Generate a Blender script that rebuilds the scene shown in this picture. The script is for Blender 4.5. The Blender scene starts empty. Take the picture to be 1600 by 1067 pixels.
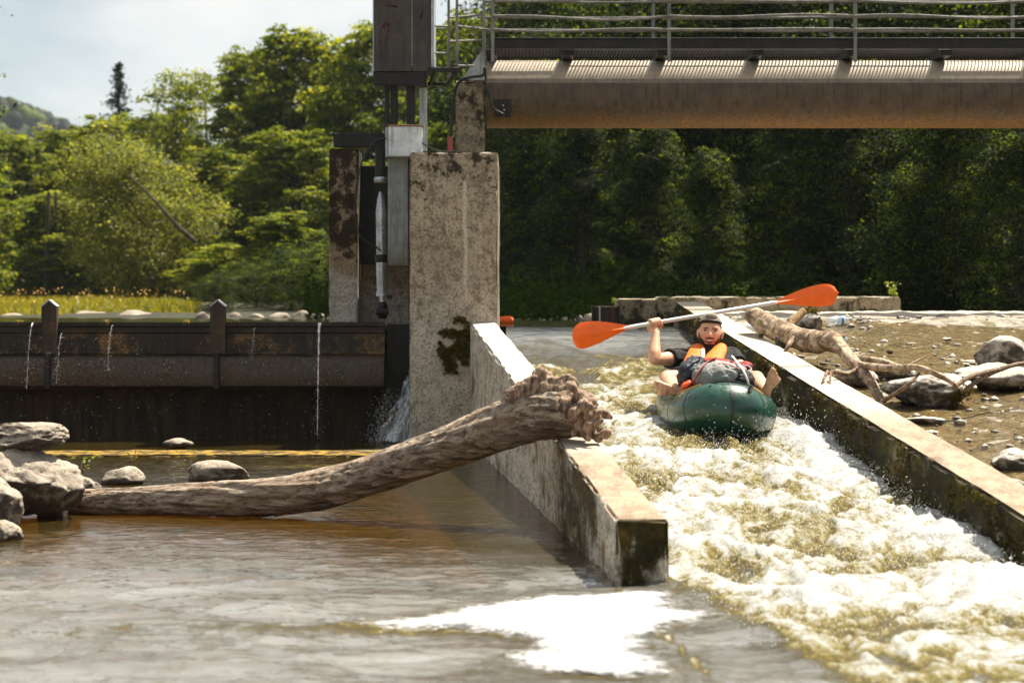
import bpy, bmesh, math, random
import numpy as np
from mathutils import Vector, Matrix, Euler

# ------------------------------------------------------------------ camera, sky, sun, exposure
sc = bpy.context.scene
COL = sc.collection
F = 3778.0      # focal length in photo pixels (85 mm on 36 mm, 1600 px wide)
YH = 470.0      # horizon row of the photograph
HC = 1.204      # camera height above the tail water (z = 0)
cam_d = bpy.data.cameras.new('camera')
cam = bpy.data.objects.new('camera', cam_d)
COL.objects.link(cam)
cam.location = (0, 0, HC)
cam.rotation_euler = (math.radians(90), 0, 0)
cam_d.lens = 85.0
cam_d.sensor_width = 36.0
cam_d.shift_y = (YH - 533.5) / 1600.0
cam_d.clip_start = 0.1
cam_d.clip_end = 5000
cam_d.dof.use_dof = True
cam_d.dof.focus_distance = 16.4
cam_d.dof.aperture_fstop = 3.8
sc.camera = cam

SUN = Vector((0.37, 0.335, 0.867)).normalized()
sun_el = math.asin(SUN.z)
sun_az = math.atan2(SUN.x, SUN.y)

world = bpy.data.worlds.new('World')
sc.world = world
world.use_nodes = True
wn = world.node_tree
wn.nodes.clear()
w_out = wn.nodes.new('ShaderNodeOutputWorld')
w_bg = wn.nodes.new('ShaderNodeBackground')
w_sky = wn.nodes.new('ShaderNodeTexSky')
w_sky.sky_type = 'NISHITA'
w_sky.sun_disc = False
w_sky.sun_elevation = sun_el
w_sky.sun_rotation = sun_az
w_sky.air_density = 1.0
w_sky.dust_density = 1.5
w_tc = wn.nodes.new('ShaderNodeTexCoord')
w_map = wn.nodes.new('ShaderNodeMapping')
w_map.inputs['Scale'].default_value = (1.0, 1.0, 2.2)
w_map.inputs['Location'].default_value = (1.4, 7.3, 0.5)
w_n = wn.nodes.new('ShaderNodeTexNoise')
w_n.inputs['Scale'].default_value = 9.0
w_n.inputs['Detail'].default_value = 8.0
w_n.inputs['Roughness'].default_value = 0.55
w_r = wn.nodes.new('ShaderNodeValToRGB')
w_r.color_ramp.elements[0].position = 0.36
w_r.color_ramp.elements[0].color = (6.9, 7.5, 7.7, 1)
w_r.color_ramp.elements[1].position = 0.64
w_r.color_ramp.elements[1].color = (9.0, 8.9, 8.6, 1)
w_n2 = wn.nodes.new('ShaderNodeTexNoise')
w_n2.inputs['Scale'].default_value = 4.0
w_n2.inputs['Detail'].default_value = 5.0
w_r2 = wn.nodes.new('ShaderNodeValToRGB')
w_r2.color_ramp.elements[0].position = 0.37
w_r2.color_ramp.elements[0].color = (0.0, 0.0, 0.0, 1)
w_r2.color_ramp.elements[1].position = 0.52
w_r2.color_ramp.elements[1].color = (0.95, 0.95, 0.95, 1)
w_mix = wn.nodes.new('ShaderNodeMix')
w_mix.data_type = 'RGBA'
L = wn.links.new
L(w_tc.outputs['Generated'], w_map.inputs['Vector'])
L(w_map.outputs['Vector'], w_n.inputs['Vector'])
L(w_map.outputs['Vector'], w_n2.inputs['Vector'])
L(w_n.outputs['Fac'], w_r.inputs['Fac'])
L(w_n2.outputs['Fac'], w_r2.inputs['Fac'])
L(w_r2.outputs['Color'], w_mix.inputs['Factor'])
L(w_sky.outputs['Color'], w_mix.inputs['A'])
L(w_r.outputs['Color'], w_mix.inputs['B'])
L(w_mix.outputs['Result'], w_bg.inputs['Color'])
w_bg.inputs['Strength'].default_value = 0.043
L(w_bg.outputs['Background'], w_out.inputs['Surface'])

sun_d = bpy.data.lights.new('sun', 'SUN')
sun_d.energy = 5.0
sun_d.angle = math.radians(0.55)
sun_d.color = (1.0, 0.92, 0.79)
sun_o = bpy.data.objects.new('sun', sun_d)
COL.objects.link(sun_o)
sun_o.rotation_euler = SUN.to_track_quat('Z', 'Y').to_euler()
sun_o.location = (10, 10, 40)

sc.view_settings.view_transform = 'Standard'
sc.view_settings.look = 'None'
sc.view_settings.exposure = 1.35
sc.view_settings.gamma = 1.0
sc.view_settings.use_curve_mapping = False
sc.cycles.max_bounces = 8
sc.cycles.diffuse_bounces = 3
sc.cycles.glossy_bounces = 3
sc.cycles.transparent_max_bounces = 10
sc.cycles.transmission_bounces = 4
sc.cycles.caustics_reflective = False
sc.cycles.caustics_refractive = False
sc.cycles.sample_clamp_indirect = 6.0

# ------------------------------------------------------------------ helpers
R = np.random.default_rng(7)
random.seed(11)

def P(x, y, Y):
    """photo pixel + distance -> world point"""
    return Vector(((x - 800.0) / F * Y, Y, HC - (y - YH) / F * Y))

_perm = np.random.default_rng(3).permutation(256).astype(np.int64)
_perm = np.concatenate([_perm, _perm, _perm])
_g3 = np.random.default_rng(4).normal(size=(256, 3))
_g3 /= np.linalg.norm(_g3, axis=1)[:, None]

def perlin(p):
    p = np.asarray(p, dtype=np.float64)
    i = np.floor(p).astype(np.int64)
    f = p - i
    i &= 255
    u = f * f * f * (f * (f * 6 - 15) + 10)
    res = 0
    for dx in (0, 1):
        wx = u[..., 0] if dx else 1 - u[..., 0]
        for dy in (0, 1):
            wy = u[..., 1] if dy else 1 - u[..., 1]
            for dz in (0, 1):
                wz = u[..., 2] if dz else 1 - u[..., 2]
                h = _perm[_perm[_perm[(i[..., 0] + dx) & 255] + ((i[..., 1] + dy) & 255)] + ((i[..., 2] + dz) & 255)]
                g = _g3[h]
                d = g[..., 0] * (f[..., 0] - dx) + g[..., 1] * (f[..., 1] - dy) + g[..., 2] * (f[..., 2] - dz)
                res = res + wx * wy * wz * d
    return res * 1.5

def fbm(p, oct=4, gain=0.5, lac=2.03):
    p = np.asarray(p, dtype=np.float64)
    a, s, r = 1.0, 0.0, 0.0
    for k in range(oct):
        r = r + a * perlin(p + 17.3 * k)
        s += a
        a *= gain
        p = p * lac
    return r / s

def sstep(a, b, x):
    t = np.clip((x - a) / (b - a), 0, 1)
    return t * t * (3 - 2 * t)

def mesh_np(name, V, Fc, smooth=True, attrs=None):
    """Fc: (M,3) or (M,4) int array, or list of such"""
    me = bpy.data.meshes.new(name)
    V = np.asarray(V, dtype=np.float32).reshape(-1, 3)
    if not (isinstance(Fc, list) and isinstance(Fc[0], np.ndarray)):
        Fc = [np.asarray(Fc)]
    Fc = [np.asarray(f, dtype=np.int32) for f in Fc if len(f)]
    nl = sum(f.size for f in Fc)
    npoly = sum(len(f) for f in Fc)
    me.vertices.add(len(V))
    me.vertices.foreach_set('co', V.ravel())
    me.loops.add(nl)
    me.loops.foreach_set('vertex_index', np.concatenate([f.ravel() for f in Fc]))
    me.polygons.add(npoly)
    sizes = np.concatenate([np.full(len(f), f.shape[1], dtype=np.int32) for f in Fc])
    starts = np.concatenate([[0], np.cumsum(sizes)[:-1]]).astype(np.int32)
    me.polygons.foreach_set('loop_start', starts)
    me.polygons.foreach_set('use_smooth', np.full(npoly, bool(smooth)))
    if attrs:
        for k, a in attrs.items():
            at = me.attributes.new(k, 'FLOAT', 'POINT')
            at.data.foreach_set('value', np.asarray(a, dtype=np.float32))
    me.update(calc_edges=True)
    me.validate()
    return me

def tag(o, label=None, cat=None, group=None, kind=None):
    if label: o['label'] = label
    if cat: o['category'] = cat
    if group: o['group'] = group
    if kind: o['kind'] = kind
    return o

def link(name, me, mat=None, parent=None, sharp=None):
    o = bpy.data.objects.new(name, me)
    COL.objects.link(o)
    if mat is not None and len(me.materials) == 0:
        me.materials.append(mat)
    if parent is not None:
        o.parent = parent
    if sharp is not None:
        me.set_sharp_from_angle(angle=math.radians(sharp))
    return o

def empty(name, loc=(0, 0, 0), rot=(0, 0, 0)):
    o = bpy.data.objects.new(name, None)
    o.location = loc
    o.rotation_euler = rot
    o.empty_display_size = 0.2
    COL.objects.link(o)
    return o

class MB:
    """collects shapes into one mesh"""
    def __init__(s):
        s.v = []; s.q = []; s.t = []; s.n = 0
    def add(s, V, Fq=None, Ft=None):
        V = np.asarray(V, dtype=np.float64).reshape(-1, 3)
        if Fq is not None and len(Fq): s.q.append(np.asarray(Fq) + s.n)
        if Ft is not None and len(Ft): s.t.append(np.asarray(Ft) + s.n)
        s.v.append(V); s.n += len(V)
        return s
    def box(s, c, d, rot=None, bev=0.0):
        """centre, full dims; chamfered box"""
        c = np.array(c, float); d = np.array(d, float) / 2
        b = min(bev, d.min() * 0.45)
        if b <= 0:
            V = np.array([[x, y, z] for x in (-1, 1) for y in (-1, 1) for z in (-1, 1)], float) * d
            Fq = [[0, 1, 3, 2], [4, 6, 7, 5], [0, 4, 5, 1], [2, 3, 7, 6], [0, 2, 6, 4], [1, 5, 7, 3]]
            Ft = None
        else:
            V = []; idx = {}
            for a in range(3):
                for sg in (-1, 1):
                    for p in (-1, 1):
                        for q in (-1, 1):
                            co = [0, 0, 0]
                            o1, o2 = [k for k in range(3) if k != a]
                            co[a] = sg * d[a]; co[o1] = p * (d[o1] - b); co[o2] = q * (d[o2] - b)
                            sgn = [0, 0, 0]; sgn[a] = sg; sgn[o1] = p; sgn[o2] = q
                            idx[(a, tuple(sgn))] = len(V); V.append(co)
            Fq = []; Ft = []
            for a in range(3):
                o1, o2 = [k for k in range(3) if k != a]
                for sg in (-1, 1):
                    r = []
                    for p, q in ((-1, -1), (1, -1), (1, 1), (-1, 1)):
                        k = [0, 0, 0]; k[a] = sg; k[o1] = p; k[o2] = q
                        r.append(idx[(a, tuple(k))])
                    flip = (sg > 0) == (a == 1)
                    Fq.append(r[::-1] if flip else r)
            for a in range(3):
                o1, o2 = [k for k in range(3) if k != a]
                for p in (-1, 1):
                    for q in (-1, 1):
                        ks = []
                        for sg in (-1, 1):
                            k = [0, 0, 0]; k[a] = sg; k[o1] = p; k[o2] = q
                            ks.append(tuple(k))
                        Fq.append([idx[(o1, ks[0])], idx[(o1, ks[1])], idx[(o2, ks[1])], idx[(o2, ks[0])]])
            for sx in (-1, 1):
                for sy in (-1, 1):
                    for sz in (-1, 1):
                        k = (sx, sy, sz)
                        Ft.append([idx[(0, k)], idx[(1, k)], idx[(2, k)]])
            V = np.array(V)
        if rot is not None:
            m = np.array(Euler(rot).to_matrix())
            V = V @ m.T
        return s.add(V + c, Fq, Ft)
    def tube(s, pts, rad, n=10, caps=True, flat=None, noise=None):
        """swept round section; flat=(a,b) section scale with 'up' along z"""
        pts = np.array([list(p) for p in pts], float)
        m = len(pts)
        rad = np.full(m, rad, float) if np.isscalar(rad) else np.array(rad, float)
        T = np.gradient(pts, axis=0)
        T /= np.linalg.norm(T, axis=1)[:, None] + 1e-12
        up = np.array([0, 0, 1.0]) if abs(T[0, 2]) < 0.9 else np.array([1.0, 0, 0])
        A = np.cross(T[0], up); A /= np.linalg.norm(A)
        V = []
        ang = np.arange(n) / n * 2 * np.pi
        for i in range(m):
            A = A - T[i] * A.dot(T[i]); A /= np.linalg.norm(A) + 1e-12
            B = np.cross(A, T[i])
            fa, fb = flat if flat else (1, 1)
            V.append(pts[i] + rad[i] * (np.cos(ang)[:, None] * A * fa + np.sin(ang)[:, None] * B * fb))
        V = np.concatenate(V)
        i, j = np.meshgrid(np.arange(m - 1), np.arange(n), indexing='ij')
        a = i * n + j; b = i * n + (j + 1) % n
        Fq = np.stack([a, b, b + n, a + n], -1).reshape(-1, 4)
        Ft = None
        if caps:
            V = np.concatenate([V, pts[:1], pts[-1:]])
            c0 = m * n; c1 = c0 + 1
            jj = np.arange(n)
            Ft = np.concatenate([np.stack([np.full(n, c0), (jj + 1) % n, jj], -1),
                                 np.stack([np.full(n, c1), (m - 1) * n + jj, (m - 1) * n + (jj + 1) % n], -1)])
        return s.add(V, Fq[:, ::-1], Ft[:, ::-1] if Ft is not None else None)
    def ball(s, c, r, nu=16, nv=10, rot=None):
        c = np.array(c, float)
        r = np.array([r] * 3 if np.isscalar(r) else r, float)
        V = [[0, 0, 1]]
        for i in range(1, nv):
            th = math.pi * i / nv
            for j in range(nu):
                ph = 2 * math.pi * j / nu
                V.append([math.sin(th) * math.cos(ph), math.sin(th) * math.sin(ph), math.cos(th)])
        V.append([0, 0, -1])
        V = np.array(V) * r
        if rot is not None:
            V = V @ np.array(Euler(rot).to_matrix()).T
        Fq = []; Ft = []
        for i in range(nv - 2):
            for j in range(nu):
                a = 1 + i * nu + j; b = 1 + i * nu + (j + 1) % nu
                Fq.append([a, a + nu, b + nu, b])
        e = len(V) - 1
        for j in range(nu):
            Ft.append([0, 1 + j, 1 + (j + 1) % nu])
            Ft.append([e, 1 + (nv - 2) * nu + (j + 1) % nu, 1 + (nv - 2) * nu + j])
        return s.add(V + c, Fq, Ft)
    def prism(s, poly, a, b):
        """poly: list of 3D pts (one cap); extruded by vector b-a"""
        V0 = np.array([list(p) for p in poly], float)
        off = np.array(b, float) - np.array(a, float)
        n = len(V0)
        V = np.concatenate([V0, V0 + off])
        Fq = [[i, (i + 1) % n, n + (i + 1) % n, n + i] for i in range(n)]
        Ft = [[0, i + 1, i] for i in range(1, n - 1)] + [[n, n + i, n + i + 1] for i in range(1, n - 1)]
        return s.add(V, Fq, Ft)
    def mesh(s, name, smooth=True, attrs=None):
        V = np.concatenate(s.v)
        fs = []
        if s.q: fs.append(np.concatenate(s.q))
        if s.t: fs.append(np.concatenate(s.t))
        return mesh_np(name, V, fs, smooth, attrs)
    def build(s, name, mat, parent=None, sharp=35, fixn=False, smooth=True):
        me = s.mesh(name, smooth)
        if fixn:
            bm = bmesh.new(); bm.from_mesh(me)
            bmesh.ops.recalc_face_normals(bm, faces=bm.faces)
            bm.to_mesh(me); bm.free()
        return link(name, me, mat, parent, sharp)

def spline(pts, n):
    """Catmull-Rom through pts (k,d) -> (n,d)"""
    pts = np.array([list(p) for p in pts], float)
    ext = np.concatenate([2 * pts[:1] - pts[1:2], pts, 2 * pts[-1:] - pts[-2:-1]])
    k = len(pts)
    t = np.linspace(0, k - 1 - 1e-9, n)
    i = np.floor(t).astype(int); f = (t - i)[:, None]
    p0, p1, p2, p3 = ext[i], ext[i + 1], ext[i + 2], ext[i + 3]
    return 0.5 * (2 * p1 + (p2 - p0) * f + (2 * p0 - 5 * p1 + 4 * p2 - p3) * f ** 2 + (3 * p1 - p0 - 3 * p2 + p3) * f ** 3)

def hexa(name, c8, cell, mat, parent=None, chip=0.012, rough=0.004, seed=0, sharp=40, fr=9.0, ys=1.0):
    """weathered solid from 8 corners (bottom x0y0,x1y0,x1y1,x0y1 then top), with chipped edges"""
    c8 = np.array([list(p) for p in c8], float)
    l = [np.linalg.norm(c8[1] - c8[0]), np.linalg.norm(c8[3] - c8[0]), np.linalg.norm(c8[4] - c8[0])]
    n = [max(2, int(round(k / cell))) for k in l]
    idx = {}; pr = []; Fq = []
    def vid(i, j, k):
        key = (i, j, k)
        if key not in idx:
            idx[key] = len(pr); pr.append(key)
        return idx[key]
    for ax in range(3):
        o1, o2 = [(1, 2), (2, 0), (0, 1)][ax]
        for side in (0, n[ax]):
            for a in range(n[o1]):
                for b in range(n[o2]):
                    q = []
                    for da, db in ((0, 0), (1, 0), (1, 1), (0, 1)):
                        k = [0, 0, 0]; k[ax] = side; k[o1] = a + da; k[o2] = b + db
                        q.append(vid(*k))
                    Fq.append(q if side else q[::-1])
    pr = np.array(pr, float)
    u = pr / np.array(n)
    # rows next to an edge sit close to it so that the arris stays narrow
    for a in range(3):
        e = 0.014 / l[a]
        col = pr[:, a]
        u[:, a] = np.where(col == 1, np.minimum(u[:, a], e), u[:, a])
        u[:, a] = np.where(col == n[a] - 1, np.maximum(u[:, a], 1 - e), u[:, a])
    w = [(1 - u[:, 0]), u[:, 0]]; h = [(1 - u[:, 1]), u[:, 1]]; d = [(1 - u[:, 2]), u[:, 2]]
    sgn = {0: (0, 0, 0), 1: (1, 0, 0), 2: (1, 1, 0), 3: (0, 1, 0), 4: (0, 0, 1), 5: (1, 0, 1), 6: (1, 1, 1), 7: (0, 1, 1)}
    V = sum((w[s_[0]] * h[s_[1]] * d[s_[2]])[:, None] * c8[k] for k, s_ in sgn.items())
    ext = (pr == 0) | (pr == np.array(n))
    ne = ext.sum(1)
    cen = c8.mean(0)
    axes = np.array([(c8[1] - c8[0]) / l[0], (c8[3] - c8[0]) / l[1], (c8[4] - c8[0]) / l[2]])
    inw = np.zeros_like(V)
    for a in range(3):
        inw += np.where(pr[:, a] == 0, 1, np.where(pr[:, a] == n[a], -1, 0))[:, None] * axes[a]
    V0 = V * np.array([1, ys, 1])
    nz = fbm(V0 * fr + seed * 7.7, 3)
    nz2 = fbm(V0 * 3.1 + seed * 3.3 + 50, 3)
    amt = np.where(ne >= 2, chip * (0.35 + 1.6 * np.clip(nz * 1.6 + 0.2, 0, 1) + 2.2 * np.clip(nz2 * 2.2 - 0.55, 0, 1)), 0)
    V = V + inw * (amt + (rough * (nz * 0.6 + nz2)))[:, None]
    me = mesh_np(name, V, np.array(Fq))
    return link(name, me, mat, parent, sharp)

def fix_normals(me):
    bm = bmesh.new(); bm.from_mesh(me)
    bmesh.ops.recalc_face_normals(bm, faces=bm.faces)
    bm.to_mesh(me); bm.free()

_ico = {}
def ico(sub):
    if sub not in _ico:
        bm = bmesh.new()
        bmesh.ops.create_icosphere(bm, subdivisions=sub, radius=1)
        V = np.array([v.co[:] for v in bm.verts]); Fc = np.array([[v.index for v in f.verts] for f in bm.faces])
        bm.free(); _ico[sub] = (V, Fc)
    return _ico[sub]

def rock(name, c, dim, seed, mat, label=None, group=None, sub=4, planes=9, rough=0.05, rotz=0.0, parent=None, top=None):
    """boulder: sphere cut by random planes, then worn by noise"""
    g = np.random.default_rng(seed)
    V, Fc = ico(sub)
    V = V.copy()
    for k in range(planes):
        nrm = g.normal(size=3); nrm /= np.linalg.norm(nrm)
        d = g.uniform(0.55, 0.85)
        h = V @ nrm
        V = V - np.clip(h - d, 0, None)[:, None] * nrm * 0.92
    if top is not None:
        V[:, 2] = np.where(V[:, 2] > top, top + (V[:, 2] - top) * 0.2, V[:, 2])
    nz = fbm(V * 1.6 + seed, 3) * rough * 2.2 + fbm(V * 4 + seed, 4, 0.42) * rough * 0.8
    rid = np.abs(fbm(V * np.array([2.2, 2.2, 4.0]) + seed + 9, 3))
    nrmv = V / np.linalg.norm(V, axis=1)[:, None]
    V = V + nrmv * (nz - 0.08 * np.exp(-(rid / 0.05) ** 2) * rough / 0.07)[:, None]
    V = V * np.array(dim) / 2
    cz, sz = math.cos(rotz), math.sin(rotz)
    V = V @ np.array([[cz, sz, 0], [-sz, cz, 0], [0, 0, 1]])
    me = mesh_np(name, V, Fc)
    o = link(name, me, mat, parent, None)
    o.location = c
    if label: tag(o, label, 'rock', group)
    return o

# ------------------------------------------------------------------ materials
class NT:
    def __init__(s, name, rough=0.8):
        s.m = bpy.data.materials.new(name)
        s.m.use_nodes = True
        s.t = s.m.node_tree
        s.b = s.t.nodes['Principled BSDF']
        s.o = s.t.nodes['Material Output']
        s.b.inputs['Roughness'].default_value = rough
        s.b.inputs['Specular IOR Level'].default_value = 0.3
        s._geo = None
    def n(s, ty, **kw):
        nd = s.t.nodes.new(ty)
        for k, v in kw.items():
            setattr(nd, k, v)
        return nd
    def l(s, a, b):
        s.t.links.new(a, b)
    def setin(s, sock, v):
        if isinstance(v, bpy.types.NodeSocket): s.l(v, sock)
        else: sock.default_value = v
    def geo(s):
        if s._geo is None: s._geo = s.n('ShaderNodeNewGeometry')
        return s._geo
    def pos(s, scale=(1, 1, 1), obj=False, loc=(0, 0, 0)):
        src = s.n('ShaderNodeTexCoord').outputs['Object'] if obj else s.geo().outputs['Position']
        mp = s.n('ShaderNodeMapping')
        mp.inputs['Scale'].default_value = scale
        mp.inputs['Location'].default_value = loc
        s.l(src, mp.inputs['Vector'])
        return mp.outputs['Vector']
    def noise(s, vec, scale=5, detail=4, rough=0.55, dist=0.0):
        nd = s.n('ShaderNodeTexNoise')
        s.l(vec, nd.inputs['Vector'])
        nd.inputs['Scale'].default_value = scale
        nd.inputs['Detail'].default_value = detail
        nd.inputs['Roughness'].default_value = rough
        nd.inputs['Distortion'].default_value = dist
        return nd.outputs['Fac']
    def vor(s, vec, scale=5, feature='F1', out='Distance'):
        nd = s.n('ShaderNodeTexVoronoi', feature=feature)
        s.l(vec, nd.inputs['Vector'])
        nd.inputs['Scale'].default_value = scale
        return nd.outputs[out]
    def ramp(s, fac, stops, interp='LINEAR'):
        nd = s.n('ShaderNodeValToRGB')
        cr = nd.color_ramp
        cr.interpolation = interp
        while len(cr.elements) < len(stops): cr.elements.new(0.5)
        for e, (p, c) in zip(cr.elements, stops):
            e.position = p
            c = (c, c, c) if np.isscalar(c) else c
            e.color = (*c, 1)
        s.l(fac, nd.inputs['Fac'])
        return nd.outputs['Color']
    def mix(s, fac, a, b, blend='MIX'):
        nd = s.n('ShaderNodeMix', data_type='RGBA', blend_type=blend)
        s.setin(nd.inputs['Factor'], fac)
        for k, v in (('A', a), ('B', b)):
            if isinstance(v, bpy.types.NodeSocket): s.l(v, nd.inputs[k])
            else:
                v = (v, v, v) if np.isscalar(v) else v
                nd.inputs[k].default_value = (*v[:3], 1)
        return nd.outputs['Result']
    def math(s, op, a, b=0.0, c=0.0, clamp=False):
        nd = s.n('ShaderNodeMath', operation=op, use_clamp=clamp)
        s.setin(nd.inputs[0], a); s.setin(nd.inputs[1], b); s.setin(nd.inputs[2], c)
        return nd.outputs[0]
    def rng(s, v, a, b, c=0.0, d=1.0):
        nd = s.n('ShaderNodeMapRange', interpolation_type='SMOOTHSTEP')
        s.setin(nd.inputs['Value'], v)
        nd.inputs['From Min'].default_value = a; nd.inputs['From Max'].default_value = b
        nd.inputs['To Min'].default_value = c; nd.inputs['To Max'].default_value = d
        return nd.outputs['Result']
    def xyz(s, v):
        nd = s.n('ShaderNodeSeparateXYZ'); s.l(v, nd.inputs[0]); return nd.outputs
    def attr(s, name):
        nd = s.n('ShaderNodeAttribute', attribute_name=name); return nd.outputs['Fac']
    def bump(s, h, strength=0.5, dist=0.01, normal=None):
        nd = s.n('ShaderNodeBump')
        s.l(h, nd.inputs['Height'])
        nd.inputs['Strength'].default_value = strength
        nd.inputs['Distance'].default_value = dist
        if normal is not None: s.l(normal, nd.inputs['Normal'])
        return nd.outputs['Normal']
    def color(s, c): s.setin(s.b.inputs['Base Color'], c if isinstance(c, bpy.types.NodeSocket) else (*c, 1)); return s
    def normal(s, nn): s.l(nn, s.b.inputs['Normal']); return s

def simple(name, col, rough=0.6, metal=0.0, var=0.25, scale=14, spec=0.4, obj=False, bump=0.15, dark=None):
    t = NT(name, rough)
    v = t.pos(obj=obj)
    n1 = t.noise(v, scale, 6, 0.6)
    n2 = t.noise(v, scale * 5, 3, 0.6)
    d = dark if dark else tuple(c * (1 - var) for c in col)
    c = t.mix(t.rng(n1, 0.35, 0.68), d, tuple(min(1, k * (1 + var * 0.4)) for k in col))
    t.color(c)
    t.b.inputs['Metallic'].default_value = metal
    t.b.inputs['Specular IOR Level'].default_value = spec
    t.setin(t.b.inputs['Roughness'], t.rng(n2, 0.3, 0.7, max(0.05, rough - 0.1), min(1, rough + 0.12)))
    t.normal(t.bump(n2, bump, 0.004))
    return t.m

def concrete(name, base=(0.36, 0.30, 0.22), dark=(0.16, 0.12, 0.085), lichen_lo=0.0, lichen_hi=0.35, zr=(1.2, 2.4),
             pale=None, palez=(0.9, 1.35), top=None, moss=None, moss_amt=0.0, moss_dir=None, ochre=0.0, nearcol=None, nearY=None,
             pits=0.7, lcol=(0.03, 0.024, 0.015), streak=0.3, topnear=None, patch=None, ys=1.0, wash=None):
    t = NT(name, 0.92)
    t.b.inputs['Specular IOR Level'].default_value = 0.15
    p = t.pos((1, ys, 1))
    px = t.xyz(t.pos())
    big = t.noise(p, 2.3, 5, 0.6)
    mid = t.noise(p, 11, 6, 0.65)
    fine = t.noise(p, 48, 5, 0.75)
    grain = t.noise(p, 230, 2, 0.6)
    c = t.mix(t.rng(big, 0.3, 0.7), tuple(k * 0.8 for k in base), tuple(min(1, k * 1.15) for k in base))
    c = t.mix(t.math('MULTIPLY', t.rng(mid, 0.46, 0.62), 0.75), c, dark)
    # vertical wash streaks
    sv = t.noise(t.pos((4, 4 * ys, 0.8)), 2.2, 6, 0.66, 0.5)
    c = t.mix(t.math('MULTIPLY', t.rng(sv, 0.56, 0.75), streak), c, tuple(min(1, k * 1.5) for k in base))
    c = t.mix(t.math('MULTIPLY', t.rng(sv, 0.46, 0.28), streak * 1.2), c, tuple(k * 0.8 for k in dark))
    if pale:
        zf = t.rng(t.math('ADD', px[2], t.math('MULTIPLY', t.math('SUBTRACT', big, 0.5), 0.9)), palez[0], palez[1], 1, 0)
        pc = t.mix(t.rng(mid, 0.35, 0.7), pale, tuple(k * 0.62 for k in pale))
        c = t.mix(t.math('MULTIPLY', zf, 0.9), c, pc)
    c = t.mix(t.math('MULTIPLY', t.rng(fine, 0.50, 0.60), pits), c, tuple(k * 0.35 for k in dark))
    c = t.mix(t.math('MULTIPLY', t.rng(grain, 0.55, 0.7), 0.35), c, tuple(min(1, k * 1.55) for k in base))
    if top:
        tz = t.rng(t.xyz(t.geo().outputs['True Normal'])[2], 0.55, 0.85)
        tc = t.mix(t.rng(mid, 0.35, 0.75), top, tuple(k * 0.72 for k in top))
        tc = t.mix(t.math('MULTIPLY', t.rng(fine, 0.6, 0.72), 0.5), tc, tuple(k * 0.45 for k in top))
        if topnear:
            nf = t.rng(t.math('ADD', px[1], t.math('MULTIPLY', t.math('SUBTRACT', big, 0.5), 2.0)), nearY[0], nearY[1], 1, 0)
            tn = t.mix(t.rng(mid, 0.35, 0.7), topnear, tuple(k * 0.55 for k in topnear))
            tn = t.mix(t.math('MULTIPLY', t.rng(t.vor(p, 75), 0.25, 0.1), 0.75), tn, (0.13, 0.11, 0.09))
            tn = t.mix(t.math('MULTIPLY', t.rng(t.vor(t.pos((1, ys, 1), loc=(3, 3, 3)), 42), 0.22, 0.08), 0.6), tn, (0.50, 0.42, 0.34))
            tn = t.mix(t.math('MULTIPLY', t.rng(fine, 0.42, 0.36), 0.6), tn, (0.55, 0.47, 0.38))
            tc = t.mix(nf, tc, tn)
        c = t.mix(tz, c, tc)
    if wash is not None:   # lime run below a joint
        wx_ = t.math('ABSOLUTE', t.math('SUBTRACT', t.math('ADD', px[0], t.math('MULTIPLY', t.math('SUBTRACT', big, 0.5), 0.06)), wash))
        wf_ = t.math('MULTIPLY', t.rng(wx_, 0.004, 0.028, 1, 0), t.math('MULTIPLY', t.rng(px[2], 1.1, 1.5), t.rng(px[2], 2.4, 2.1)))
        c = t.mix(t.math('MULTIPLY', wf_, t.rng(fine, 0.35, 0.6, 0.9, 0.4)), c, (0.66, 0.60, 0.50))
    # dark lichen blotches growing denser with height
    lv = t.noise(t.pos((1, ys, 0.8), loc=(3, 1, 2)), 9, 7, 0.68)
    amt = t.rng(px[2], zr[0], zr[1], lichen_lo, lichen_hi)
    lf = t.rng(t.math('ADD', lv, t.math('SUBTRACT', amt, 0.5)), 0.42, 0.52)
    c = t.mix(t.math('MULTIPLY', lf, 0.93), c, lcol)
    if patch:
        pv = t.noise(t.pos((1.2, 1.2 * ys, 0.7), loc=(2, 5, 8)), 5, 6, 0.7)
        yy = t.math('ADD', px[1], t.math('MULTIPLY', t.math('SUBTRACT', pv, 0.5), 1.6))
        win = t.math('MULTIPLY', t.rng(yy, patch[0] - 0.12, patch[0] + 0.12), t.rng(yy, patch[1] + 0.12, patch[1] - 0.12))
        sx_ = t.rng(t.xyz(t.geo().outputs['True Normal'])[0], -0.5, -0.8)
        c = t.mix(t.math('MULTIPLY', t.math('MULTIPLY', win, sx_), t.rng(pv, 0.36, 0.52, 0.35, 0.95)), c, t.ramp(t.noise(p, 18, 5, 0.7), [(0.38, (0.016, 0.013, 0.005)), (0.52, (0.055, 0.042, 0.010)), (0.66, (0.17, 0.10, 0.02))]))
    mh = None
    if moss:
        mv = t.noise(t.pos((1, ys, 0.55), loc=(7, 2, 5)), 5.5, 7, 0.66)
        if moss_dir:
            nx = t.n('ShaderNodeVectorMath', operation='DOT_PRODUCT')
            t.l(t.geo().outputs['True Normal'], nx.inputs[0]); nx.inputs[1].default_value = moss_dir
            md = t.rng(nx.outputs['Value'], 0.25, 0.8)
        else:
            md = 1.0
        mf = t.math('MULTIPLY', t.rng(t.math('ADD', mv, moss_amt - 0.5), 0.40, 0.55), md)
        my = t.math('ADD', t.math('MULTIPLY', t.noise(p, 6, 5, 0.7), 0.6), t.math('MULTIPLY', t.noise(p, 28, 4, 0.7), 0.4))
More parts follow.
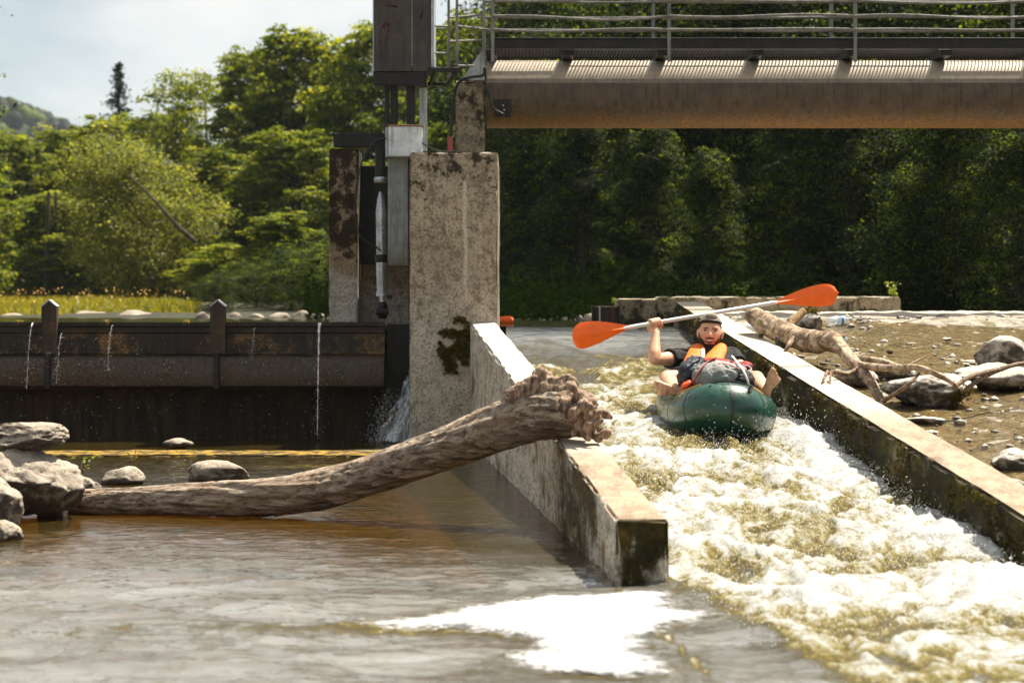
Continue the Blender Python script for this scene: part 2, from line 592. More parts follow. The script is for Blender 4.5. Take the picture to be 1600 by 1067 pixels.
        mcol = t.ramp(my, [(0.36, (0.010, 0.008, 0.004)), (0.50, (0.026, 0.021, 0.007)), (0.57, (moss[0] * 0.55, moss[1] * 0.5, moss[2] * 0.6)), (0.66, moss), (0.76, (moss[0] * 2.4, moss[1] * 1.6, moss[2]))])
        c = t.mix(mf, c, mcol)
        mh = t.math('MULTIPLY', mf, my)
    if ochre > 0:
        ov = t.noise(t.pos((3.2, 3.2 * ys, 1.1), loc=(1, 8, 0)), 2.4, 6, 0.66)
        of = t.rng(ov, 0.66 - ochre * 0.3, 0.78 - ochre * 0.3)
        nz = t.rng(t.xyz(t.geo().outputs['True Normal'])[2], 0.5, 0.8, 1, 0)
        c = t.mix(t.math('MULTIPLY', t.math('MULTIPLY', of, nz), 0.85), c, t.mix(t.rng(mid, 0.4, 0.65), (0.20, 0.115, 0.018), (0.055, 0.05, 0.012)))
    t.color(c)
    hh = t.math('ADD', t.math('MULTIPLY', mid, 0.5), t.math('ADD', t.math('MULTIPLY', fine, 0.5), t.math('MULTIPLY', grain, 0.2)))
    if mh is not None: hh = t.math('ADD', hh, t.math('MULTIPLY', mh, 1.6))
    t.normal(t.bump(hh, 0.8, 0.012))
    return t.m

M = {}
M['pier'] = concrete('pier_concrete', base=(0.43, 0.355, 0.255), dark=(0.17, 0.125, 0.08), lichen_lo=0.30, lichen_hi=0.46, zr=(1.9, 2.5),
                     pale=(0.60, 0.53, 0.43), palez=(0.75, 1.45), top=(0.45, 0.39, 0.30), ochre=0.22, pits=0.72, streak=0.55, wash=-0.395)
M['pier_old'] = concrete('old_pier_concrete', base=(0.30, 0.22, 0.14), dark=(0.13, 0.09, 0.055), lichen_lo=0.12, lichen_hi=0.53, zr=(1.3, 1.75),
                         pale=(0.55, 0.50, 0.43), palez=(1.2, 1.5), top=(0.24, 0.18, 0.05), lcol=(0.018, 0.013, 0.008))
M['post'] = concrete('post_concrete', base=(0.33, 0.27, 0.19), dark=(0.14, 0.11, 0.075), lichen_lo=0.32, lichen_hi=0.47, zr=(2.5, 3.1), lcol=(0.03, 0.024, 0.015), top=(0.4, 0.34, 0.26))
M['wall_l'] = concrete('chute_wall_concrete', base=(0.62, 0.56, 0.46), dark=(0.28, 0.23, 0.17), lichen_lo=0.1, lichen_hi=0.2, zr=(0.2, 1.1),
                       top=(0.60, 0.54, 0.45), topnear=(0.36, 0.265, 0.185), nearY=(12.0, 13.6), ochre=0.42, moss=(0.085, 0.072, 0.010), moss_amt=0.55, patch=(11.15, 12.75), moss_dir=(0.0, -1.0, 0.0), streak=0.25, ys=0.3)
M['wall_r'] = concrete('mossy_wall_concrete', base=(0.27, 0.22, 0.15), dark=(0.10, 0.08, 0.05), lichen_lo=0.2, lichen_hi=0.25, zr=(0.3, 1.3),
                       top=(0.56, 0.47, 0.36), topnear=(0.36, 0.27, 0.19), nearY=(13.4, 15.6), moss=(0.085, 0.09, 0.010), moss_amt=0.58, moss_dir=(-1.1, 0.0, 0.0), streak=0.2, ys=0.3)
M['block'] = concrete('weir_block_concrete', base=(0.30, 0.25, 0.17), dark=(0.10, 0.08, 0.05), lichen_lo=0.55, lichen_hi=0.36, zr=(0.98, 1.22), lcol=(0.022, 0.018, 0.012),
                      top=(0.46, 0.40, 0.30))
M['sill'] = concrete('sill_concrete', base=(0.16, 0.11, 0.035), dark=(0.07, 0.05, 0.02), top=(0.30, 0.185, 0.03), lichen_lo=0.47, lichen_hi=0.47, pits=0.4)

def rockmat(name, base, dark, moss=0.0, wetz=None):
    t = NT(name, 0.85)
    p = t.pos()
    big = t.noise(p, 5, 6, 0.65, 0.6); mid = t.noise(p, 22, 6, 0.7); fine = t.noise(p, 110, 3, 0.6)
    crack = t.noise(t.pos((1, 1, 2.5), loc=(2, 2, 2)), 6, 6, 0.7, 1.2)
    c = t.mix(t.rng(big, 0.35, 0.65), tuple(k * 0.6 for k in base), base)
    c = t.mix(t.math('MULTIPLY', t.rng(mid, 0.5, 0.7), 0.4), c, dark)
    c = t.mix(t.math('MULTIPLY', t.rng(t.math('ABSOLUTE', t.math('SUBTRACT', crack, 0.5)), 0.0, 0.03, 1, 0), 0.5), c, tuple(k * 0.5 for k in dark))
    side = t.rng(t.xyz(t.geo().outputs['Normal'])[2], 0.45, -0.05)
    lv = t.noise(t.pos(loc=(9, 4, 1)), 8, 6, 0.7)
    c = t.mix(t.math('MULTIPLY', t.math('MULTIPLY', side, t.rng(lv, 0.36, 0.54)), 0.85), c, (0.022, 0.016, 0.010))  # side faces darkened in patches, painting their shade into the stone
    if moss:
        c = t.mix(t.rng(t.math('ADD', lv, moss - 0.5), 0.5, 0.6), c, (0.10, 0.06, 0.012))
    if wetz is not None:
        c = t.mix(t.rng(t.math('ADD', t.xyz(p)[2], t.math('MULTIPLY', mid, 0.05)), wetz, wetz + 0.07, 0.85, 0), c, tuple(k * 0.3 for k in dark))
    c = t.mix(t.math('MULTIPLY', t.rng(fine, 0.58, 0.7), 0.4), c, tuple(k * 0.4 for k in dark))
    t.color(c)
    t.normal(t.bump(t.math('ADD', mid, t.math('MULTIPLY', fine, 0.4)), 0.7, 0.015))
    return t.m
M['rock'] = rockmat('pale_boulder', (0.44, 0.37, 0.29), (0.13, 0.095, 0.065), 0, 0.03)
M['rock_w'] = rockmat('apron_boulder', (0.60, 0.54, 0.46), (0.24, 0.19, 0.14))
M['rock_far'] = rockmat('bank_stone', (0.42, 0.35, 0.27), (0.2, 0.15, 0.1))

# ---- steel
def steel(name, col, rust=(0.16, 0.075, 0.02), rustamt=0.3, rough=0.55, metal=0.2, zr=None, stain=0.3, sunlit_top=None):
    t = NT(name, rough)
    p = t.pos()
    n1 = t.noise(p, 6, 6, 0.65); n2 = t.noise(p, 40, 4, 0.6)
    sv = t.noise(t.pos((12, 12, 0.8)), 2.0, 5, 0.65)
    c = t.mix(t.rng(n1, 0.3, 0.7), tuple(k * 0.7 for k in col), tuple(k * 1.2 for k in col))
    c = t.mix(t.math('MULTIPLY', t.rng(sv, 0.55, 0.75), stain), c, tuple(min(0.8, k * 2.2) for k in col))
    c = t.mix(t.math('MULTIPLY', t.rng(sv, 0.50, 0.36), 0.6), c, tuple(k * 0.35 for k in col))
    rf = t.rng(t.math('ADD', n1, rustamt - 0.5), 0.48, 0.62)
    if zr: rf = t.math('MAXIMUM', rf, t.math('MULTIPLY', t.rng(t.math('ADD', t.xyz(p)[2], t.math('MULTIPLY', n1, 0.25)), zr[0], zr[1], 1, 0), 0.95))
    c = t.mix(rf, c, t.mix(t.rng(n2, 0.35, 0.65), rust, tuple(k * 0.4 for k in rust)))
    if sunlit_top:
        c = t.mix(t.math('MULTIPLY', t.rng(t.xyz(t.geo().outputs['True Normal'])[2], 0.18, 0.5), t.rng(sv, 0.3, 0.6, 0.75, 1.0)), c, sunlit_top)  # upward faces lightened: sunlight on the pipe top painted into the colour
    t.color(c)
    t.b.inputs['Metallic'].default_value = metal
    t.normal(t.bump(n2, 0.25, 0.004))
    return t.m
M['pipe'] = steel('weathered_pipe_steel', (0.095, 0.068, 0.046), (0.36, 0.17, 0.028), 0.17, 0.55, 0.0, zr=(2.86, 3.12), stain=0.25, sunlit_top=(0.46, 0.38, 0.29))
M['rib'] = steel('rusty_rib_steel', (0.045, 0.03, 0.018), (0.13, 0.075, 0.03), 0.42, 0.6, 0.0)
M['dark_steel'] = steel('dark_steel', (0.022, 0.02, 0.018), (0.06, 0.035, 0.02), 0.2, 0.5, 0.3)
M['rail_steel'] = steel('galvanised_rail', (0.20, 0.19, 0.17), (0.10, 0.07, 0.04), 0.2, 0.45, 0.5)
M['grating'] = simple('grating_steel', (0.06, 0.055, 0.045), 0.55, 0.4, 0.3, 20)
M['cabinet'] = steel('cabinet_sheet', (0.062, 0.053, 0.047), (0.05, 0.04, 0.034), 0.25, 0.5, 0.1, stain=0.35)
M['cabinet_edge'] = simple('cabinet_edge_trim', (0.42, 0.45, 0.47), 0.5, 0.2)
M['graffiti'] = simple('faded_red_scrawl', (0.085, 0.048, 0.042), 0.6, var=0.5)
M['white_box'] = steel('painted_box', (0.62, 0.66, 0.67), (0.16, 0.08, 0.04), 0.02, 0.5, 0.0, stain=0.1)
M['pole_paint'] = steel('grey_painted_pole', (0.40, 0.44, 0.43), (0.20, 0.15, 0.04), 0.12, 0.5, 0.0, zr=(1.45, 2.0), stain=0.1)
M['chrome'] = simple('cylinder_steel', (0.42, 0.44, 0.46), 0.3, 0.8, 0.35, 10)
M['rubber'] = simple('black_rubber', (0.012, 0.012, 0.013), 0.5, 0, 0.3)
M['cable_light'] = simple('pale_cable', (0.5, 0.5, 0.5), 0.5)
M['red'] = simple('red_paint', (0.32, 0.06, 0.06), 0.5)

def gatemat():
    t = NT('wet_gate_steel', 0.42)
    p = t.pos(); z = t.xyz(p)[2]
    n1 = t.noise(p, 3.5, 6, 0.65, 0.4); n2 = t.noise(p, 40, 5, 0.65)
    sv = t.noise(t.pos((8, 8, 0.8)), 2, 5, 0.6)
    c = t.mix(t.rng(sv, 0.4, 0.7), (0.010, 0.007, 0.004), (0.035, 0.024, 0.013))
    band = t.math('MULTIPLY', t.rng(z, 0.70, 0.76), t.rng(z, 0.98, 0.86))
    c = t.mix(t.math('MULTIPLY', band, t.rng(n1, 0.46, 0.62)), c, t.mix(t.rng(n2, 0.4, 0.62), (0.24, 0.125, 0.03), (0.05, 0.03, 0.015)))
    b2 = t.math('MULTIPLY', t.rng(z, 0.40, 0.5), t.rng(z, 0.74, 0.69))
    c = t.mix(t.math('MULTIPLY', b2, t.rng(n2, 0.35, 0.62, 0.25, 0.95)), c, t.mix(t.rng(n1, 0.5, 0.62), (0.075, 0.055, 0.036), (0.085, 0.04, 0.02)))
    t.color(c)
    t.normal(t.bump(n2, 0.5, 0.008))
    return t.m
M['gate'] = gatemat()

# ---- timber
def woodmat(name, c1, c2, c3, scale=1.0, axis=0, birch=False):
    t = NT(name, 0.85)
    sc3 = [14 * scale] * 3; sc3[axis] = 1.4 * scale
    p = t.pos(tuple(sc3))
    g1 = t.noise(p, 2.0, 6, 0.65, 0.6); g2 = t.noise(p, 7.0, 5, 0.6, 0.3)
    big = t.noise(t.pos(), 3.5, 5, 0.6)
    c = t.mix(t.rng(g1, 0.36, 0.62), c2, c1)
    c = t.mix(t.math('MULTIPLY', t.rng(big, 0.5, 0.66), 0.7), c, c3)
    c = t.mix(t.math('MULTIPLY', t.rng(g2, 0.55, 0.66), 0.75), c, tuple(k * 0.25 for k in c2))
    if birch:
        bv = t.noise(t.pos((30, 30, 30)), 1.0, 3, 0.6)
        c = t.mix(t.rng(bv, 0.60, 0.66), c, (0.035, 0.025, 0.018))
        bp = t.noise(t.pos((9, 9, 9), loc=(4, 4, 4)), 1.0, 5, 0.6)
        c = t.mix(t.math('MULTIPLY', t.rng(bp, 0.50, 0.58), 0.85), c, (0.12, 0.075, 0.04))
    t.color(c)
    hh = t.math('ADD', g1, t.math('MULTIPLY', g2, 0.6))
    t.normal(t.bump(hh, 0.9, 0.02 if not birch else 0.006))
    return t.m
M['log'] = woodmat('weathered_driftwood', (0.45, 0.355, 0.265), (0.10, 0.068, 0.045), (0.29, 0.20, 0.13), 0.9, 0)
M['burl'] = woodmat('driftwood_root', (0.50, 0.35, 0.24), (0.12, 0.07, 0.045), (0.24, 0.13, 0.08), 1.6, 2)
M['birch'] = woodmat('birch_bark', (0.50, 0.39, 0.27), (0.20, 0.13, 0.08), (0.34, 0.23, 0.13), 0.8, 1, True)
M['twig'] = woodmat('bare_twig', (0.34, 0.24, 0.16), (0.13, 0.08, 0.05), (0.22, 0.14, 0.09), 1.5, 1)
M['bark'] = woodmat('tree_bark', (0.10, 0.08, 0.055), (0.03, 0.024, 0.018), (0.06, 0.05, 0.03), 0.5, 2)
M['cutwood'] = woodmat('split_branch_wood', (0.50, 0.33, 0.16), (0.30, 0.18, 0.08), (0.42, 0.28, 0.14), 2, 2)
M['board'] = woodmat('wet_stop_board', (0.07, 0.045, 0.028), (0.022, 0.015, 0.01), (0.045, 0.03, 0.02), 0.6, 2)

# ---- leaves
def leafmat(name, a, b, c_, trans=0.45, rough=0.45, mid=0.5):
    t = NT(name, rough)
    tone = t.attr('tone')
    c = t.ramp(tone, [(0.0, a), (mid, b), (1.0, c_)])
    oi = t.n('ShaderNodeObjectInfo')
    c = t.mix(t.rng(oi.outputs['Random'], 0, 1, 0, 0.3), c, (a[0] * 0.7, a[1] * 0.7, a[2] * 0.5))
    t.color(c)
    t.b.inputs['Specular IOR Level'].default_value = 0.15
    tr = t.n('ShaderNodeBsdfTranslucent')
    t.l(t.mix(1.0, c, (1.5, 1.35, 0.5), 'MULTIPLY'), tr.inputs['Color'])
    ms = t.n('ShaderNodeMixShader'); ms.inputs[0].default_value = trans
    t.l(t.b.outputs[0], ms.inputs[1]); t.l(tr.outputs[0], ms.inputs[2]); t.l(ms.outputs[0], t.o.inputs['Surface'])
    return t.m
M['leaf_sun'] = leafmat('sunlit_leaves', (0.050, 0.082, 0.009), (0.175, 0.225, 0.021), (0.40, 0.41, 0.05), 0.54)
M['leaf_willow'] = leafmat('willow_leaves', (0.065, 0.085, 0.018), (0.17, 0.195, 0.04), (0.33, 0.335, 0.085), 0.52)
M['leaf_dark'] = leafmat('alder_leaves', (0.005, 0.010, 0.0015), (0.013, 0.026, 0.003), (0.21, 0.29, 0.03), 0.5, 0.6, 0.55)  # near-black and bright clump tones paint shade and sunlit sprays into the leaves
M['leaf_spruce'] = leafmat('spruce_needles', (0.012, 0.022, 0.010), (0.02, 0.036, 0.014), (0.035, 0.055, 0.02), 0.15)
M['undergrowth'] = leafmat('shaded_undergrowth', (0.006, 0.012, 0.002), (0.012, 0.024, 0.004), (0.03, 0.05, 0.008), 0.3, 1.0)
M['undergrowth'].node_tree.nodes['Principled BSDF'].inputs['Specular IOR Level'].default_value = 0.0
M['leaf_young'] = leafmat('young_leaves', (0.13, 0.20, 0.015), (0.22, 0.30, 0.02), (0.35, 0.42, 0.04), 0.5)
M['grass'] = leafmat('meadow_grass', (0.10, 0.12, 0.015), (0.20, 0.19, 0.025), (0.33, 0.28, 0.04), 0.4)
M['drygrass'] = leafmat('dry_grass', (0.16, 0.13, 0.03), (0.25, 0.2, 0.05), (0.35, 0.28, 0.08), 0.4)
M['moss'] = leafmat('cushion_moss', (0.05, 0.04, 0.008), (0.11, 0.09, 0.014), (0.2, 0.14, 0.02), 0.25)
M['hill'] = simple('wooded_hillside', (0.035, 0.05, 0.02), 0.9, var=0.6, scale=0.05, spec=0.1)

# ---- ground / bed
def groundmat():
    t = NT('river_ground', 0.9)
    p = t.pos(); o = t.xyz(p)
    n1 = t.noise(p, 0.6, 6, 0.6); n2 = t.noise(p, 6, 6, 0.65); v = t.vor(p, 7)
    soil = t.mix(t.rng(n2, 0.35, 0.65), (0.012, 0.013, 0.006), (0.035, 0.034, 0.014))
    bed = t.mix(t.rng(v, 0.1, 0.5), (0.30, 0.18, 0.03), (0.10, 0.06, 0.012))
    bed = t.mix(t.rng(n1, 0.4, 0.62), bed, (0.16, 0.10, 0.02))
    c = t.mix(t.rng(o[2], 0.55, 0.9), bed, soil)
    gm = t.math('MULTIPLY', t.rng(o[2], 0.99, 1.06), t.math('MULTIPLY', t.rng(o[0], -5.5, -8.0), t.rng(o[1], 90, 70)))
    c = t.mix(t.math('MULTIPLY', gm, 0.9), c, t.mix(t.rng(n2, 0.3, 0.7), (0.11, 0.11, 0.02), (0.20, 0.18, 0.03)))
    t.color(c)
    t.normal(t.bump(t.math('ADD', n2, v), 0.6, 0.05))
    return t.m
M['ground'] = groundmat()

def apronmat():
    t = NT('wet_stone_apron', 0.6)
    p = t.pos(); o = t.xyz(p)
    n1 = t.noise(t.pos((1.0, 0.45, 1)), 1.6, 5, 0.6, 0.5); n2 = t.noise(t.pos((1, 0.5, 1)), 9, 6, 0.68); n3 = t.noise(p, 45, 4, 0.7)
    c = t.mix(t.rng(n2, 0.35, 0.65), (0.155, 0.125, 0.085), (0.36, 0.32, 0.255))
    c = t.mix(t.math('MULTIPLY', t.rng(n1, 0.52, 0.64), 0.55), c, t.mix(t.rng(n2, 0.4, 0.6), (0.36, 0.22, 0.06), (0.17, 0.11, 0.04)))
    c = t.mix(t.math('MULTIPLY', t.rng(n3, 0.50, 0.60), 0.8), c, (0.045, 0.033, 0.018))
    c = t.mix(t.math('MULTIPLY', t.rng(n3, 0.44, 0.36), 0.7), c, (0.62, 0.57, 0.49))
    ms = t.noise(t.pos((1.6, 0.5, 1), loc=(5, 3, 0)), 3.0, 6, 0.7)
    mf = t.math('MULTIPLY', t.rng(ms, 0.50, 0.56), t.math('MULTIPLY', t.rng(o[1], 19.8, 20.4), t.rng(o[1], 22.3, 21.9)))
    c = t.mix(mf, c, t.mix(t.rng(n3, 0.4, 0.62), (0.15, 0.11, 0.012), (0.035, 0.03, 0.006)))
    dry = t.rng(t.math('ADD', o[1], t.math('MULTIPLY', n1, 2.0)), 21.2, 22.6)
    c = t.mix(t.math('MULTIPLY', dry, 0.8), c, (0.6, 0.5, 0.38))
    t.color(c)
    t.normal(t.bump(t.math('ADD', n2, t.math('MULTIPLY', n3, 0.6)), 1.0, 0.03))
    return t.m
M['apron'] = apronmat()

# ---- water
def watermat(name, body=(0.075, 0.055, 0.016), tint=(0.80, 0.62, 0.24), clear=0.5, bumpsc=(14, 45), bstr=0.35, foam=True, ani=(1, 1, 1), foamtex=0.50, frough=0.04, ior=1.33):
    t = NT(name, 0.5)
    p = t.pos(ani)
    n1 = t.noise(p, bumpsc[0], 3, 0.5, 0.3); n2 = t.noise(p, bumpsc[1], 3, 0.55, 0.3)
    h = t.math('ADD', n1, t.math('MULTIPLY', n2, 0.35))
    nb = t.bump(h, bstr, 0.02)
    fr = t.n('ShaderNodeFresnel'); fr.inputs['IOR'].default_value = ior; t.l(nb, fr.inputs['Normal'])
    gl = t.n('ShaderNodeBsdfGlossy'); gl.inputs['Roughness'].default_value = frough; t.l(nb, gl.inputs['Normal'])
    tr = t.n('ShaderNodeBsdfTransparent'); tr.inputs['Color'].default_value = (*tint, 1)
    df = t.n('ShaderNodeBsdfDiffuse')
    mk = t.attr('milk_sheen') if foam else None  # milky water tone that also paints in silver sky reflection
    t.setin(df.inputs['Color'], t.mix(mk, body, (0.40, 0.415, 0.405)) if foam else (*body, 1)); t.l(nb, df.inputs['Normal'])
    m1 = t.n('ShaderNodeMixShader'); t.setin(m1.inputs[0], t.math('MULTIPLY', t.math('SUBTRACT', 1.0, mk), clear) if foam else clear)
    t.l(df.outputs[0], m1.inputs[1]); t.l(tr.outputs[0], m1.inputs[2])
    m2 = t.n('ShaderNodeMixShader')
    t.l(fr.outputs[0], m2.inputs[0]); t.l(m1.outputs[0], m2.inputs[1]); t.l(gl.outputs[0], m2.inputs[2])
    last = m2
    if foam:
        fa = t.attr('foam')
        q = t.pos((1, 0.5, 1))
        f1 = t.noise(q, 26, 5, 0.72, 0.8); f2 = t.noise(q, 85, 4, 0.72, 0.4); f3 = t.noise(q, 7, 5, 0.68, 1.0)
        fn = t.math('ADD', t.math('MULTIPLY', f3, 0.46), t.math('ADD', t.math('MULTIPLY', f1, 0.38), t.math('MULTIPLY', f2, 0.16)))
        lv = t.math('ADD', fa, t.math('MULTIPLY', t.math('SUBTRACT', fn, 0.5), foamtex * 7))
        # clear water -> yellowish aerated water -> froth
        fcol = t.ramp(t.rng(lv, -0.25, 1.05), [(0.0, (0.040, 0.031, 0.006)), (0.30, (0.135, 0.098, 0.010)), (0.47, (0.25, 0.195, 0.045)), (0.60, (0.34, 0.305, 0.17)), (0.74, (0.46, 0.45, 0.40)), (1.0, (0.72, 0.72, 0.70))])
        wf = t.n('ShaderNodeBsdfPrincipled')
        t.l(fcol, wf.inputs['Base Color'])
        wf.inputs['Roughness'].default_value = 0.13
        wf.inputs['IOR'].default_value = 1.33
        t.l(t.bump(t.math('ADD', f1, t.math('MULTIPLY', f2, 0.6)), 0.65, 0.03), wf.inputs['Normal'])
        tl = t.n('ShaderNodeBsdfTranslucent'); t.l(fcol, tl.inputs['Color'])
        mw = t.n('ShaderNodeMixShader'); mw.inputs[0].default_value = 0.25
        t.l(wf.outputs[0], mw.inputs[1]); t.l(tl.outputs[0], mw.inputs[2])
        m3 = t.n('ShaderNodeMixShader')
        t.l(t.rng(lv, -0.35, 0.25), m3.inputs[0]); t.l(m2.outputs[0], m3.inputs[1]); t.l(mw.outputs[0], m3.inputs[2])
        last = m3
    t.l(last.outputs[0], t.o.inputs['Surface'])
    t.t.nodes.remove(t.b)
    return t.m
M['river'] = watermat('river_water', (0.065, 0.046, 0.010), (0.80, 0.56, 0.15), 0.55, (9, 30), 0.55, ani=(0.8, 1.3, 1), ior=1.5)
M['upper'] = watermat('headwater', (0.06, 0.06, 0.03), (0.5, 0.45, 0.25), 0.1, (5, 18), 0.15, False)
M['film'] = watermat('shallow_water_film', (0.16, 0.12, 0.05), (0.93, 0.84, 0.62), 0.9, (15, 55), 1.0, False, (1, 0.6, 1), frough=0.06, ior=1.33)

def whitemat(name, col=(0.85, 0.85, 0.82), trans=0.3, rough=0.25):
    t = NT(name, rough)
    t.color(col)
    t.b.inputs['Specular IOR Level'].default_value = 0.6
    tl = t.n('ShaderNodeBsdfTranslucent'); tl.inputs['Color'].default_value = (*col, 1)
    m = t.n('ShaderNodeMixShader'); m.inputs[0].default_value = trans
    t.l(t.b.outputs[0], m.inputs[1]); t.l(tl.outputs[0], m.inputs[2]); t.l(m.outputs[0], t.o.inputs['Surface'])
    return t.m
M['drop'] = whitemat('water_drops')
def foammat():
    t = NT('settled_foam', 0.8)
    p = t.pos()
    v = t.vor(p, 60); n = t.noise(t.pos((1, 0.6, 1)), 5, 6, 0.65); n2 = t.noise(p, 40, 4, 0.7)
    t.color(t.mix(t.rng(n, 0.3, 0.7), (0.33, 0.34, 0.345), (0.46, 0.46, 0.455)))
    t.normal(t.bump(t.math('ADD', v, n), 0.5, 0.012))
    tr = t.n('ShaderNodeBsdfTransparent')
    ms = t.n('ShaderNodeMixShader')
    th = t.math('ADD', t.attr('thick'), t.math('MULTIPLY', t.math('SUBTRACT', t.math('ADD', t.math('MULTIPLY', n, 0.5), t.math('MULTIPLY', n2, 0.5)), 0.5), 0.7))
    t.l(t.rng(th, -0.02, 0.16), ms.inputs[0])
    t.l(tr.outputs[0], ms.inputs[1]); t.l(t.b.outputs[0], ms.inputs[2]); t.l(ms.outputs[0], t.o.inputs['Surface'])
    return t.m
M['foam'] = foammat()
def fallmat():
    t = NT('falling_water', 0.15)
    s1 = t.noise(t.pos((40, 40, 5)), 1.0, 6, 0.7, 0.5)
    t.color((0.62, 0.66, 0.68))
    tr = t.n('ShaderNodeBsdfTransparent')
    m = t.n('ShaderNodeMixShader')
    t.l(t.rng(s1, 0.46, 0.60, 0.06, 0.75), m.inputs[0])
    t.l(tr.outputs[0], m.inputs[1]); t.l(t.b.outputs[0], m.inputs[2]); t.l(m.outputs[0], t.o.inputs['Surface'])
    t.normal(t.bump(s1, 0.8, 0.02))
    return t.m
M['fall'] = fallmat()

# ---- raft, person, gear
def plastic(name, col, rough=0.35, var=0.1, spec=0.5, obj=False, coat=0.0, scale=20, bump=0.08):
    m = simple(name, col, rough, 0, var, scale, spec, obj, bump)
    m.node_tree.nodes['Principled BSDF'].inputs['Coat Weight'].default_value = coat
    return m
M['raft'] = plastic('green_coated_fabric', (0.007, 0.056, 0.034), 0.33, 0.25, 0.5, False, 0.25, 6, 0.15)
M['raft_dark'] = plastic('raft_seam_tape', (0.008, 0.02, 0.016), 0.45)
M['raft_floor'] = plastic('raft_floor', (0.03, 0.035, 0.035), 0.5)
M['orange'] = plastic('orange_blade', (0.92, 0.14, 0.008), 0.38, 0.08, 0.4)
M['shaft'] = plastic('pale_shaft', (0.62, 0.60, 0.57), 0.4, 0.08, 0.5)
M['vest'] = plastic('orange_vest', (0.80, 0.17, 0.012), 0.7, 0.15, 0.3, False, 0, 25, 0.3)
M['cloth_dark'] = plastic('charcoal_cotton', (0.020, 0.020, 0.022), 0.85, 0.35, 0.2, False, 0, 16, 0.5)
M['skin'] = plastic('skin', (0.66, 0.36, 0.22), 0.5, 0.12, 0.35, False, 0, 20, 0.1)
M['skin'].node_tree.nodes['Principled BSDF'].inputs['Subsurface Weight'].default_value = 0.12
M['skin'].node_tree.nodes['Principled BSDF'].inputs['Subsurface Radius'].default_value = (0.012, 0.005, 0.003)
M['hair'] = plastic('dark_brown_hair', (0.075, 0.040, 0.022), 0.7, 0.5, 0.2, False, 0, 90, 0.8)
M['cap'] = plastic('grey_cap_cloth', (0.26, 0.22, 0.175), 0.85, 0.3, 0.2, False, 0, 30, 0.4)
M['teeth'] = plastic('teeth', (0.75, 0.72, 0.66), 0.3)
M['lips'] = plastic('lips', (0.42, 0.13, 0.09), 0.45)
M['mouth'] = plastic('mouth_inside', (0.06, 0.015, 0.012), 0.5)
M['eye'] = plastic('eye_dark', (0.02, 0.014, 0.01), 0.2)
M['pack_grey'] = plastic('grey_pack_fabric', (0.24, 0.24, 0.225), 0.75, 0.25, 0.25, False, 0, 9, 0.4)
M['pack_navy'] = plastic('navy_pack_fabric', (0.025, 0.030, 0.045), 0.65, 0.4, 0.3, False, 0, 14, 0.5)
M['pack_black'] = plastic('black_pack_fabric', (0.012, 0.012, 0.013), 0.7, 0.4, 0.25, False, 0, 14, 0.5)
M['pack_red'] = plastic('red_webbing', (0.30, 0.025, 0.022), 0.7, 0.3, 0.25)
M['pack_orange'] = plastic('orange_webbing', (0.72, 0.09, 0.02), 0.6, 0.2, 0.3)
M['strap_pale'] = plastic('pale_webbing', (0.52, 0.50, 0.48), 0.6)
M['cord_yellow'] = plastic('yellow_cord', (0.65, 0.36, 0.05), 0.6)
def bottlemat():
    t = NT('clear_bottle', 0.12)
    t.b.inputs['Base Color'].default_value = (0.8, 0.88, 0.9, 1)
    t.b.inputs['Specular IOR Level'].default_value = 0.8
    tr = t.n('ShaderNodeBsdfTransparent'); tr.inputs['Color'].default_value = (0.95, 0.98, 1, 1)
    m = t.n('ShaderNodeMixShader'); m.inputs[0].default_value = 0.45
    t.l(tr.outputs[0], m.inputs[1]); t.l(t.b.outputs[0], m.inputs[2]); t.l(m.outputs[0], t.o.inputs['Surface'])
    return t.m
M['bottle'] = bottlemat()
M['label_blue'] = plastic('blue_label', (0.06, 0.25, 0.55), 0.4)

# ------------------------------------------------------------------ terrain and water
ZU = 0.97
def XL(Y): return -0.351 + 0.0784 * (20.4 - Y)     # outer (left) face of the left chute wall
def XR(Y): return 1.59 + 0.0784 * (20.4 - Y)       # inner (left) face of the right chute wall
def WL_top(Y): return 0.275 + 0.073 * (Y - 10.27)
def WR_top(Y): return 1.055 - 0.0885 * (20.4 - Y)
def smin(a, b, k):
    h = np.clip(0.5 + 0.5 * (b - a) / k, 0, 1)
    return b * (1 - h) + a * h - k * h * (1 - h)
def chute_z(Y):
    steep = -smin(-(0.80 + 0.17 * (Y - 20.3)), -(0.0879 * (Y - 11.2)), 0.04)
    z = smin(np.full_like(Y, ZU), steep, 0.05)
    return -smin(-z, np.zeros_like(Y), 0.08)
def apron_z(X, Y):
    base = WR_top(Y) - 0.075 + 0.02 * np.clip(X - XR(Y) - 0.3, 0, 3)
    hump = sstep(20.6, 22.6, Y) * 0.06
    return np.minimum(base, 1.06) + hump + 0.03 * fbm(np.stack([X * 1.3, Y * 0.9, X * 0], -1), 3) * sstep(23, 21.5, Y)

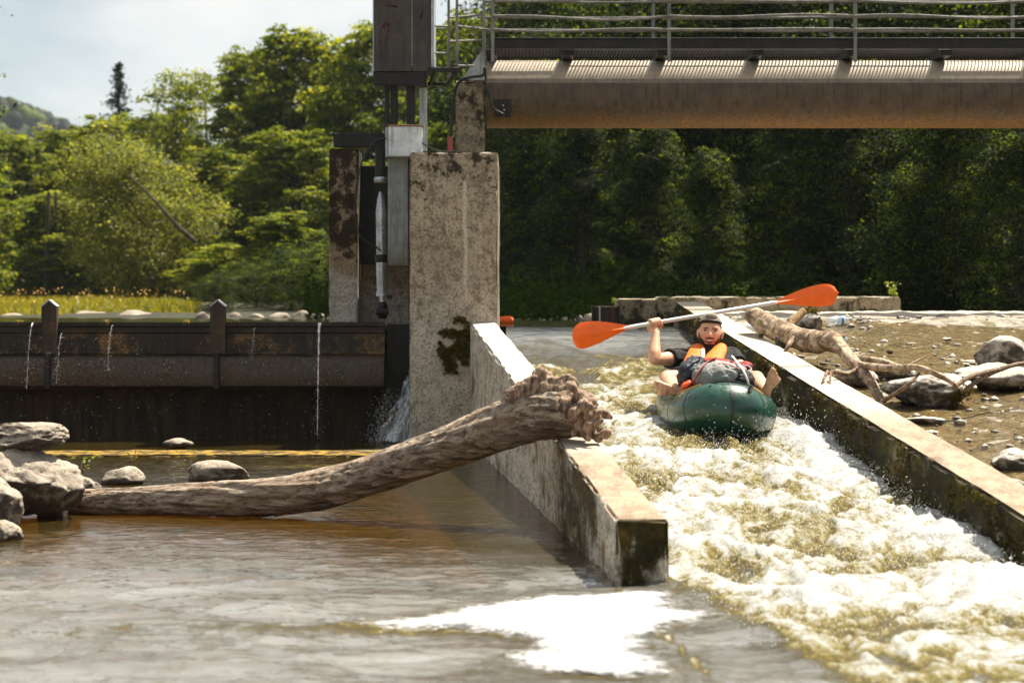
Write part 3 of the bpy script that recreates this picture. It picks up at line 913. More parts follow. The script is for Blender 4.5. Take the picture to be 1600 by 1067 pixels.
def shore(X):
    return np.where(X < 0, 29.0 - X * 0.75, 29.0 - np.clip(X, 0, 4) * 0.7)
def ground_z(X, Y):
    lower = np.full_like(X, -0.30)
    bankl = sstep(-5.2, -7.5, X) * 1.3
    bankr = sstep(6.5, 9.0, X) * 2.0
    lower = lower + bankl + bankr + 0.06 * fbm(np.stack([X * 1.1, Y * 1.1, X * 0], -1), 3)
    Ys = shore(X)
    d = Y - Ys
    up = 0.45 + sstep(-2.0, 0.5, d) * 0.53 + np.clip(d, 0, 60) * 0.0085
    hill = sstep(2.0, 9.0, X - (Y - 30) * 0.04) * np.clip(d - 12.0, 0, 30) * 0.25
    up = up + hill + sstep(-7.5, -11, X) * sstep(34, 26, Y) * 0.5 + 0.10 * fbm(np.stack([X * 0.35, Y * 0.35, X * 0], -1), 3) * sstep(0, 3, d)
    far = sstep(110, 400, Y) * 3
    return np.where(Y < 21.25, lower, up + far)

xs = np.concatenate([np.linspace(-900, -30, 18)[:-1], np.linspace(-30, -8, 30)[:-1], np.linspace(-8, 10, 91)[:-1], np.linspace(10, 40, 30)[:-1], np.linspace(40, 900, 16)])
ys = np.concatenate([np.linspace(-60, 4, 14)[:-1], np.linspace(4, 21.2, 80), np.linspace(21.3, 60, 130)[:-1], np.linspace(60, 130, 40)[:-1], np.linspace(130, 1500, 20)])
GX, GY = np.meshgrid(xs, ys, indexing='ij')
GZ = ground_z(GX, GY)
def gridfaces(nx, ny):
    i, j = np.meshgrid(np.arange(nx - 1), np.arange(ny - 1), indexing='ij')
    a = i * ny + j
    return np.stack([a, a + ny, a + ny + 1, a + 1], -1).reshape(-1, 4)
g_o = link('ground', mesh_np('ground', np.stack([GX, GY, GZ], -1), gridfaces(len(xs), len(ys))), M['ground'])
tag(g_o, kind='structure')

# wooded hill far behind
hx = np.linspace(-420, 60, 130); hy = np.linspace(560, 900, 40)
HX, HY = np.meshgrid(hx, hy, indexing='ij')
prof = 56 * np.exp(-((HX + 165) / 90.0) ** 2)
HZ = 1 + prof * sstep(560, 640, HY) * (1 + 0.0 * HX) + 3.0 * fbm(np.stack([HX * 0.08, HY * 0.08, HX * 0], -1), 4) * sstep(2, 10, prof)
hill_o = link('hill', mesh_np('hill', np.stack([HX, HY, HZ], -1), gridfaces(130, 40)), M['hill'])
tag(hill_o, kind='structure')
# its woodland: bumpy crowns reading as one mass
hv = []; hf = []; n0 = 0; tone = []
Vi, Fi = ico(2)
for k in range(3200):
    x = R.uniform(-330, -40); y = R.uniform(575, 700)
    pz = 1 + 56 * math.exp(-((x + 165) / 90.0) ** 2) * float(sstep(560, 640, np.array(y)))
    r = R.uniform(1.3, 2.8)
    d = Vi * (1 + 0.35 * fbm(Vi * 2.1 + k, 2))[:, None] * np.array([r, r, r * R.uniform(0.9, 1.5)])
    hv.append(d + [x, y, pz + r * 0.5]); hf.append(Fi + n0); n0 += len(Vi); tone.append(np.full(len(Vi), R.uniform(0, 1)))
hw = link('hillside_wood', mesh_np('hillside_wood', np.concatenate(hv), np.concatenate(hf), attrs={'tone': np.concatenate(tone)}), M['leaf_dark'])
tag(hw, 'far wooded hillside above the left tree line', 'woodland', kind='stuff')

# ---- tail water and chute as one sheet
wx = np.arange(-5.2, 4.6, 0.022); wy = np.arange(6.0, 22.3, 0.026)
WX, WY = np.meshgrid(wx, wy, indexing='ij')
inch = (WX > XL(WY) + 0.11) & (WX < XR(WY) + 0.125) & (WY > 10.27)
xb = 0.66 + 0.127 * (10.27 - WY)
rapid_dn = sstep(-0.10, 0.22, WX - xb) * (WY <= 10.27)
zb = np.where(inch | (WY > 20.9), chute_z(WY), 0.0)
Yk = np.array([5, 8.0, 9.5, 11, 13, 15, 17, 18.5, 19.6, 20.6, 21.4, 23])
Ak = np.array([.036, .044, .066, .078, .076, .068, .055, .040, .026, .011, .003, .002])
A = np.interp(WY, Yk, Ak)
turb = np.where(inch, 1.0, rapid_dn)
flow = np.stack([WX + 0.0784 * WY, WY * 0.50, np.zeros_like(WX)], -1)
warp = np.stack([fbm(flow * 1.7 + 5, 2), fbm(flow * 1.7 + 35, 2), np.zeros_like(WX)], -1) * 0.35
fl = flow + warp
n_a = fbm(fl * 1.9, 2)
r_b = 1 - 2 * np.abs(perlin(fl * 3.6 + 3))
r_c = 1 - 2 * np.abs(perlin(fl * 8.5 + 7))
n_d = perlin(fl * 19 + 11)
n_e = perlin(fl * 37 + 1)
hgt = 1.0 * n_a + 0.55 * r_b + 0.36 * r_c + 0.28 * n_d + 0.12 * n_e - 0.25
edge = np.exp(-np.clip(XR(WY) - WX, 0, 5) / 0.16) * sstep(18.5, 16.5, WY)
mound = 0.09 * np.exp(-((WY - 11.75) / 0.4) ** 2) * np.exp(-((WX - XR(WY) + 0.10) / 0.16) ** 2) + 0.06 * np.exp(-((WY - 15.2) / 0.8) ** 2) * np.exp(-((WX - XR(WY) + 0.16) / 0.18) ** 2)
# V-shaped smooth tongue at the crest with standing folds on both sides
tongue = 0.035 * np.exp(-((WY - 20.35) / 0.25) ** 2) * np.sin(WX * 5.5 + 0.6) * inch
folds = 0.03 * np.sin(WY * 6.5 + 1.2 * np.sin(WX * 2.4)) * sstep(20.3, 19.6, WY) * sstep(17.2, 18.6, WY) * inch
cal = 0.0045 + 0.011 * sstep(13.8, 10.5, WY)
q = np.stack([WX * 0.75, WY * 1.25, np.zeros_like(WX)], -1)
wq = q + 0.25 * np.stack([fbm(q * 1.3, 2), fbm(q * 1.3 + 20, 2), np.zeros_like(WX)], -1)
lake = 0.9 * perlin(wq * 2.1) + 0.8 * (0.5 - np.abs(perlin(wq * 4.3 + 9))) + 0.55 * perlin(wq * 9.5 + 4) + 0.22 * perlin(wq * 20 + 2)
nearr = np.exp(-np.clip(xb - WX, 0, 9) / 0.8) * sstep(11.5, 10.0, WY)
FD = np.full(WX.shape, -9.0)
outline = [(-0.55, 9.0), (-0.40, 9.2), (0.0, 9.75), (0.30, 9.92), (0.62, 9.98), (0.66, 9.55), (0.74, 9.25), (0.56, 8.75), (0.50, 8.40), (0.56, 8.05), (0.46, 7.72), (0.1, 7.78), (-0.02, 8.0), (0.02, 8.5), (-0.14, 8.78), (-0.40, 8.86)]
op = spline(outline + outline[:1], 160)
def inside_dist(x, y, poly):
    a = poly[:-1]; b = poly[1:]
    dmin = np.full(x.shape, 1e9); ins = np.zeros(x.shape, bool)
    for (x0, y0), (x1, y1) in zip(a, b):
        dx, dy = x1 - x0, y1 - y0
        t = np.clip(((x - x0) * dx + (y - y0) * dy) / (dx * dx + dy * dy + 1e-12), 0, 1)
        dmin = np.minimum(dmin, np.hypot(x - x0 - t * dx, y - y0 - t * dy))
        c = ((y0 > y) != (y1 > y)) & (x < (x1 - x0) * (y - y0) / (y1 - y0 + 1e-12) + x0)
        ins ^= c
    return np.where(ins, dmin, -dmin)
ia = (wx > -1.9) & (wx < 1.5); ib = (wy > 6.9) & (wy < 10.7)
FD[np.ix_(ia, ib)] = inside_dist(WX[np.ix_(ia, ib)], WY[np.ix_(ia, ib)], op)
zsurf = zb + turb * (A * hgt - 0.05 * sstep(0.7, 0.1, XR(WY) - WX) * sstep(18.5, 17, WY) * sstep(10.5, 11.5, WY) + mound) + tongue + folds + (1 - turb) * lake * (cal + 0.013 * nearr) * (1 - 0.9 * sstep(-0.25, 0.05, FD))
fY = np.interp(WY, [5, 7.2, 8.6, 9.8, 11, 12.5, 14, 15.5, 16.8, 18, 19.2, 20.2, 21], [0.0, .05, .20, .36, .20, .19, .20, .14, .0, -.12, -.26, -.65, -1.2])
foam = turb * (fY + 0.75 * n_a + 0.32 * r_b + 0.28 * r_c + 0.2 * n_d + edge * 0.15 + mound * 5) + (1 - turb) * (-0.55)
foam += (1 - turb) * 0.55 * np.exp(-((WY - 8.95 - 0.10 * WX) / 0.28) ** 2) * sstep(-3.2, -0.6, WX) * sstep(0.9, 0.1, WX)
foam += (1 - turb) * 0.25 * sstep(9.4, 7.0, WY) * (0.4 + fbm(wq * 2.6 + 60, 3))
# raft pushes clear dark water under its bow and throws white water beside it
foam -= 0.75 * np.exp(-(((WX - 1.22) / 0.30) ** 2 + ((WY - 14.95) / 0.32) ** 2))
foam += 0.45 * np.exp(-(((WX - 1.80) / 0.18) ** 2 + ((WY - 14.7) / 0.9) ** 2))
# splash where the leak falls beside the pier and along the gate sill
foam += 1.1 * np.exp(-(((WX + 1.12) / 0.35) ** 2 + ((WY - 19.4) / 0.5) ** 2)) + 0.7 * np.exp(-(((WX + 1.3) / 0.8) ** 2 + ((WY - 17.6) / 0.28) ** 2))
foam += 0.75 * np.exp(-((XL(WY) - WX) / 0.022) ** 2) * (WX < XL(WY)) * (WY < 14)
foam += (1 - turb) * 0.45 * np.exp(-(np.clip(-FD, 0, 9) / 0.10)) * (FD < 0.05)
V = np.stack([WX + turb * A * 0.45 * perlin(fl * 6 + 40), WY + turb * A * 0.6 * perlin(fl * 6 + 80), zsurf], -1).reshape(-1, 3)
milk_sheen = np.clip(0.54 * sstep(12.2, 9.8, WY + 0.5 * fbm(wq * 1.2 + 77, 3) * 2) * (0.75 + 0.9 * fbm(wq * 2.2 + 31, 3)), 0, 0.9)  # foreground: aerated water, plus sky reflection put into the body colour
milk_sheen = np.where(inch, 0.15 + 0.35 * np.exp(-((WY - 20.7) / 0.5) ** 2), milk_sheen)  # extra pale tone at the lip paints the reflected sky
fc = gridfaces(len(wx), len(wy))
cx = WX.ravel()[fc].mean(1); cy = WY.ravel()[fc].mean(1); zz = zsurf.ravel()[fc]
keep = (np.abs(cx) < 0.2117 * cy + 1.1) & (cx < XR(cy) + 0.14) & ((zz.max(1) - zz.min(1)) < 0.25)
keep &= ~((cy > 20.9) & (cx < -0.05))
fc = fc[keep]
used = np.zeros(len(V), bool); used[fc.ravel()] = True
remap = np.cumsum(used) - 1
river = link('river', mesh_np('river', V[used], remap[fc], attrs={'foam': foam.ravel()[used], 'milk_sheen': milk_sheen.ravel()[used]}), M['river'])
tag(river, kind='structure')
# plain continuation of the tail water outside the detailed sheet
mb = MB()
for (x0, x1, y0, y1) in ((-40, -2.6, -50, 6.0), (2.6, 40, -50, 6.0), (-2.6, 2.6, -50, 6.0), (-40, -5.2, 6.0, 21)):
    mb.add([[x0, y0, -0.004], [x1, y0, -0.004], [x1, y1, -0.004], [x0, y1, -0.004]], [[0, 1, 2, 3]])
tag(mb.build('river_reach', M['upper']), kind='structure')

# headwater
ux = np.arange(-30, 14, 0.16); uy = np.concatenate([np.arange(21.3, 34, 0.09), np.arange(34, 62, 0.5)])
UX, UY = np.meshgrid(ux, uy, indexing='ij')
un = 0.006 * (perlin(np.stack([UX * 1.5, UY * 2.5, UX * 0], -1)) + 0.6 * perlin(np.stack([UX * 3.5, UY * 6, UX * 0 + 4], -1)))
fc = gridfaces(len(ux), len(uy))
cx = UX.ravel()[fc].mean(1); cy = UY.ravel()[fc].mean(1)
keep = ~((cx > -0.25) & (cx < 1.8) & (cy < 22.25)) & ~((cx > 1.6) & (cy < 22.9))
tag(link('headwater', mesh_np('headwater', np.stack([UX, UY, ZU + un], -1), fc[keep]), M['upper']), kind='structure')

# ---- weir apron on the right: stone ramp with a film of running water
ax_ = np.linspace(0, 1, 90); ay_ = np.arange(8.6, 23.4, 0.07)
AU, AY = np.meshgrid(ax_, ay_, indexing='ij')
AX = (XR(AY) + 0.2) + AU * 4.6
AZ = apron_z(AX, AY) - 0.02 + 0.030 * fbm(np.stack([AX * 6, AY * 4, AX * 0], -1), 4)
AZ = np.where(AY > 23.1, AZ - 0.7, AZ)
tag(link('weir_apron', mesh_np('weir_apron', np.stack([AX, AY, AZ], -1), gridfaces(90, len(ay_))), M['apron']), kind='structure')
sel = ay_ < 21.0
AX2, AY2 = AX[:, sel], AY[:, sel]
pf = np.stack([AX2, AY2 * 0.7, AX2 * 0], -1)
FZ = apron_z(AX2, AY2) - 0.014 + 0.012 * perlin(pf * 6) + 0.013 * (0.5 - np.abs(perlin(pf * 13 + 3))) + 0.004 * perlin(pf * 27)
FZ -= sstep(20.2, 20.9, AY2 + 0.5 * np.sin(AX2 * 1.7)) * 0.03
# loose gravel half buried in the apron
g = np.random.default_rng(91)
gv = []; gf = []; gn = 0
Vg, Fg = ico(1)
for k in range(1100):
    u_ = g.uniform(0.02, 0.98); yq = g.uniform(11.0, 21.6)
    xq = XR(yq) + 0.3 + u_ * 3.4
    if xq > 0.2117 * yq + 0.4: continue
    if fbm(np.array([[xq * 1.1, yq * 0.8, 2.0]]), 2)[0] < -0.05: continue
    r_ = 0.012 + 0.035 * g.uniform() ** 3
    zq = float(apron_z(np.array([xq]), np.array([yq]))[0])
    gv.append(Vg * (1 + 0.3 * g.normal(size=(len(Vg), 1))) * np.array([r_, r_ * g.uniform(0.6, 1.2), r_ * g.uniform(0.35, 0.7)]) + [xq, yq, zq - 0.014]); gf.append(Fg + gn); gn += len(Vg)
tag(link('apron_gravel', mesh_np('apron_gravel', np.concatenate(gv), np.concatenate(gf)), M['rock_w']), 'loose gravel scattered over the wet weir apron', 'gravel', kind='stuff')
tag(link('apron_water', mesh_np('apron_water', np.stack([AX2, AY2, FZ], -1), gridfaces(90, int(sel.sum()))), M['film']), kind='structure')

# ---- settled foam raft in the foreground
tx = np.linspace(-1.9, 1.35, 300); ty = np.linspace(7.3, 10.35, 320)
TX, TY = np.meshgrid(tx, ty, indexing='ij')
sd = inside_dist(TX, TY, op) + 0.16 * fbm(np.stack([TX * 3, TY * 1.6, TX * 0], -1), 5, 0.6) + 0.07 * fbm(np.stack([TX * 14, TY * 9, TX * 0], -1), 4, 0.6)
FZ2 = 0.007 + 0.014 * sstep(0.0, 0.25, sd) + 0.004 * fbm(np.stack([TX * 6, TY * 6, TX * 0 + 3], -1), 3)
fc = gridfaces(300, 320)
keep = sd.ravel()[fc].max(1) > -0.10
fc = fc[keep]
V = np.stack([TX, TY, FZ2], -1).reshape(-1, 3)
used = np.zeros(len(V), bool); used[fc.ravel()] = True
remap = np.cumsum(used) - 1
tag(link('foam_patch', mesh_np('foam_patch', V[used], remap[fc], attrs={'thick': sd.ravel()[used]}), M['foam']), 'white foam floating below the end of the left chute wall', 'foam', kind='stuff')

# ---- spray: drops thrown up over the rapid, at the gate and the side fall
def drops(name, pts, rad, label, parent=None):
    Vo = np.array([[1, 0, 0], [-1, 0, 0], [0, 1, 0], [0, -1, 0], [0, 0, 1], [0, 0, -1]], float)
    Fo = np.array([[0, 2, 4], [2, 1, 4], [1, 3, 4], [3, 0, 4], [2, 0, 5], [1, 2, 5], [3, 1, 5], [0, 3, 5]])
    n = len(pts)
    V = pts[:, None, :] + Vo[None] * rad[:, None, None] * np.array([1, 1, 1.25])
    Fc = (Fo[None] + (np.arange(n) * 6)[:, None, None]).reshape(-1, 3)
    o = link(name, mesh_np(name, V.reshape(-1, 3), Fc), M['drop'], parent)
    tag(o, label, None if parent else 'spray', kind='stuff')
    return o
n = 20000
sy = R.uniform(8.2, 18.2, n); sx = R.uniform(0, 1, n)
sxx = XL(sy) + 0.24 + sx * (XR(sy) - XL(sy) - 0.26)
pick = R.uniform(size=n) < np.interp(sy, [8, 9, 11, 15, 17, 18.2], [0.25, 0.6, 0.9, 0.8, 0.4, 0.1])
sy, sxx = sy[pick], sxx[pick]
pick = ~((np.abs(sxx - 1.3) < 0.45) & (sy > 15.0) & (sy < 17.4))
sy, sxx = sy[pick], sxx[pick]
sz = chute_z(sy) + 0.02 + R.exponential(0.022, len(sy))
sr = np.clip(R.lognormal(-6.3, 0.4, len(sy)), 0.001, 0.004)
# extra spray beside the bow of the raft
m = 900
by = R.normal(14.7, 0.35, m); bx = np.where(R.uniform(size=m) < 0.65, R.normal(1.72, 0.12, m), R.normal(1.15, 0.25, m))
bz = chute_z(by) + R.exponential(0.07, m)
tag(drops('rapid_spray', np.concatenate([np.stack([sxx, sy, sz], -1), np.stack([bx, by, bz], -1)]), np.concatenate([sr, np.full(m, 0.0020) * R.uniform(0.5, 1.8, m)]),
          'white spray drops over the rapid in the chute'), cat='spray')

# ------------------------------------------------------------------ concrete works
def wall_corners(Xf, t, y0, y1, zb, ztop):
    """wall along Y: Xf(Y) left face, thickness t"""
    return [(Xf(y0), y0, zb), (Xf(y0) + t, y0, zb), (Xf(y1) + t, y1, zb), (Xf(y1), y1, zb),
            (Xf(y0), y0, ztop(y0)), (Xf(y0) + t, y0, ztop(y0)), (Xf(y1) + t, y1, ztop(y1)), (Xf(y1), y1, ztop(y1))]
cw = hexa('chute_wall', wall_corners(XL, 0.222, 10.27, 20.44, -0.35, WL_top), 0.055, M['wall_l'], chip=0.016, rough=0.006, seed=1, ys=0.35)
tag(cw, 'sloping pale concrete chute wall with the driftwood log lying over it', 'wall', 'chute side walls')
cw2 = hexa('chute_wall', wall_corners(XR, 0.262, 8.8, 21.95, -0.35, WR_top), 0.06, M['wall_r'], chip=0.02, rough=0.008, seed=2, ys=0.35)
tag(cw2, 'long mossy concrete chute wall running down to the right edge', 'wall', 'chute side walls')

def blk(name, x0, x1, ytop, ybot, Y0, depth, mat, cell=0.05, chip=0.014, rough=0.005, seed=0, parent=None, zbot=None):
    """upright block given by its front face in the photo and its depth"""
    a = P(x0, ytop, Y0); b = P(x1, ybot, Y0)
    zb = b.z if zbot is None else zbot
    c = [(a.x, Y0, zb), (b.x, Y0, zb), (b.x, Y0 + depth, zb), (a.x, Y0 + depth, zb),
         (a.x, Y0, a.z), (b.x, Y0, a.z), (b.x, Y0 + depth, a.z), (a.x, Y0 + depth, a.z)]
    return hexa(name, c, cell, mat, parent, chip, rough, seed)
pier = blk('gate_pier', 640, 778, 238, 720, 20.44, 2.6, M['pier'], 0.045, 0.016, 0.005, 3, zbot=-0.3)
tag(pier, 'tall square lichen-speckled concrete pier at the head of the chute', 'pier', 'concrete piers')
# moss cushion hanging on the pier where the wall meets it
def moss_pad(name, c, dims, n, label, parent=None, mat=None, seed=0, nrm=(0, -1, 0.4), ls=0.022, cat='moss'):
    g = np.random.default_rng(seed)
    pts = g.normal(size=(n, 3)) * 0.42
    pts = pts[np.linalg.norm(pts, axis=1) < 1.0] * np.array(dims) / 2
    pts = pts[fbm(pts * 9 + seed * 3, 3) > -0.04]
    pts += 0.15 * np.array(dims) * fbm(pts * 9 + seed, 2)[:, None]
    return leafcloud(name, pts + np.array(c), ls, mat or M['moss'], g, np.tile(np.array(nrm, float), (len(pts), 1)), 0.9, parent, label, cat)
def leafcloud(name, pts, size, mat, g, nrm, spread, parent=None, label=None, cat=None, kind=None, tone=None, aspect=0.55):
    n = len(pts)
    nn = nrm + g.normal(size=(n, 3)) * spread
    nn /= np.linalg.norm(nn, axis=1)[:, None] + 1e-9
    a = np.cross(nn, g.normal(size=(n, 3))); a /= np.linalg.norm(a, axis=1)[:, None] + 1e-9
    b = np.cross(nn, a)
    sz = size * g.uniform(0.6, 1.35, n)[:, None] if np.isscalar(size) else size[:, None]
    V = np.stack([pts - a * sz, pts + b * sz * aspect + nn * sz * 0.18, pts + a * sz, pts - b * sz * aspect + nn * sz * 0.18], 1).reshape(-1, 3)
    Fc = np.arange(n * 4).reshape(n, 4)
    if tone is None: tone = g.uniform(0, 1, n)
    me = mesh_np(name, V, Fc, False, {'tone': np.repeat(np.clip(tone, 0, 1), 4)})
    o = link(name, me, mat, parent)
    if label: tag(o, label, cat, kind=kind)
    return o
moss_pad('moss_clump', P(712, 540, 20.43), (0.34, 0.035, 0.52), 3600, 'dark moss clump hanging where the wall joins the tall pier', seed=5)

oldp = blk('side_pier', 514, 559, 232, 502, 21.75, 0.6, M['pier_old'], 0.04, 0.016, 0.006, 4, zbot=0.3)
tag(oldp, 'narrow blackened concrete pier carrying the steel beam', 'pier', 'concrete piers')
rec = blk('recess_wall', 559.6, 648, 402, 502, 22.2, 0.3, M['pier_old'], 0.05, 0.01, 0.004, 5, zbot=0.3)
tag(rec, 'pale low concrete wall behind the hydraulic cylinder', 'wall')
plate = MB().box((P(585, 0, 22.15).x, 22.13, (P(0, 262, 22.15).z + P(0, 410, 22.15).z) / 2), (0.30, 0.05, 0.90), bev=0.006)
tag(plate.build('dark_plate', M['dark_steel']), 'black plate in the slot beside the hydraulic cylinder', 'steel plate')  # dark sheet over the black upper part of the slot
bpost = blk('bridge_post', 712, 757, 126, 260, 22.35, 0.3, M['post'], 0.035, 0.014, 0.006, 6, zbot=1.9)
tag(bpost, 'rough concrete post standing on the pier under the bridge end', 'post')

# weir blocks and the stop board behind the chute
b1 = blk('weir_block', 966, 1026, 467, 512, 22.55, 0.9, M['block'], 0.045, 0.02, 0.010, 7, zbot=0.4)
tag(b1, 'short mossy concrete block between stop board and mossy wall', 'concrete block', 'concrete blocks along the weir crest')
b2 = blk('weir_block', 1026.5, 1408, 464, 512, 22.75, 0.75, M['block'], 0.05, 0.022, 0.012, 8, zbot=0.4)
tag(b2, 'long low concrete block behind the birch branch', 'concrete block', 'concrete blocks along the weir crest')
sb = empty('stop_board', P(946, 505, 22.5))
mb = MB().box((0, 0, 0.0), (0.215, 0.06, 0.32), bev=0.008); mb.build('board', M['board'], sb)
MB().box((-0.055, -0.036, 0.02), (0.012, 0.01, 0.27), bev=0.002).build('marker_strip', M['strap_pale'], sb)
MB().box((-0.118, 0.0, 0.0), (0.02, 0.10, 0.33), bev=0.003).build('guide_channel', M['dark_steel'], sb)
MB().box((0.118, 0.0, 0.0), (0.02, 0.10, 0.33), bev=0.003).build('guide_channel', M['dark_steel'], sb)
tag(sb, 'dark wooden stop board with a pale strip beside the weir block', 'stop board')

# sill in front of the gate
s0 = P(60, 712, 18.75); s1 = P(590, 712, 18.75)
sill = hexa('gate_sill', [(-5.5, 18.62, -0.3), (s1.x, 18.7, -0.3), (s1.x, 19.1, -0.3), (-5.5, 19.1, -0.3), (-5.5, 18.62, 0.022), (s1.x, 18.7, 0.012), (s1.x, 19.1, 0.024), (-5.5, 19.1, 0.026)],
            0.08, M['sill'], chip=0.012, rough=0.012, seed=9)
tag(sill, 'low ochre algae-covered concrete sill below the gate', 'sill')

# ------------------------------------------------------------------ flap gate
GY0 = 21.0
gate = empty('flap_gate', (-2.9, GY0, 0))
GL, GR = -6.0, P(601, 0, GY0).x
def gx(o):    # children are built in world coordinates
    o.matrix_parent_inverse = Matrix.Translation(-Vector(o.parent.location)) @ Matrix.Rotation(0, 4, 'Z')
    return o
prof = [(0.00, 1.02), (-0.035, 1.02), (-0.035, 0.985), (-0.012, 0.975), (-0.012, 0.93), (0.0, 0.92), (0.0, 0.735), (-0.10, 0.730), (-0.130, 0.715), (-0.142, 0.66), (-0.150, 0.59), (-0.152, 0.52), (-0.140, 0.47), (-0.11, 0.45), (-0.05, 0.44), (0.02, 0.35), (0.05, 0.0), (0.08, -0.2), (0.14, -0.2), (0.14, 0.9), (0.06, 1.0)]
nx = 150
gxs = np.linspace(GL, GR, nx)
pv = np.array(prof)
V = np.zeros((nx, len(pv), 3))
V[:, :, 0] = gxs[:, None]
dent = fbm(np.stack(np.broadcast_arrays(gxs[:, None] * 1.2, pv[None, :, 1] * 2, 0.0), -1), 3)
V[:, :, 1] = GY0 + pv[None, :, 0] + 0.012 * dent
V[:, :, 2] = pv[None, :, 1] + 0.006 * dent
k = len(pv)
i, j = np.meshgrid(np.arange(nx - 1), np.arange(k), indexing='ij')
a = i * k + j; b = i * k + (j + 1) % k
gp = link('gate_leaf', mesh_np('gate_leaf', V.reshape(-1, 3), np.stack([a, b, b + k, a + k], -1).reshape(-1, 4)), M['gate'], gate, 40)
gx(gp)
for cxp in (80, 342):
    xc = P(cxp, 0, GY0).x; w = 0.066
    poly = [(xc - w, GY0 - 0.10, 0.74), (xc + w, GY0 - 0.10, 0.74), (xc + w, GY0 - 0.10, 1.15), (xc, GY0 - 0.10, 1.205), (xc - w, GY0 - 0.10, 1.15)]
    rb = MB().prism(poly, (0, 0, 0), (0, 0.095, 0))
    o = gx(rb.build('gate_rib', M['rib'], gate, 30, True))
    cp = MB()
    for sg in (-1, 1):
        cp.box((xc + sg * 0.034, GY0 - 0.052, 1.1825), (0.088, 0.115, 0.010), (0, sg * 0.695, 0))
    cpo = cp.build('rib_cap', M['cabinet_edge'], o)
    o2 = MB().box((xc, GY0 - 0.09, 0.60), (0.05, 0.18, 0.32), bev=0.008).build('rib_web', M['dark_steel'], gate); gx(o2)
for (xa, xb_, zz) in ((-6.0, GR, 0.735),):
    gx(MB().box(((xa + xb_) / 2, GY0 - 0.015, zz + 0.015), (xb_ - xa - 0.02, 0.03, 0.022), bev=0.004).build('weld_strip', M['gate'], gate))
gx(MB().box(((GL + GR) / 2, GY0 + 0.22, 0.05), (GR - GL, 0.05, 0.9), bev=0.01).build('back_skin', M['dark_steel'], gate))
tag(gate, 'long dark rusty steel flap gate left of the tall pier', 'gate')
# steel lining of the side slot between gate and pier
lin = MB().box(((P(602, 0, 21.2).x + P(640, 0, 20.6).x) / 2 + 0.01, 21.3, 0.35), (0.24, 0.06, 1.30), bev=0.005)
tag(lin.build('slot_lining', M['dark_steel']), 'dark steel side lining between gate end and tall pier', 'steel plate')

# grass tufts on the crest of the gate
def grass_tuft(name, c, n, h, mat, label, seed, group=None, droop=0.6, cat='grass tuft', width=0.004, lean=(0, 0, 0)):
    g = np.random.default_rng(seed)
    V = []; Fq = []; tn = []; m = 0
    for k in range(n):
        a = g.uniform(0, 2 * np.pi); l = h * g.uniform(0.5, 1.2); d = np.array([math.cos(a), math.sin(a), 0])
        side = np.array([-d[1], d[0], 0]) * width * g.uniform(0.6, 1.4)
        p = np.array(c, float) + g.normal(size=3) * np.array([h * 0.18, h * 0.1, 0])
        tt = g.uniform()
        for s in range(5):
            f = s / 4
            q = p + d * l * f * 0.55 + np.array([0, 0, 1]) * l * (f - droop * 1.3 * f * f) + np.array(lean) * f
            V += [q - side * (1 - f * 0.9), q + side * (1 - f * 0.9)]; tn += [tt, tt]
            if s: Fq.append([m + 2 * s - 2, m + 2 * s - 1, m + 2 * s + 1, m + 2 * s])
        m += 10
    o = link(name, mesh_np(name, V, Fq, False, {'tone': tn}), mat)
    tag(o, label, cat, group)
    return o
for k, (xp, lab) in enumerate(((30, 'dry grass tuft on the gate crest left of the first rib'), (168, 'dry grass tuft on the gate crest between the two ribs'),
                               (292, 'dry grass tuft on the gate crest just left of the second rib'), (366, 'dry grass tuft hanging just right of the second rib'))):
    grass_tuft('grass_tuft', P(xp, 503, GY0 - 0.03) + Vector((0, 0, 0.0)), 16, 0.10, M['drygrass'], lab, 40 + k, 'grass tufts on the gate', droop=1.0)

# water leaking over and beside the gate
def trickle(name, top, zb, r, seed, label, group, nd=60, spread=0.02):
    g = np.random.default_rng(seed)
    e = empty(name, top)
    h = top[2] - zb
    n = 46
    f = np.linspace(0, 1, n)
    pts = np.stack([0.006 * perlin(np.stack([f * 9, f * 0 + seed, f * 0], -1)), -0.03 - 0.26 * np.sqrt(f), -h * f], -1)
    rad = r * (0.6 + 1.3 * perlin(np.stack([f * 22, f * 0 + seed * 3.1, f * 0], -1))) * (1.4 - 0.8 * f) + r * 1.5 * np.exp(-f * 22)
    mb = MB(); mb.tube(pts, np.clip(rad, 0.0006, 0.03), 7, flat=(1, 0.5))
    mb.build('stream', M['drop'], e)
    t = g.uniform(0, 1, nd)
    dp = np.stack([g.normal(0, 1, nd) * spread * (0.3 + t), -0.03 - 0.26 * np.sqrt(t) + g.normal(0, 0.012, nd), -h * t], -1)
    drops('drop', dp, g.uniform(0.0012, 0.0034, nd), None, e)
    tag(e, label, 'trickle', group)
    return e
trickle('water_trickle', P(500, 505, GY0 - 0.03), 0.05, 0.0075, 1, 'strongest trickle of water falling from the gate crest', 'trickles over the gate', 170, 0.03)
trickle('water_trickle', P(52, 505, GY0 - 0.03), 0.45, 0.003, 2, 'thin trickle on the gate left of the first rib', 'trickles over the gate', 60)
trickle('water_trickle', P(98, 520, GY0 - 0.03), 0.5, 0.0008, 3, 'dripping water on the gate just right of the first rib', 'trickles over the gate', 50)
trickle('water_trickle', P(177, 508, GY0 - 0.03), 0.6, 0.0008, 4, 'dripping water on the gate between the two ribs', 'trickles over the gate', 40)
trickle('water_trickle', P(399, 512, GY0 - 0.03), 0.7, 0.0008, 5, 'dripping water on the gate right of the second rib', 'trickles over the gate', 40)
g = np.random.default_rng(12)
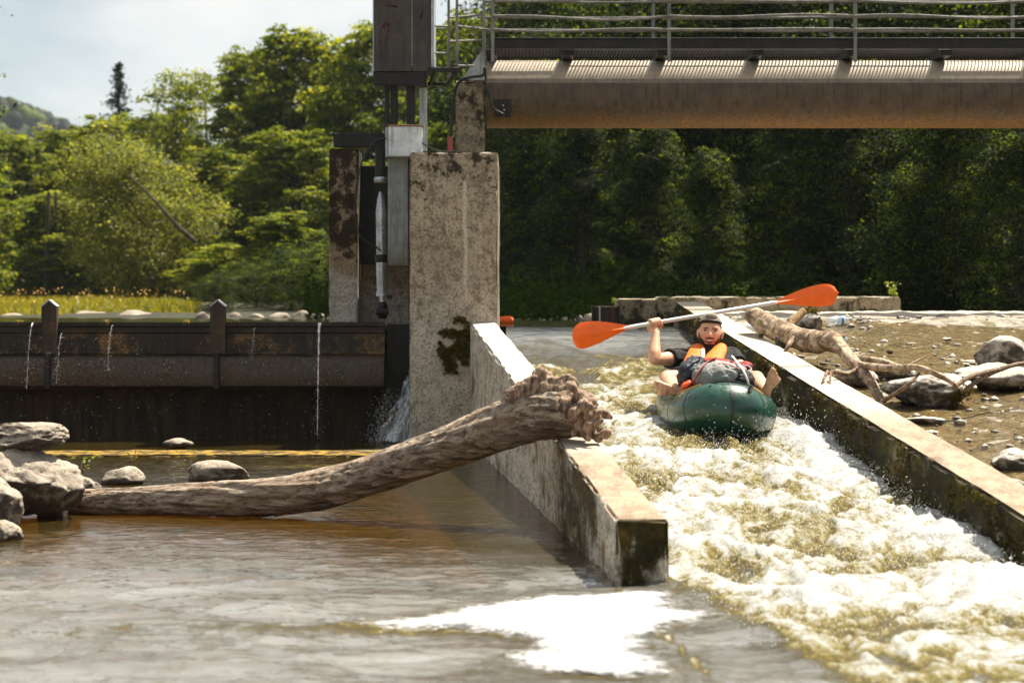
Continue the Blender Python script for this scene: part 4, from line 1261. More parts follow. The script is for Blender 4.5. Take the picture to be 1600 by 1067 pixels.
gd = np.stack([g.uniform(-4.4, -1.4, 420), g.uniform(20.5, 20.68, 420), g.uniform(0.0, 0.9, 420)], -1)
tag(drops('gate_drips', gd, g.uniform(0.001, 0.003, 420), 'scattered falling drips in front of the dark gate'), cat='spray')
# side fall: a curving sheet from the slot beside the pier
fall = empty('side_fall', P(628, 600, 20.9))
fv = []
for layer in range(4):
    n, m = 30, 16
    f = np.linspace(0, 1, n)[:, None]; u = np.linspace(0, 1, m)[None, :]
    top = P(636, 572 + layer * 6, 20.95); 
    x = top.x + 0.03 - (0.04 + 0.26 * f ** 1.3 * (1 - 0.12 * layer)) * (1 - u) + 0.012 * layer
    y = top.y - 0.05 - 0.42 * np.sqrt(f) - 0.05 * layer + 0.03 * np.sin(u * 9 + f * 5 + layer)
    z = top.z - 0.16 * (1 - u) * (1 - f) - (top.z - 0.02) * f ** 1.15
    W = np.stack(np.broadcast_arrays(x, y, z), -1)
    W = W + 0.03 * perlin(W * 9 + layer * 4)[..., None] * np.array([1, 1, 0.2])
    o = link('fall_sheet', mesh_np('fall_sheet', W - np.array(fall.location), gridfaces(n, m)), M['fall'], fall)
g = np.random.default_rng(14)
fd = np.stack([g.normal(-0.08, 0.06, 900), g.uniform(-0.62, -0.25, 900), -g.uniform(0, 1, 900) ** 0.6 * (fall.location.z - 0.0)], -1)
fd[:, 0] -= 0.10 * (-fd[:, 2] / fall.location.z)
drops('fall_drop', fd, g.uniform(0.001, 0.003, 900), None, fall)
tag(fall, 'white water falling through the slot between gate and tall pier', 'waterfall')

# ------------------------------------------------------------------ gate hoist, hydraulics, control box
HY_ = 21.55
def bx(mb, x0, x1, y0, y1, Y, depth, bev=0.006):
    a = P(x0, y0, Y); b = P(x1, y1, Y)
    return mb.box(((a.x + b.x) / 2, Y + depth / 2, (a.z + b.z) / 2), (abs(b.x - a.x), depth, abs(a.z - b.z)), bev=bev)
hoist = empty('gate_hoist', (P(630, 0, HY_).x, HY_ + 0.25, 2.45))
def ch(o): return gx(o)
ch(bx(MB(), 584.5, 643, -90, 112, HY_, 0.55).build('cabinet_panel', M['cabinet'], hoist))
ch(bx(MB(), 643.6, 673, -90, 112, HY_ + 0.012, 0.53).build('cabinet_panel', M['cabinet'], hoist))
ch(bx(MB(), 673.4, 678, -90, 104, HY_ - 0.006, 0.56, 0.002).build('edge_trim', M['cabinet_edge'], hoist))
ch(bx(MB(), 582.4, 584.2, -90, 112, HY_ - 0.004, 0.56, 0.001).build('edge_trim', M['cabinet_edge'], hoist))
ch(bx(MB(), 642.6, 644.6, -90, 104, HY_ - 0.008, 0.01, 0.001).build('panel_seam', M['rail_steel'], hoist))
ch(bx(MB(), 583, 664, 112.5, 134, HY_ + 0.01, 0.5).build('skirt', M['dark_steel'], hoist))
for (x0, x1, y1) in ((601, 608, 235), (610, 621, 198), (635, 648, 198)):
    ch(bx(MB(), x0, x1, 134.5, y1, HY_ + 0.1, 0.09).build('leg', M['dark_steel'], hoist))
ch(bx(MB(), 668, 717, 105, 113, HY_ - 0.03, 0.06).build('platform_bar', M['dark_steel'], hoist))
ch(bx(MB(), 668, 700, 128, 134, HY_ + 0.3, 0.05).build('platform_bar', M['dark_steel'], hoist))
mb = MB(); mb.tube([P(712, 112, HY_), P(698, 134, HY_ + 0.3)], 0.022, 6); ch(mb.build('platform_brace', M['dark_steel'], hoist))
mb = MB(); mb.tube([P(679, 112, HY_), P(672, 134, HY_ + 0.3)], 0.018, 6); ch(mb.build('platform_brace', M['dark_steel'], hoist))
def ribbon(pts, w, Y, mb):
    for (xa, ya), (xb_, yb) in zip(pts[:-1], pts[1:]):
        a = P(xa, ya, Y); b = P(xb_, yb, Y)
        d = Vector((b.x - a.x, 0, b.z - a.z)); n_ = Vector((-d.z, 0, d.x)).normalized() * w / 2
        mb.add([a - n_, b - n_, b + n_, a + n_], [[0, 1, 2, 3]])
for pl in ([(594, -2), (595, 8), (620, 11), (600, 6)], [(604, 0), (621, 10)], [(619, 14), (606, 38), (596, 75)], [(592, 22), (590, 36), (598, 44), (604, 30)],
           [(605, 30), (610, 72)], [(594, 62), (602, 36)], [(598, 60), (596, 68)], [(664, 10), (652, 42), (662, 55)], [(660, 20), (656, 30)]):
    mb = MB(); ribbon(pl, 0.014, HY_ - 0.003, mb)
    ch(mb.build('scrawl_stroke', M['graffiti'], hoist, None))
ch(bx(MB(), 521, 602, 208, 230, 21.8, 0.14).build('carrier_beam', M['dark_steel'], hoist))
ch(bx(MB(), 533, 535, 207, 231, 21.79, 0.16, 0.001).build('beam_stiffener', M['dark_steel'], hoist))
ch(bx(MB(), 586, 601, 228, 236, 21.75, 0.12).build('clevis_plate', M['dark_steel'], hoist))
tag(hoist, 'dark steel hoist cabinet on legs with faded scrawl above the gate', 'hoist')

cb = empty('control_box', P(632, 245, 21.3))
gx(bx(MB(), 606.5, 659, 197, 245, 21.3, 0.22, 0.008).build('box_shell', M['white_box'], cb))
gx(bx(MB(), 602, 606.2, 199, 246, 21.32, 0.22, 0.004).build('side_flange', M['cabinet_edge'], cb))
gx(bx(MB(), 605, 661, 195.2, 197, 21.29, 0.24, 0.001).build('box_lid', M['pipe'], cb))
tag(cb, 'small pale painted control box on the hoist legs', 'box')
pole = empty('conduit_pole', P(622, 418, 21.5))
gx(bx(MB(), 606, 638, 246, 416, 21.48, 0.16, 0.008).build('lower_duct', M['pole_paint'], pole))
gx(bx(MB(), 655, 667, 137, 236, 21.75, 0.08, 0.004).build('upper_duct', M['pole_paint'], pole))
gx(bx(MB(), 638.5, 641, 246, 500, 21.5, 0.2, 0.001).build('guide_rail', M['dark_steel'], pole))
tag(pole, 'grey painted steel duct below the control box', 'duct')

cyl = empty('hydraulic_cylinder', P(596, 500, 21.35))
def vtube(name, xs_, ys_, rpx, mat, Y=21.35, n=14):
    mb = MB(); pts = [P(x, y, Y) for x, y in zip(xs_, ys_)]
    mb.tube(pts, [r / F * Y for r in rpx], n)
    return gx(mb.build(name, mat, cyl, 30))
vtube('upper_rod', (594, 594), (232, 282), (8, 8), M['dark_steel'])
vtube('gland', (594, 594, 594, 594), (277, 279, 284, 286), (9, 10, 10, 9), M['chrome'])
vtube('cylinder_tip', (594.5, 595, 595, 595), (300, 312, 322, 330), (2, 6, 7, 8), M['chrome'])
vtube('barrel', (595, 596), (328, 402), (8.2, 8.2), M['chrome'])
vtube('collar', (596, 596, 596, 596), (398, 400, 408, 410), (9.5, 10.3, 10.3, 9.5), M['dark_steel'])
vtube('lower_barrel', (596, 597), (410, 458), (8.6, 8.4), M['chrome'])
vtube('end_ring', (597, 597), (456, 463), (9.8, 9.8), M['chrome'])
vtube('piston_rod', (597, 597.5), (462, 486), (4.2, 4.2), M['chrome'])
vtube('clevis', (597.5, 597.5, 597.5, 597.5), (472, 476, 492, 498), (5, 8, 9, 6), M['dark_steel'])
mb = MB(); mb.tube([P(588, 487, 21.25), P(607, 487, 21.25)], 0.03, 10); gx(mb.build('clevis_pin', M['dark_steel'], cyl, 30))
gx(bx(MB(), 604, 613, 461, 467, 21.32, 0.05).build('bleed_valve', M['dark_steel'], cyl))
tag(cyl, 'shiny hydraulic cylinder standing in the slot beside the tall pier', 'hydraulic cylinder')
hose = MB(); hose.tube(spline([P(603, 216, 21.3), P(585, 222, 21.28), P(566, 252, 21.26), P(556, 300, 21.25), P(556, 345, 21.25), P(565, 372, 21.24), P(585, 384, 21.24), P(595, 392, 21.24)], 40), 0.008, 8)
tag(hose.build('hydraulic_hose', M['rubber']), 'black hose looping from control box to the cylinder', 'hose')
hose = MB(); hose.tube(spline([P(660, 224, 21.4), P(672, 231, 21.2), P(690, 236.2, 21.0), P(712, 237.0, 20.9)], 20), 0.007, 8)
tag(hose.build('power_cable', M['rubber']), 'black cable running from control box onto the tall pier', 'cable')
hose = MB()
hose.tube(spline([P(757, 128, 22.2), P(764, 150, 22.15), P(772, 170, 22.15), P(790, 180, 22.2)], 20), 0.010, 8)
tag(hose.build('bond_cable', M['rubber']), 'black cable hanging against the pipe end', 'cable')
hose = MB()
hose.tube(spline([P(757, 106, 22.15), P(755, 118, 22.15), P(735, 121, 22.15), P(718, 128, 22.2), P(710, 150, 22.25), P(706, 190, 22.25), P(703, 234, 22.25)], 30), 0.014, 8)
tag(hose.build('riser_cable', M['rubber']), 'thick black cable running down beside the concrete post', 'cable')
rb = MB(); bx(rb, 699, 707, 214, 236.5, 21.9, 0.10)
tag(rb.build('red_box', M['red']), 'small red box on the tall pier beside the concrete post', 'box')

# ------------------------------------------------------------------ pipe bridge with walkway
BY = 22.6
br = empty('pipe_bridge', (2.0, BY, 2.8))
zc = 3.13; rp = 0.315
X0 = P(760, 0, BY - 0.3).x; X1 = 9.0
nx_, na = 60, 48
px_ = np.linspace(X0, X1, nx_); pa = np.arange(na) / na * 2 * np.pi
PX, PA = np.meshgrid(px_, pa, indexing='ij')
rr = rp + 0.003 * fbm(np.stack([PX * 1.5, np.cos(PA) * 2, np.sin(PA) * 2], -1), 3)
V = np.stack([PX, BY + rr * np.cos(PA), zc + rr * np.sin(PA)], -1)
i, j = np.meshgrid(np.arange(nx_ - 1), np.arange(na), indexing='ij')
a = i * na + j; b = i * na + (j + 1) % na
Vf = np.concatenate([V.reshape(-1, 3), [[X0, BY, zc], [X1, BY, zc]]])
jj = np.arange(na)
caps = np.concatenate([np.stack([np.full(na, nx_ * na), (jj + 1) % na, jj], -1), np.stack([np.full(na, nx_ * na + 1), (nx_ - 1) * na + jj, (nx_ - 1) * na + (jj + 1) % na], -1)])
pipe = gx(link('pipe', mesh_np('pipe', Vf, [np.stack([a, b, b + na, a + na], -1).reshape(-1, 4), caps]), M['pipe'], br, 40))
for (x0, x1, y0, y1) in ((772, 798, 156, 183),):
    pt = bx(MB(), x0, x1, y0, y1, BY - rp - 0.012, 0.03); o = pt.build('patch_plate', M['dark_steel'], pipe)
for (bxp, byp) in ((786, 165), (785, 178), (788, 172)):
    mb = MB(); mb.ball(P(bxp, byp, BY - rp - 0.02), 0.010, 8, 6); o = mb.build('bolt', M['chrome'], pipe)
# deck: front and rear channel beams, cross beams, grating panels
ZD = 3.555
YF, YB = 22.14, 23.05
xl = P(766, 0, YF).x
gx(MB().box(((xl + X1) / 2, YF, ZD - 0.002), (X1 - xl, 0.05, 0.092), bev=0.006).build('deck_beam', M['dark_steel'], br))
gx(MB().box(((xl + X1) / 2, YF - 0.028, ZD + 0.046), (X1 - xl, 0.03, 0.010), bev=0.002).build('beam_flange', M['dark_steel'], br))
gx(MB().box(((xl + X1) / 2, YB, ZD - 0.002), (X1 - xl, 0.05, 0.092), bev=0.006).build('deck_beam', M['dark_steel'], br))
cxs = [P(xp, 0, BY).x for xp in (768, 886, 1031, 1177, 1322, 1466)]
step = cxs[-1] - cxs[-2]
while cxs[-1] + step < X1: cxs.append(cxs[-1] + step)
for x in cxs:
    gx(MB().box((x, (YF + YB) / 2, ZD - 0.075), (0.10, YB - YF - 0.06, 0.06), bev=0.004).build('cross_beam', M['dark_steel'], br))
g = np.random.default_rng(77)
for q, (xa, xb_) in enumerate(zip(cxs[:-1], cxs[1:])):
    mb = MB()
    n = int((xb_ - xa - 0.10) / 0.031)
    fine_ = (q % 5 in (0,))
    tilt = g.uniform(-0.008, 0.008)
    for k in range(n + 1):
        x = xa + 0.05 + k * (xb_ - xa - 0.10) / n
        sag = -0.02 * math.sin(math.pi * k / n) * (0.3 + g.uniform(0, 0.0))
        mb.box((x, (YF + YB) / 2, ZD - 0.028 + sag), (0.004 if fine_ else 0.008, YB - YF - 0.07, 0.013), (tilt, 0, 0))
    for yy in np.linspace(YF + 0.06, YB - 0.06, 8 if fine_ else 4):
        mb.box(((xa + xb_) / 2, yy, ZD - 0.026), (xb_ - xa - 0.09, 0.008, 0.012))
    gx(mb.build('grating_panel', M['grating'], br, None, smooth=False))
# railings front and rear
def railing(posts, yy, topz, rails, botz, seed, bd):
    g = np.random.default_rng(seed)
    for x in posts:
        gx(MB().box((x, yy, (topz + botz) / 2), (0.032, 0.030, topz - botz), bev=0.004).build('rail_post', M['rail_steel'], br))
    xx = [xl] + posts + [X1]
    for rz in rails:
        mb = MB()
        for xa, xb_ in zip(posts[:-1], posts[1:]):
            f = np.linspace(0, 1, 9)
            bend = bd * (0.03 * g.uniform(-1, 0.6) * np.sin(np.pi * f) + 0.01 * g.normal() * np.sin(2 * np.pi * f))
            mb.tube(np.stack([xa + (xb_ - xa) * f, np.full(9, yy - 0.026), rz + bend], -1), 0.0125, 8)
        gx(mb.build('rail', M['rail_steel'], br))
fx = [P(xp, 0, YF).x for xp in (770, 1045, 1335)]; fx += [fx[-1] + 1.68, fx[-1] + 3.36]
railing(fx, YF - 0.055, 4.62, [P(0, 3, YF).z, P(0, 27, YF).z, P(0, 48, YF).z, 4.58], P(0, 98, YF).z, 5, 1.0)
rx = [P(xp, 0, YB).x for xp in (756, 1021, 1300, 1584)]; rx += [rx[-1] + 1.7]
railing(rx, YB + 0.05, 4.62, [P(0, 3, YB).z, P(0, 27, YB).z, P(0, 48, YB).z, 4.58], ZD - 0.04, 6, 0.3)
# end bracket of the walkway
mb = MB().prism([P(722, 124, 22.3), P(757, 126, 22.3), P(758, 82, 22.3), P(752, 80, 22.3)], (0, 0, 0), (0, 0.05, 0))
gx(mb.build('end_bracket', M['pole_paint'], br, 30, True))
tag(br, 'brown steel pipe bridge with grated walkway and railings across the top', 'bridge')
# access railing on the hoist platform
ar = empty('access_railing', P(714, 105, HY_))
for xp, y0, y1, Yr in ((701, -40, 128, HY_ + 0.45), (714, -40, 108, HY_ + 0.02), (756.5, -40, 80, 22.2)):
    mb = MB(); mb.tube([P(xp, y0, Yr), P(xp, y1, Yr)], 0.0125, 8); gx(mb.build('rail_post', M['rail_steel'], ar))
for (xa, ya, Ya, xb_, yb, Yb) in ((679, 41, HY_ + 0.2, 701, 42, HY_ + 0.45), (679, 83, HY_ + 0.2, 701, 84, HY_ + 0.45), (701, 28, HY_ + 0.45, 756, 23, 22.2), (701, 65, HY_ + 0.45, 756, 63, 22.2),
                                  (714, 41, HY_ + 0.02, 756, 46, 22.2), (714, 103, HY_ + 0.02, 740, 103, 22.1), (756, 46, 22.2, 770, 48, 22.1), (756, 3, 22.2, 770, 3, 22.1)):
    mb = MB(); mb.tube([P(xa, ya, Ya), P(xb_, yb, Yb)], 0.010, 8); gx(mb.build('rail', M['rail_steel'], ar))
tag(ar, 'thin bent steel railing between hoist cabinet and pipe bridge', 'railing')

# ------------------------------------------------------------------ driftwood log over the left wall
def noisy_tube(name, ctl, n, seg, mat, parent=None, amp=0.08, twist=0.0, seed=0, knots=(), sharp=None, groove=0.06):
    """ctl: (x,y,z,r) control points; surface with long grooves and bumps"""
    c = spline(ctl, n)
    pts, rad = c[:, :3], c[:, 3]
    T = np.gradient(pts, axis=0); T /= np.linalg.norm(T, axis=1)[:, None]
    A = np.cross(T[0], [0, 0, 1.0] if abs(T[0][2]) < 0.9 else [1.0, 0, 0]); A /= np.linalg.norm(A)
    s = np.concatenate([[0], np.cumsum(np.linalg.norm(np.diff(pts, axis=0), axis=1))])
    ang = np.arange(seg) / seg * 2 * np.pi
    V = np.zeros((n, seg, 3))
    for i in range(n):
        A = A - T[i] * A.dot(T[i]); A /= np.linalg.norm(A)
        B = np.cross(A, T[i])
        aa = ang + twist * s[i]
        u = np.stack([np.cos(ang) * 2.2, np.sin(ang) * 2.2, np.full(seg, s[i] * 2.2)], -1)
        g1 = perlin(np.stack([np.cos(aa) * 5.5, np.sin(aa) * 5.5, np.full(seg, s[i] * 1.3)], -1) + seed)
        g2 = np.abs(perlin(np.stack([np.cos(aa) * 9, np.sin(aa) * 9, np.full(seg, s[i] * 2.0)], -1) + seed + 30))
        r = rad[i] * (1 + amp * 2.0 * fbm(u + seed, 3) + groove * g1 - groove * 0.9 * np.exp(-(g2 / 0.06) ** 2))
        V[i] = pts[i] + r[:, None] * (np.cos(ang)[:, None] * A + np.sin(ang)[:, None] * B)
    i, j = np.meshgrid(np.arange(n - 1), np.arange(seg), indexing='ij')
    a = i * seg + j; b = i * seg + (j + 1) % seg
    Fq = np.stack([a, a + seg, b + seg, b], -1).reshape(-1, 4)
    Vf = np.concatenate([V.reshape(-1, 3), pts[:1], pts[-1:]])
    jj = np.arange(seg); c0 = n * seg
    Ft = np.concatenate([np.stack([np.full(seg, c0), jj, (jj + 1) % seg], -1), np.stack([np.full(seg, c0 + 1), (n - 1) * seg + (jj + 1) % seg, (n - 1) * seg + jj], -1)])
    return link(name, mesh_np(name, Vf, [Fq, Ft]), mat, parent, sharp)
def PC(x, y, Y, rpx):
    p = P(x, y, Y); return (p.x, p.y, p.z, rpx / F * Y)
log = empty('driftwood_log', P(470, 790, 13.4))
o = noisy_tube('trunk', [PC(66, 788, 13.75, 15), PC(110, 786, 13.7, 19), PC(200, 783, 13.62, 22), PC(320, 780, 13.5, 26), PC(420, 776, 13.42, 29), PC(500, 765, 13.35, 31), PC(580, 741, 13.25, 31),
                         PC(650, 716, 13.15, 32), PC(720, 692, 13.05, 34), PC(790, 664, 12.95, 38), PC(850, 646, 12.88, 41), PC(895, 645, 12.82, 38), PC(925, 652, 12.8, 30)], 240, 72, M['log'], log, 0.07, 1.1, 3, groove=0.10)
gx(o)
# knotted root end: many fused burls and a torn stub
g = np.random.default_rng(21)
def union_remesh(parts_mb, name, mat, parent, voxel, smooth_it=2, disp=None, factor=0.5):
    me0 = parts_mb.mesh(name + '_tmp')
    fix_normals(me0)
    tmp = bpy.data.objects.new(name + '_tmp', me0); COL.objects.link(tmp)
    md = tmp.modifiers.new('r', 'REMESH'); md.mode = 'VOXEL'; md.voxel_size = voxel; md.use_smooth_shade = True
    if smooth_it:
        ms = tmp.modifiers.new('s', 'SMOOTH'); ms.factor = factor; ms.iterations = smooth_it
    dg = bpy.context.evaluated_depsgraph_get()
    me = bpy.data.meshes.new_from_object(tmp.evaluated_get(dg))
    bpy.data.objects.remove(tmp); bpy.data.meshes.remove(me0)
    me.name = name
    if disp is not None:
        n = len(me.vertices); co = np.zeros(n * 3); no = np.zeros(n * 3)
        me.vertices.foreach_get('co', co); me.vertices.foreach_get('normal', no)
        co = co.reshape(-1, 3); no = no.reshape(-1, 3)
        co = co + no * disp(co)[:, None]
        me.vertices.foreach_set('co', co.ravel()); me.update()
    me.materials.clear()
    me.polygons.foreach_set('use_smooth', np.ones(len(me.polygons), bool))
    return link(name, me, mat, parent)
mb = MB()
for k in range(46):
    x = g.normal(912, 16); y = g.normal(657, 17); 
    mb.ball(P(x, y, 12.74 + g.normal(0, 0.05)), np.array([1, 1, 1]) * g.uniform(0.022, 0.05) * np.array([g.uniform(0.7, 1.3), 1, g.uniform(0.6, 1.2)]), 12, 8, (g.uniform(0, 3), g.uniform(0, 3), 0))
for k in range(16):
    x = g.uniform(895, 945); y = g.uniform(628, 690)
    a = P(900, 652, 12.8); b = P(x, y, 12.66 + g.normal(0, 0.05))
    mb.tube(spline([a, (a + b) / 2 + Vector(g.normal(size=3)) * 0.03, b], 8), np.linspace(0.035, 0.014, 8), 8)
mb.ball(P(890, 640, 12.82), (0.13, 0.13, 0.12), 16, 12)
gx(union_remesh(mb, 'root_burl', M['burl'], log, 0.009, 1, lambda c: 0.010 * fbm(c * 28, 3) - 0.008 * np.exp(-(fbm(c * 16 + 7, 2) / 0.06) ** 2)))
mb = MB()
for (pts, r0, r1) in (([PC(800, 628, 12.9, 0)[:3], PC(830, 604, 12.88, 0)[:3], PC(846, 590, 12.88, 0)[:3], PC(850, 577, 12.86, 0)[:3]], 0.075, 0.022),
                      ([PC(830, 612, 12.88, 0)[:3], PC(870, 600, 12.85, 0)[:3], PC(890, 594, 12.83, 0)[:3], PC(900, 600, 12.8, 0)[:3]], 0.06, 0.02),
                      ([PC(850, 612, 12.85, 0)[:3], PC(885, 606, 12.8, 0)[:3], PC(902, 612, 12.78, 0)[:3]], 0.05, 0.022),
                      ([PC(842, 606, 12.88, 0)[:3], PC(838, 588, 12.9, 0)[:3], PC(845, 574, 12.9, 0)[:3]], 0.05, 0.016),
                      ([PC(852, 600, 12.88, 0)[:3], PC(858, 588, 12.9, 0)[:3], PC(860, 580, 12.9, 0)[:3]], 0.045, 0.018)):
    mb.tube(spline(pts, 12), np.linspace(r0, r1, 12), 10)
gx(union_remesh(mb, 'torn_stub', M['burl'], log, 0.009, 1, lambda c: 0.016 * fbm(c * np.array([14, 14, 30]), 3) - 0.010 * np.exp(-(fbm(c * 13 + 3, 2) / 0.07) ** 2)))
tag(log, 'big weathered driftwood log leaning over the left chute wall', 'log')

# ------------------------------------------------------------------ rocks
RG = 'boulders piled at the left edge'
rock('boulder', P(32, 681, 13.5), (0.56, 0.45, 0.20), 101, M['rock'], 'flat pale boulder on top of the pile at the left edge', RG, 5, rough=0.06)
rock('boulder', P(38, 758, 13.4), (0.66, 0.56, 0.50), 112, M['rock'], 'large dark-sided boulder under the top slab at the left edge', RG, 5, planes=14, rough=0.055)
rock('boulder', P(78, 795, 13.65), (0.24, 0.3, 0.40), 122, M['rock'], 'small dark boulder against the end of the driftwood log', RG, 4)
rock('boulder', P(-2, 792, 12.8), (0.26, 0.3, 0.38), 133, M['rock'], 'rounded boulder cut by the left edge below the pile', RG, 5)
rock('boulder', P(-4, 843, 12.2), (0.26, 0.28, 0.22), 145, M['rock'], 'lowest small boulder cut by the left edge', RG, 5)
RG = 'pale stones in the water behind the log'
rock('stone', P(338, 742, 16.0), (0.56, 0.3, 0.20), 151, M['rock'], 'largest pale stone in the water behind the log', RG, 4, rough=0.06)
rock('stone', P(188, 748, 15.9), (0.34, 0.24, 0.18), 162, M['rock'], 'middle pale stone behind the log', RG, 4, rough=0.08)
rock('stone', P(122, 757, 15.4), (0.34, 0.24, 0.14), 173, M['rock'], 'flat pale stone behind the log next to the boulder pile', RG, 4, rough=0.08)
rock('stone', P(278, 692, 19.7), (0.26, 0.2, 0.10), 177, M['rock_far'], 'brown stone lying in front of the dark gate', RG, 3, rough=0.08)
# stones on the apron
def on_apron(x, y):
    """photo pixel on the apron surface -> world"""
    Y = np.linspace(9, 22.5, 3000); X = (x - 800) / F * Y
    z = apron_z(X, Y)
    yy = YH + (HC - z) / Y * F
    k = int(np.argmin(np.abs(yy - y)))
    return Vector((X[k], Y[k], z[k]))
AG = 'stones lying on the weir apron'
def arock(x, y, w, h, seed, label, up=0.25, d=0.8, sub=4, mat=None, rz=0.0):
    p = on_apron(x, y); s = F / p.y
    return rock('stone', p + Vector((0, 0, h / s * up)), (w / s, w / s * d, h / s), seed, mat or M['rock_w'], label, AG, sub, rough=0.07, rotz=rz)
arock(1456, 628, 156, 78, 201, 'largest pale boulder on the apron beside the birch twigs', 0.22, 0.9, 5)
arock(1560, 603, 150, 48, 212, 'flat pale boulder right of the largest one on the apron', 0.28)
arock(1565, 572, 95, 62, 223, 'pale humped boulder behind the flat one at the right edge', 0.28)
arock(1338, 600, 70, 34, 234, 'dark-fronted stone under the forked birch branch', 0.25)
arock(1395, 588, 95, 34, 245, 'pale stone behind the forked birch branch', 0.25)
arock(1592, 728, 90, 44, 256, 'smooth pale stone at the right edge beside the mossy wall', 0.15)
arock(1578, 700, 14, 10, 267, 'small reddish stone near the right edge', 0.3, sub=2)
arock(1448, 657, 70, 12, 268, 'low flat stone just over the mossy wall', 0.1, sub=3)
arock(1480, 533, 18, 7, 271, 'small white chip of stone on the apron', 0.4, sub=2)
arock(1390, 553, 12, 7, 273, 'small dark stone on the apron beyond the birch', 0.4, sub=2, mat=M['board'])
arock(1363, 552, 10, 7, 275, 'small pale stone on the apron beyond the birch', 0.4, sub=2)
p = on_apron(1262, 512)
rock('stone', p + Vector((0, 0, 0.04)), (0.34, 0.3, 0.20), 281, M['rock_w'], 'moss-topped stone behind the thick end of the birch branch', AG, 4)
moss_pad('moss_clump', p + Vector((0.03, -0.03, 0.14)), (0.24, 0.16, 0.08), 900, 'brown moss on the stone behind the birch branch', seed=8, nrm=(0, -0.2, 1), ls=0.012)
p = on_apron(1478, 630)
moss_pad('moss_clump', p + Vector((0.0, -0.12, 0.07)), (0.36, 0.18, 0.15), 2200, 'rusty brown moss at the foot of the largest boulder', seed=9, nrm=(0, -0.5, 1), ls=0.012)
# far bank stones seen over the gate
FG = 'pale stones on the far bank'
for k, (xp, yp, w, Y, lab) in enumerate(((318, 496, 22, 32, 'pale stone on the far bank left of the second gate rib'), (368, 497, 30, 33, 'broad pale stone on the far bank just right of the second gate rib'),
        (398, 498, 26, 32.5, 'low tan stone on the far bank between second rib and side pier'), (436, 497, 36, 32, 'long pale stone on the far bank near the side pier'), (470, 494, 26, 32, 'highest pale stone on the far bank near the side pier'),
        (500, 497, 26, 31.5, 'pale stone on the far bank touching the side pier'), (215, 499, 60, 35, 'long grey stone on the far bank below the meadow'), (140, 498, 60, 36, 'wide flat stone on the far bank below the meadow'),
        (20, 499, 40, 37, 'flat stone on the far bank at the left edge'), (921, 499, 20, 28.2, 'pale stone on the far bank beside the stop board'), (905, 500, 10, 28.4, 'small grey stone on the far bank near the stop board'))):
    pp = P(xp, yp, Y)
    s = F / Y
    rock('bank_stone', (pp.x, Y, pp.z - 0.02), (w / s * 1.25, w / s, max(0.20, w / s * 0.6)), 300 + k, M['rock_far'], lab, FG, 3)

# ------------------------------------------------------------------ stranded birch branch
bb = empty('birch_branch', on_apron(1260, 545))
def btube(name, pts, mat, seed, n=60, seg=18, amp=0.11):
    return gx(noisy_tube(name, [PC(*q) for q in pts], n, seg, mat, bb, amp, 0.3, seed, groove=0.07))
btube('main_limb', [(1176, 492, 19.2, 14), (1192, 503, 19.0, 17), (1220, 518, 18.6, 18), (1245, 528, 18.2, 18), (1275, 535, 17.8, 18), (1300, 531, 17.4, 14), (1312, 541, 17.0, 11.5), (1330, 562, 16.6, 10), (1350, 582, 16.2, 9),
                    (1365, 605, 15.8, 8), (1374, 622, 15.5, 7), (1384, 632, 15.3, 5)], M['birch'], 4, 120, 24)
btube('swollen_knot', [(1245, 530, 18.15, 10), (1262, 533, 17.95, 19), (1285, 533, 17.7, 16), (1305, 528, 17.5, 9)], M['birch'], 14, 40, 24, 0.14)
btube('cut_stub', [(1232, 512, 18.4, 7), (1244, 498, 18.45, 6.5), (1256, 486, 18.5, 6)], M['cutwood'], 5, 20, 12, 0.02)
btube('side_branch', [(1325, 553, 16.8, 5), (1350, 562, 16.7, 7), (1380, 567, 16.6, 7), (1402, 573, 16.5, 5)], M['birch'], 6, 40, 12)
btube('side_branch', [(1340, 568, 16.4, 4), (1362, 573, 16.0, 6), (1385, 575, 15.6, 6), (1410, 575, 15.2, 6), (1435, 574, 14.95, 5), (1462, 584, 14.85, 5), (1482, 594, 14.8, 4), (1497, 606, 14.8, 3)], M['birch'], 7, 60, 12)
btube('twig', [(1490, 606, 14.8, 3.5), (1513, 590, 14.9, 4), (1535, 583, 15.0, 4), (1562, 577, 15.1, 3.5)], M['twig'], 8, 30, 8)
btube('twig', [(1511, 607, 14.9, 4), (1535, 590, 15.0, 4), (1560, 578, 15.1, 4), (1585, 570, 15.2, 3.5), (1614, 566, 15.3, 3)], M['twig'], 9, 30, 8)
btube('twig', [(1381, 626, 15.3, 3.5), (1400, 614, 14.95, 3.5), (1420, 600, 14.85, 3), (1437, 583, 14.95, 2.5)], M['twig'], 10, 30, 8)
btube('side_branch', [(1340, 578, 16.3, 4), (1322, 584, 16.2, 4), (1304, 581, 16.1, 3.5), (1290, 584, 16.05, 3)], M['birch'], 11, 30, 10)
btube('twig', [(1293, 580, 16.05, 2.5), (1288, 590, 15.95, 2.5), (1284, 599, 15.9, 1.5)], M['twig'], 12, 16, 8)
btube('twig', [(1298, 583, 16.05, 2), (1297, 594, 15.95, 1.8), (1297, 606, 15.85, 1)], M['twig'], 13, 16, 8)
btube('broken_stub', [(1240, 530, 18.0, 6), (1232, 540, 17.9, 4), (1224, 551, 17.85, 1)], M['birch'], 15, 16, 10)
btube('broken_stub', [(1304, 531, 17.4, 6), (1316, 526, 17.45, 4), (1324, 523, 17.5, 1.5)], M['twig'], 16, 16, 8)
btube('root_stub', [(1222, 520, 18.6, 11), (1221, 535, 18.4, 10), (1222, 548, 18.3, 8)], M['bark'], 17, 16, 12)
btube('twig', [(1191, 512, 18.9, 3), (1190, 520, 18.9, 4), (1187, 532, 18.8, 3)], M['bark'], 18, 16, 8)
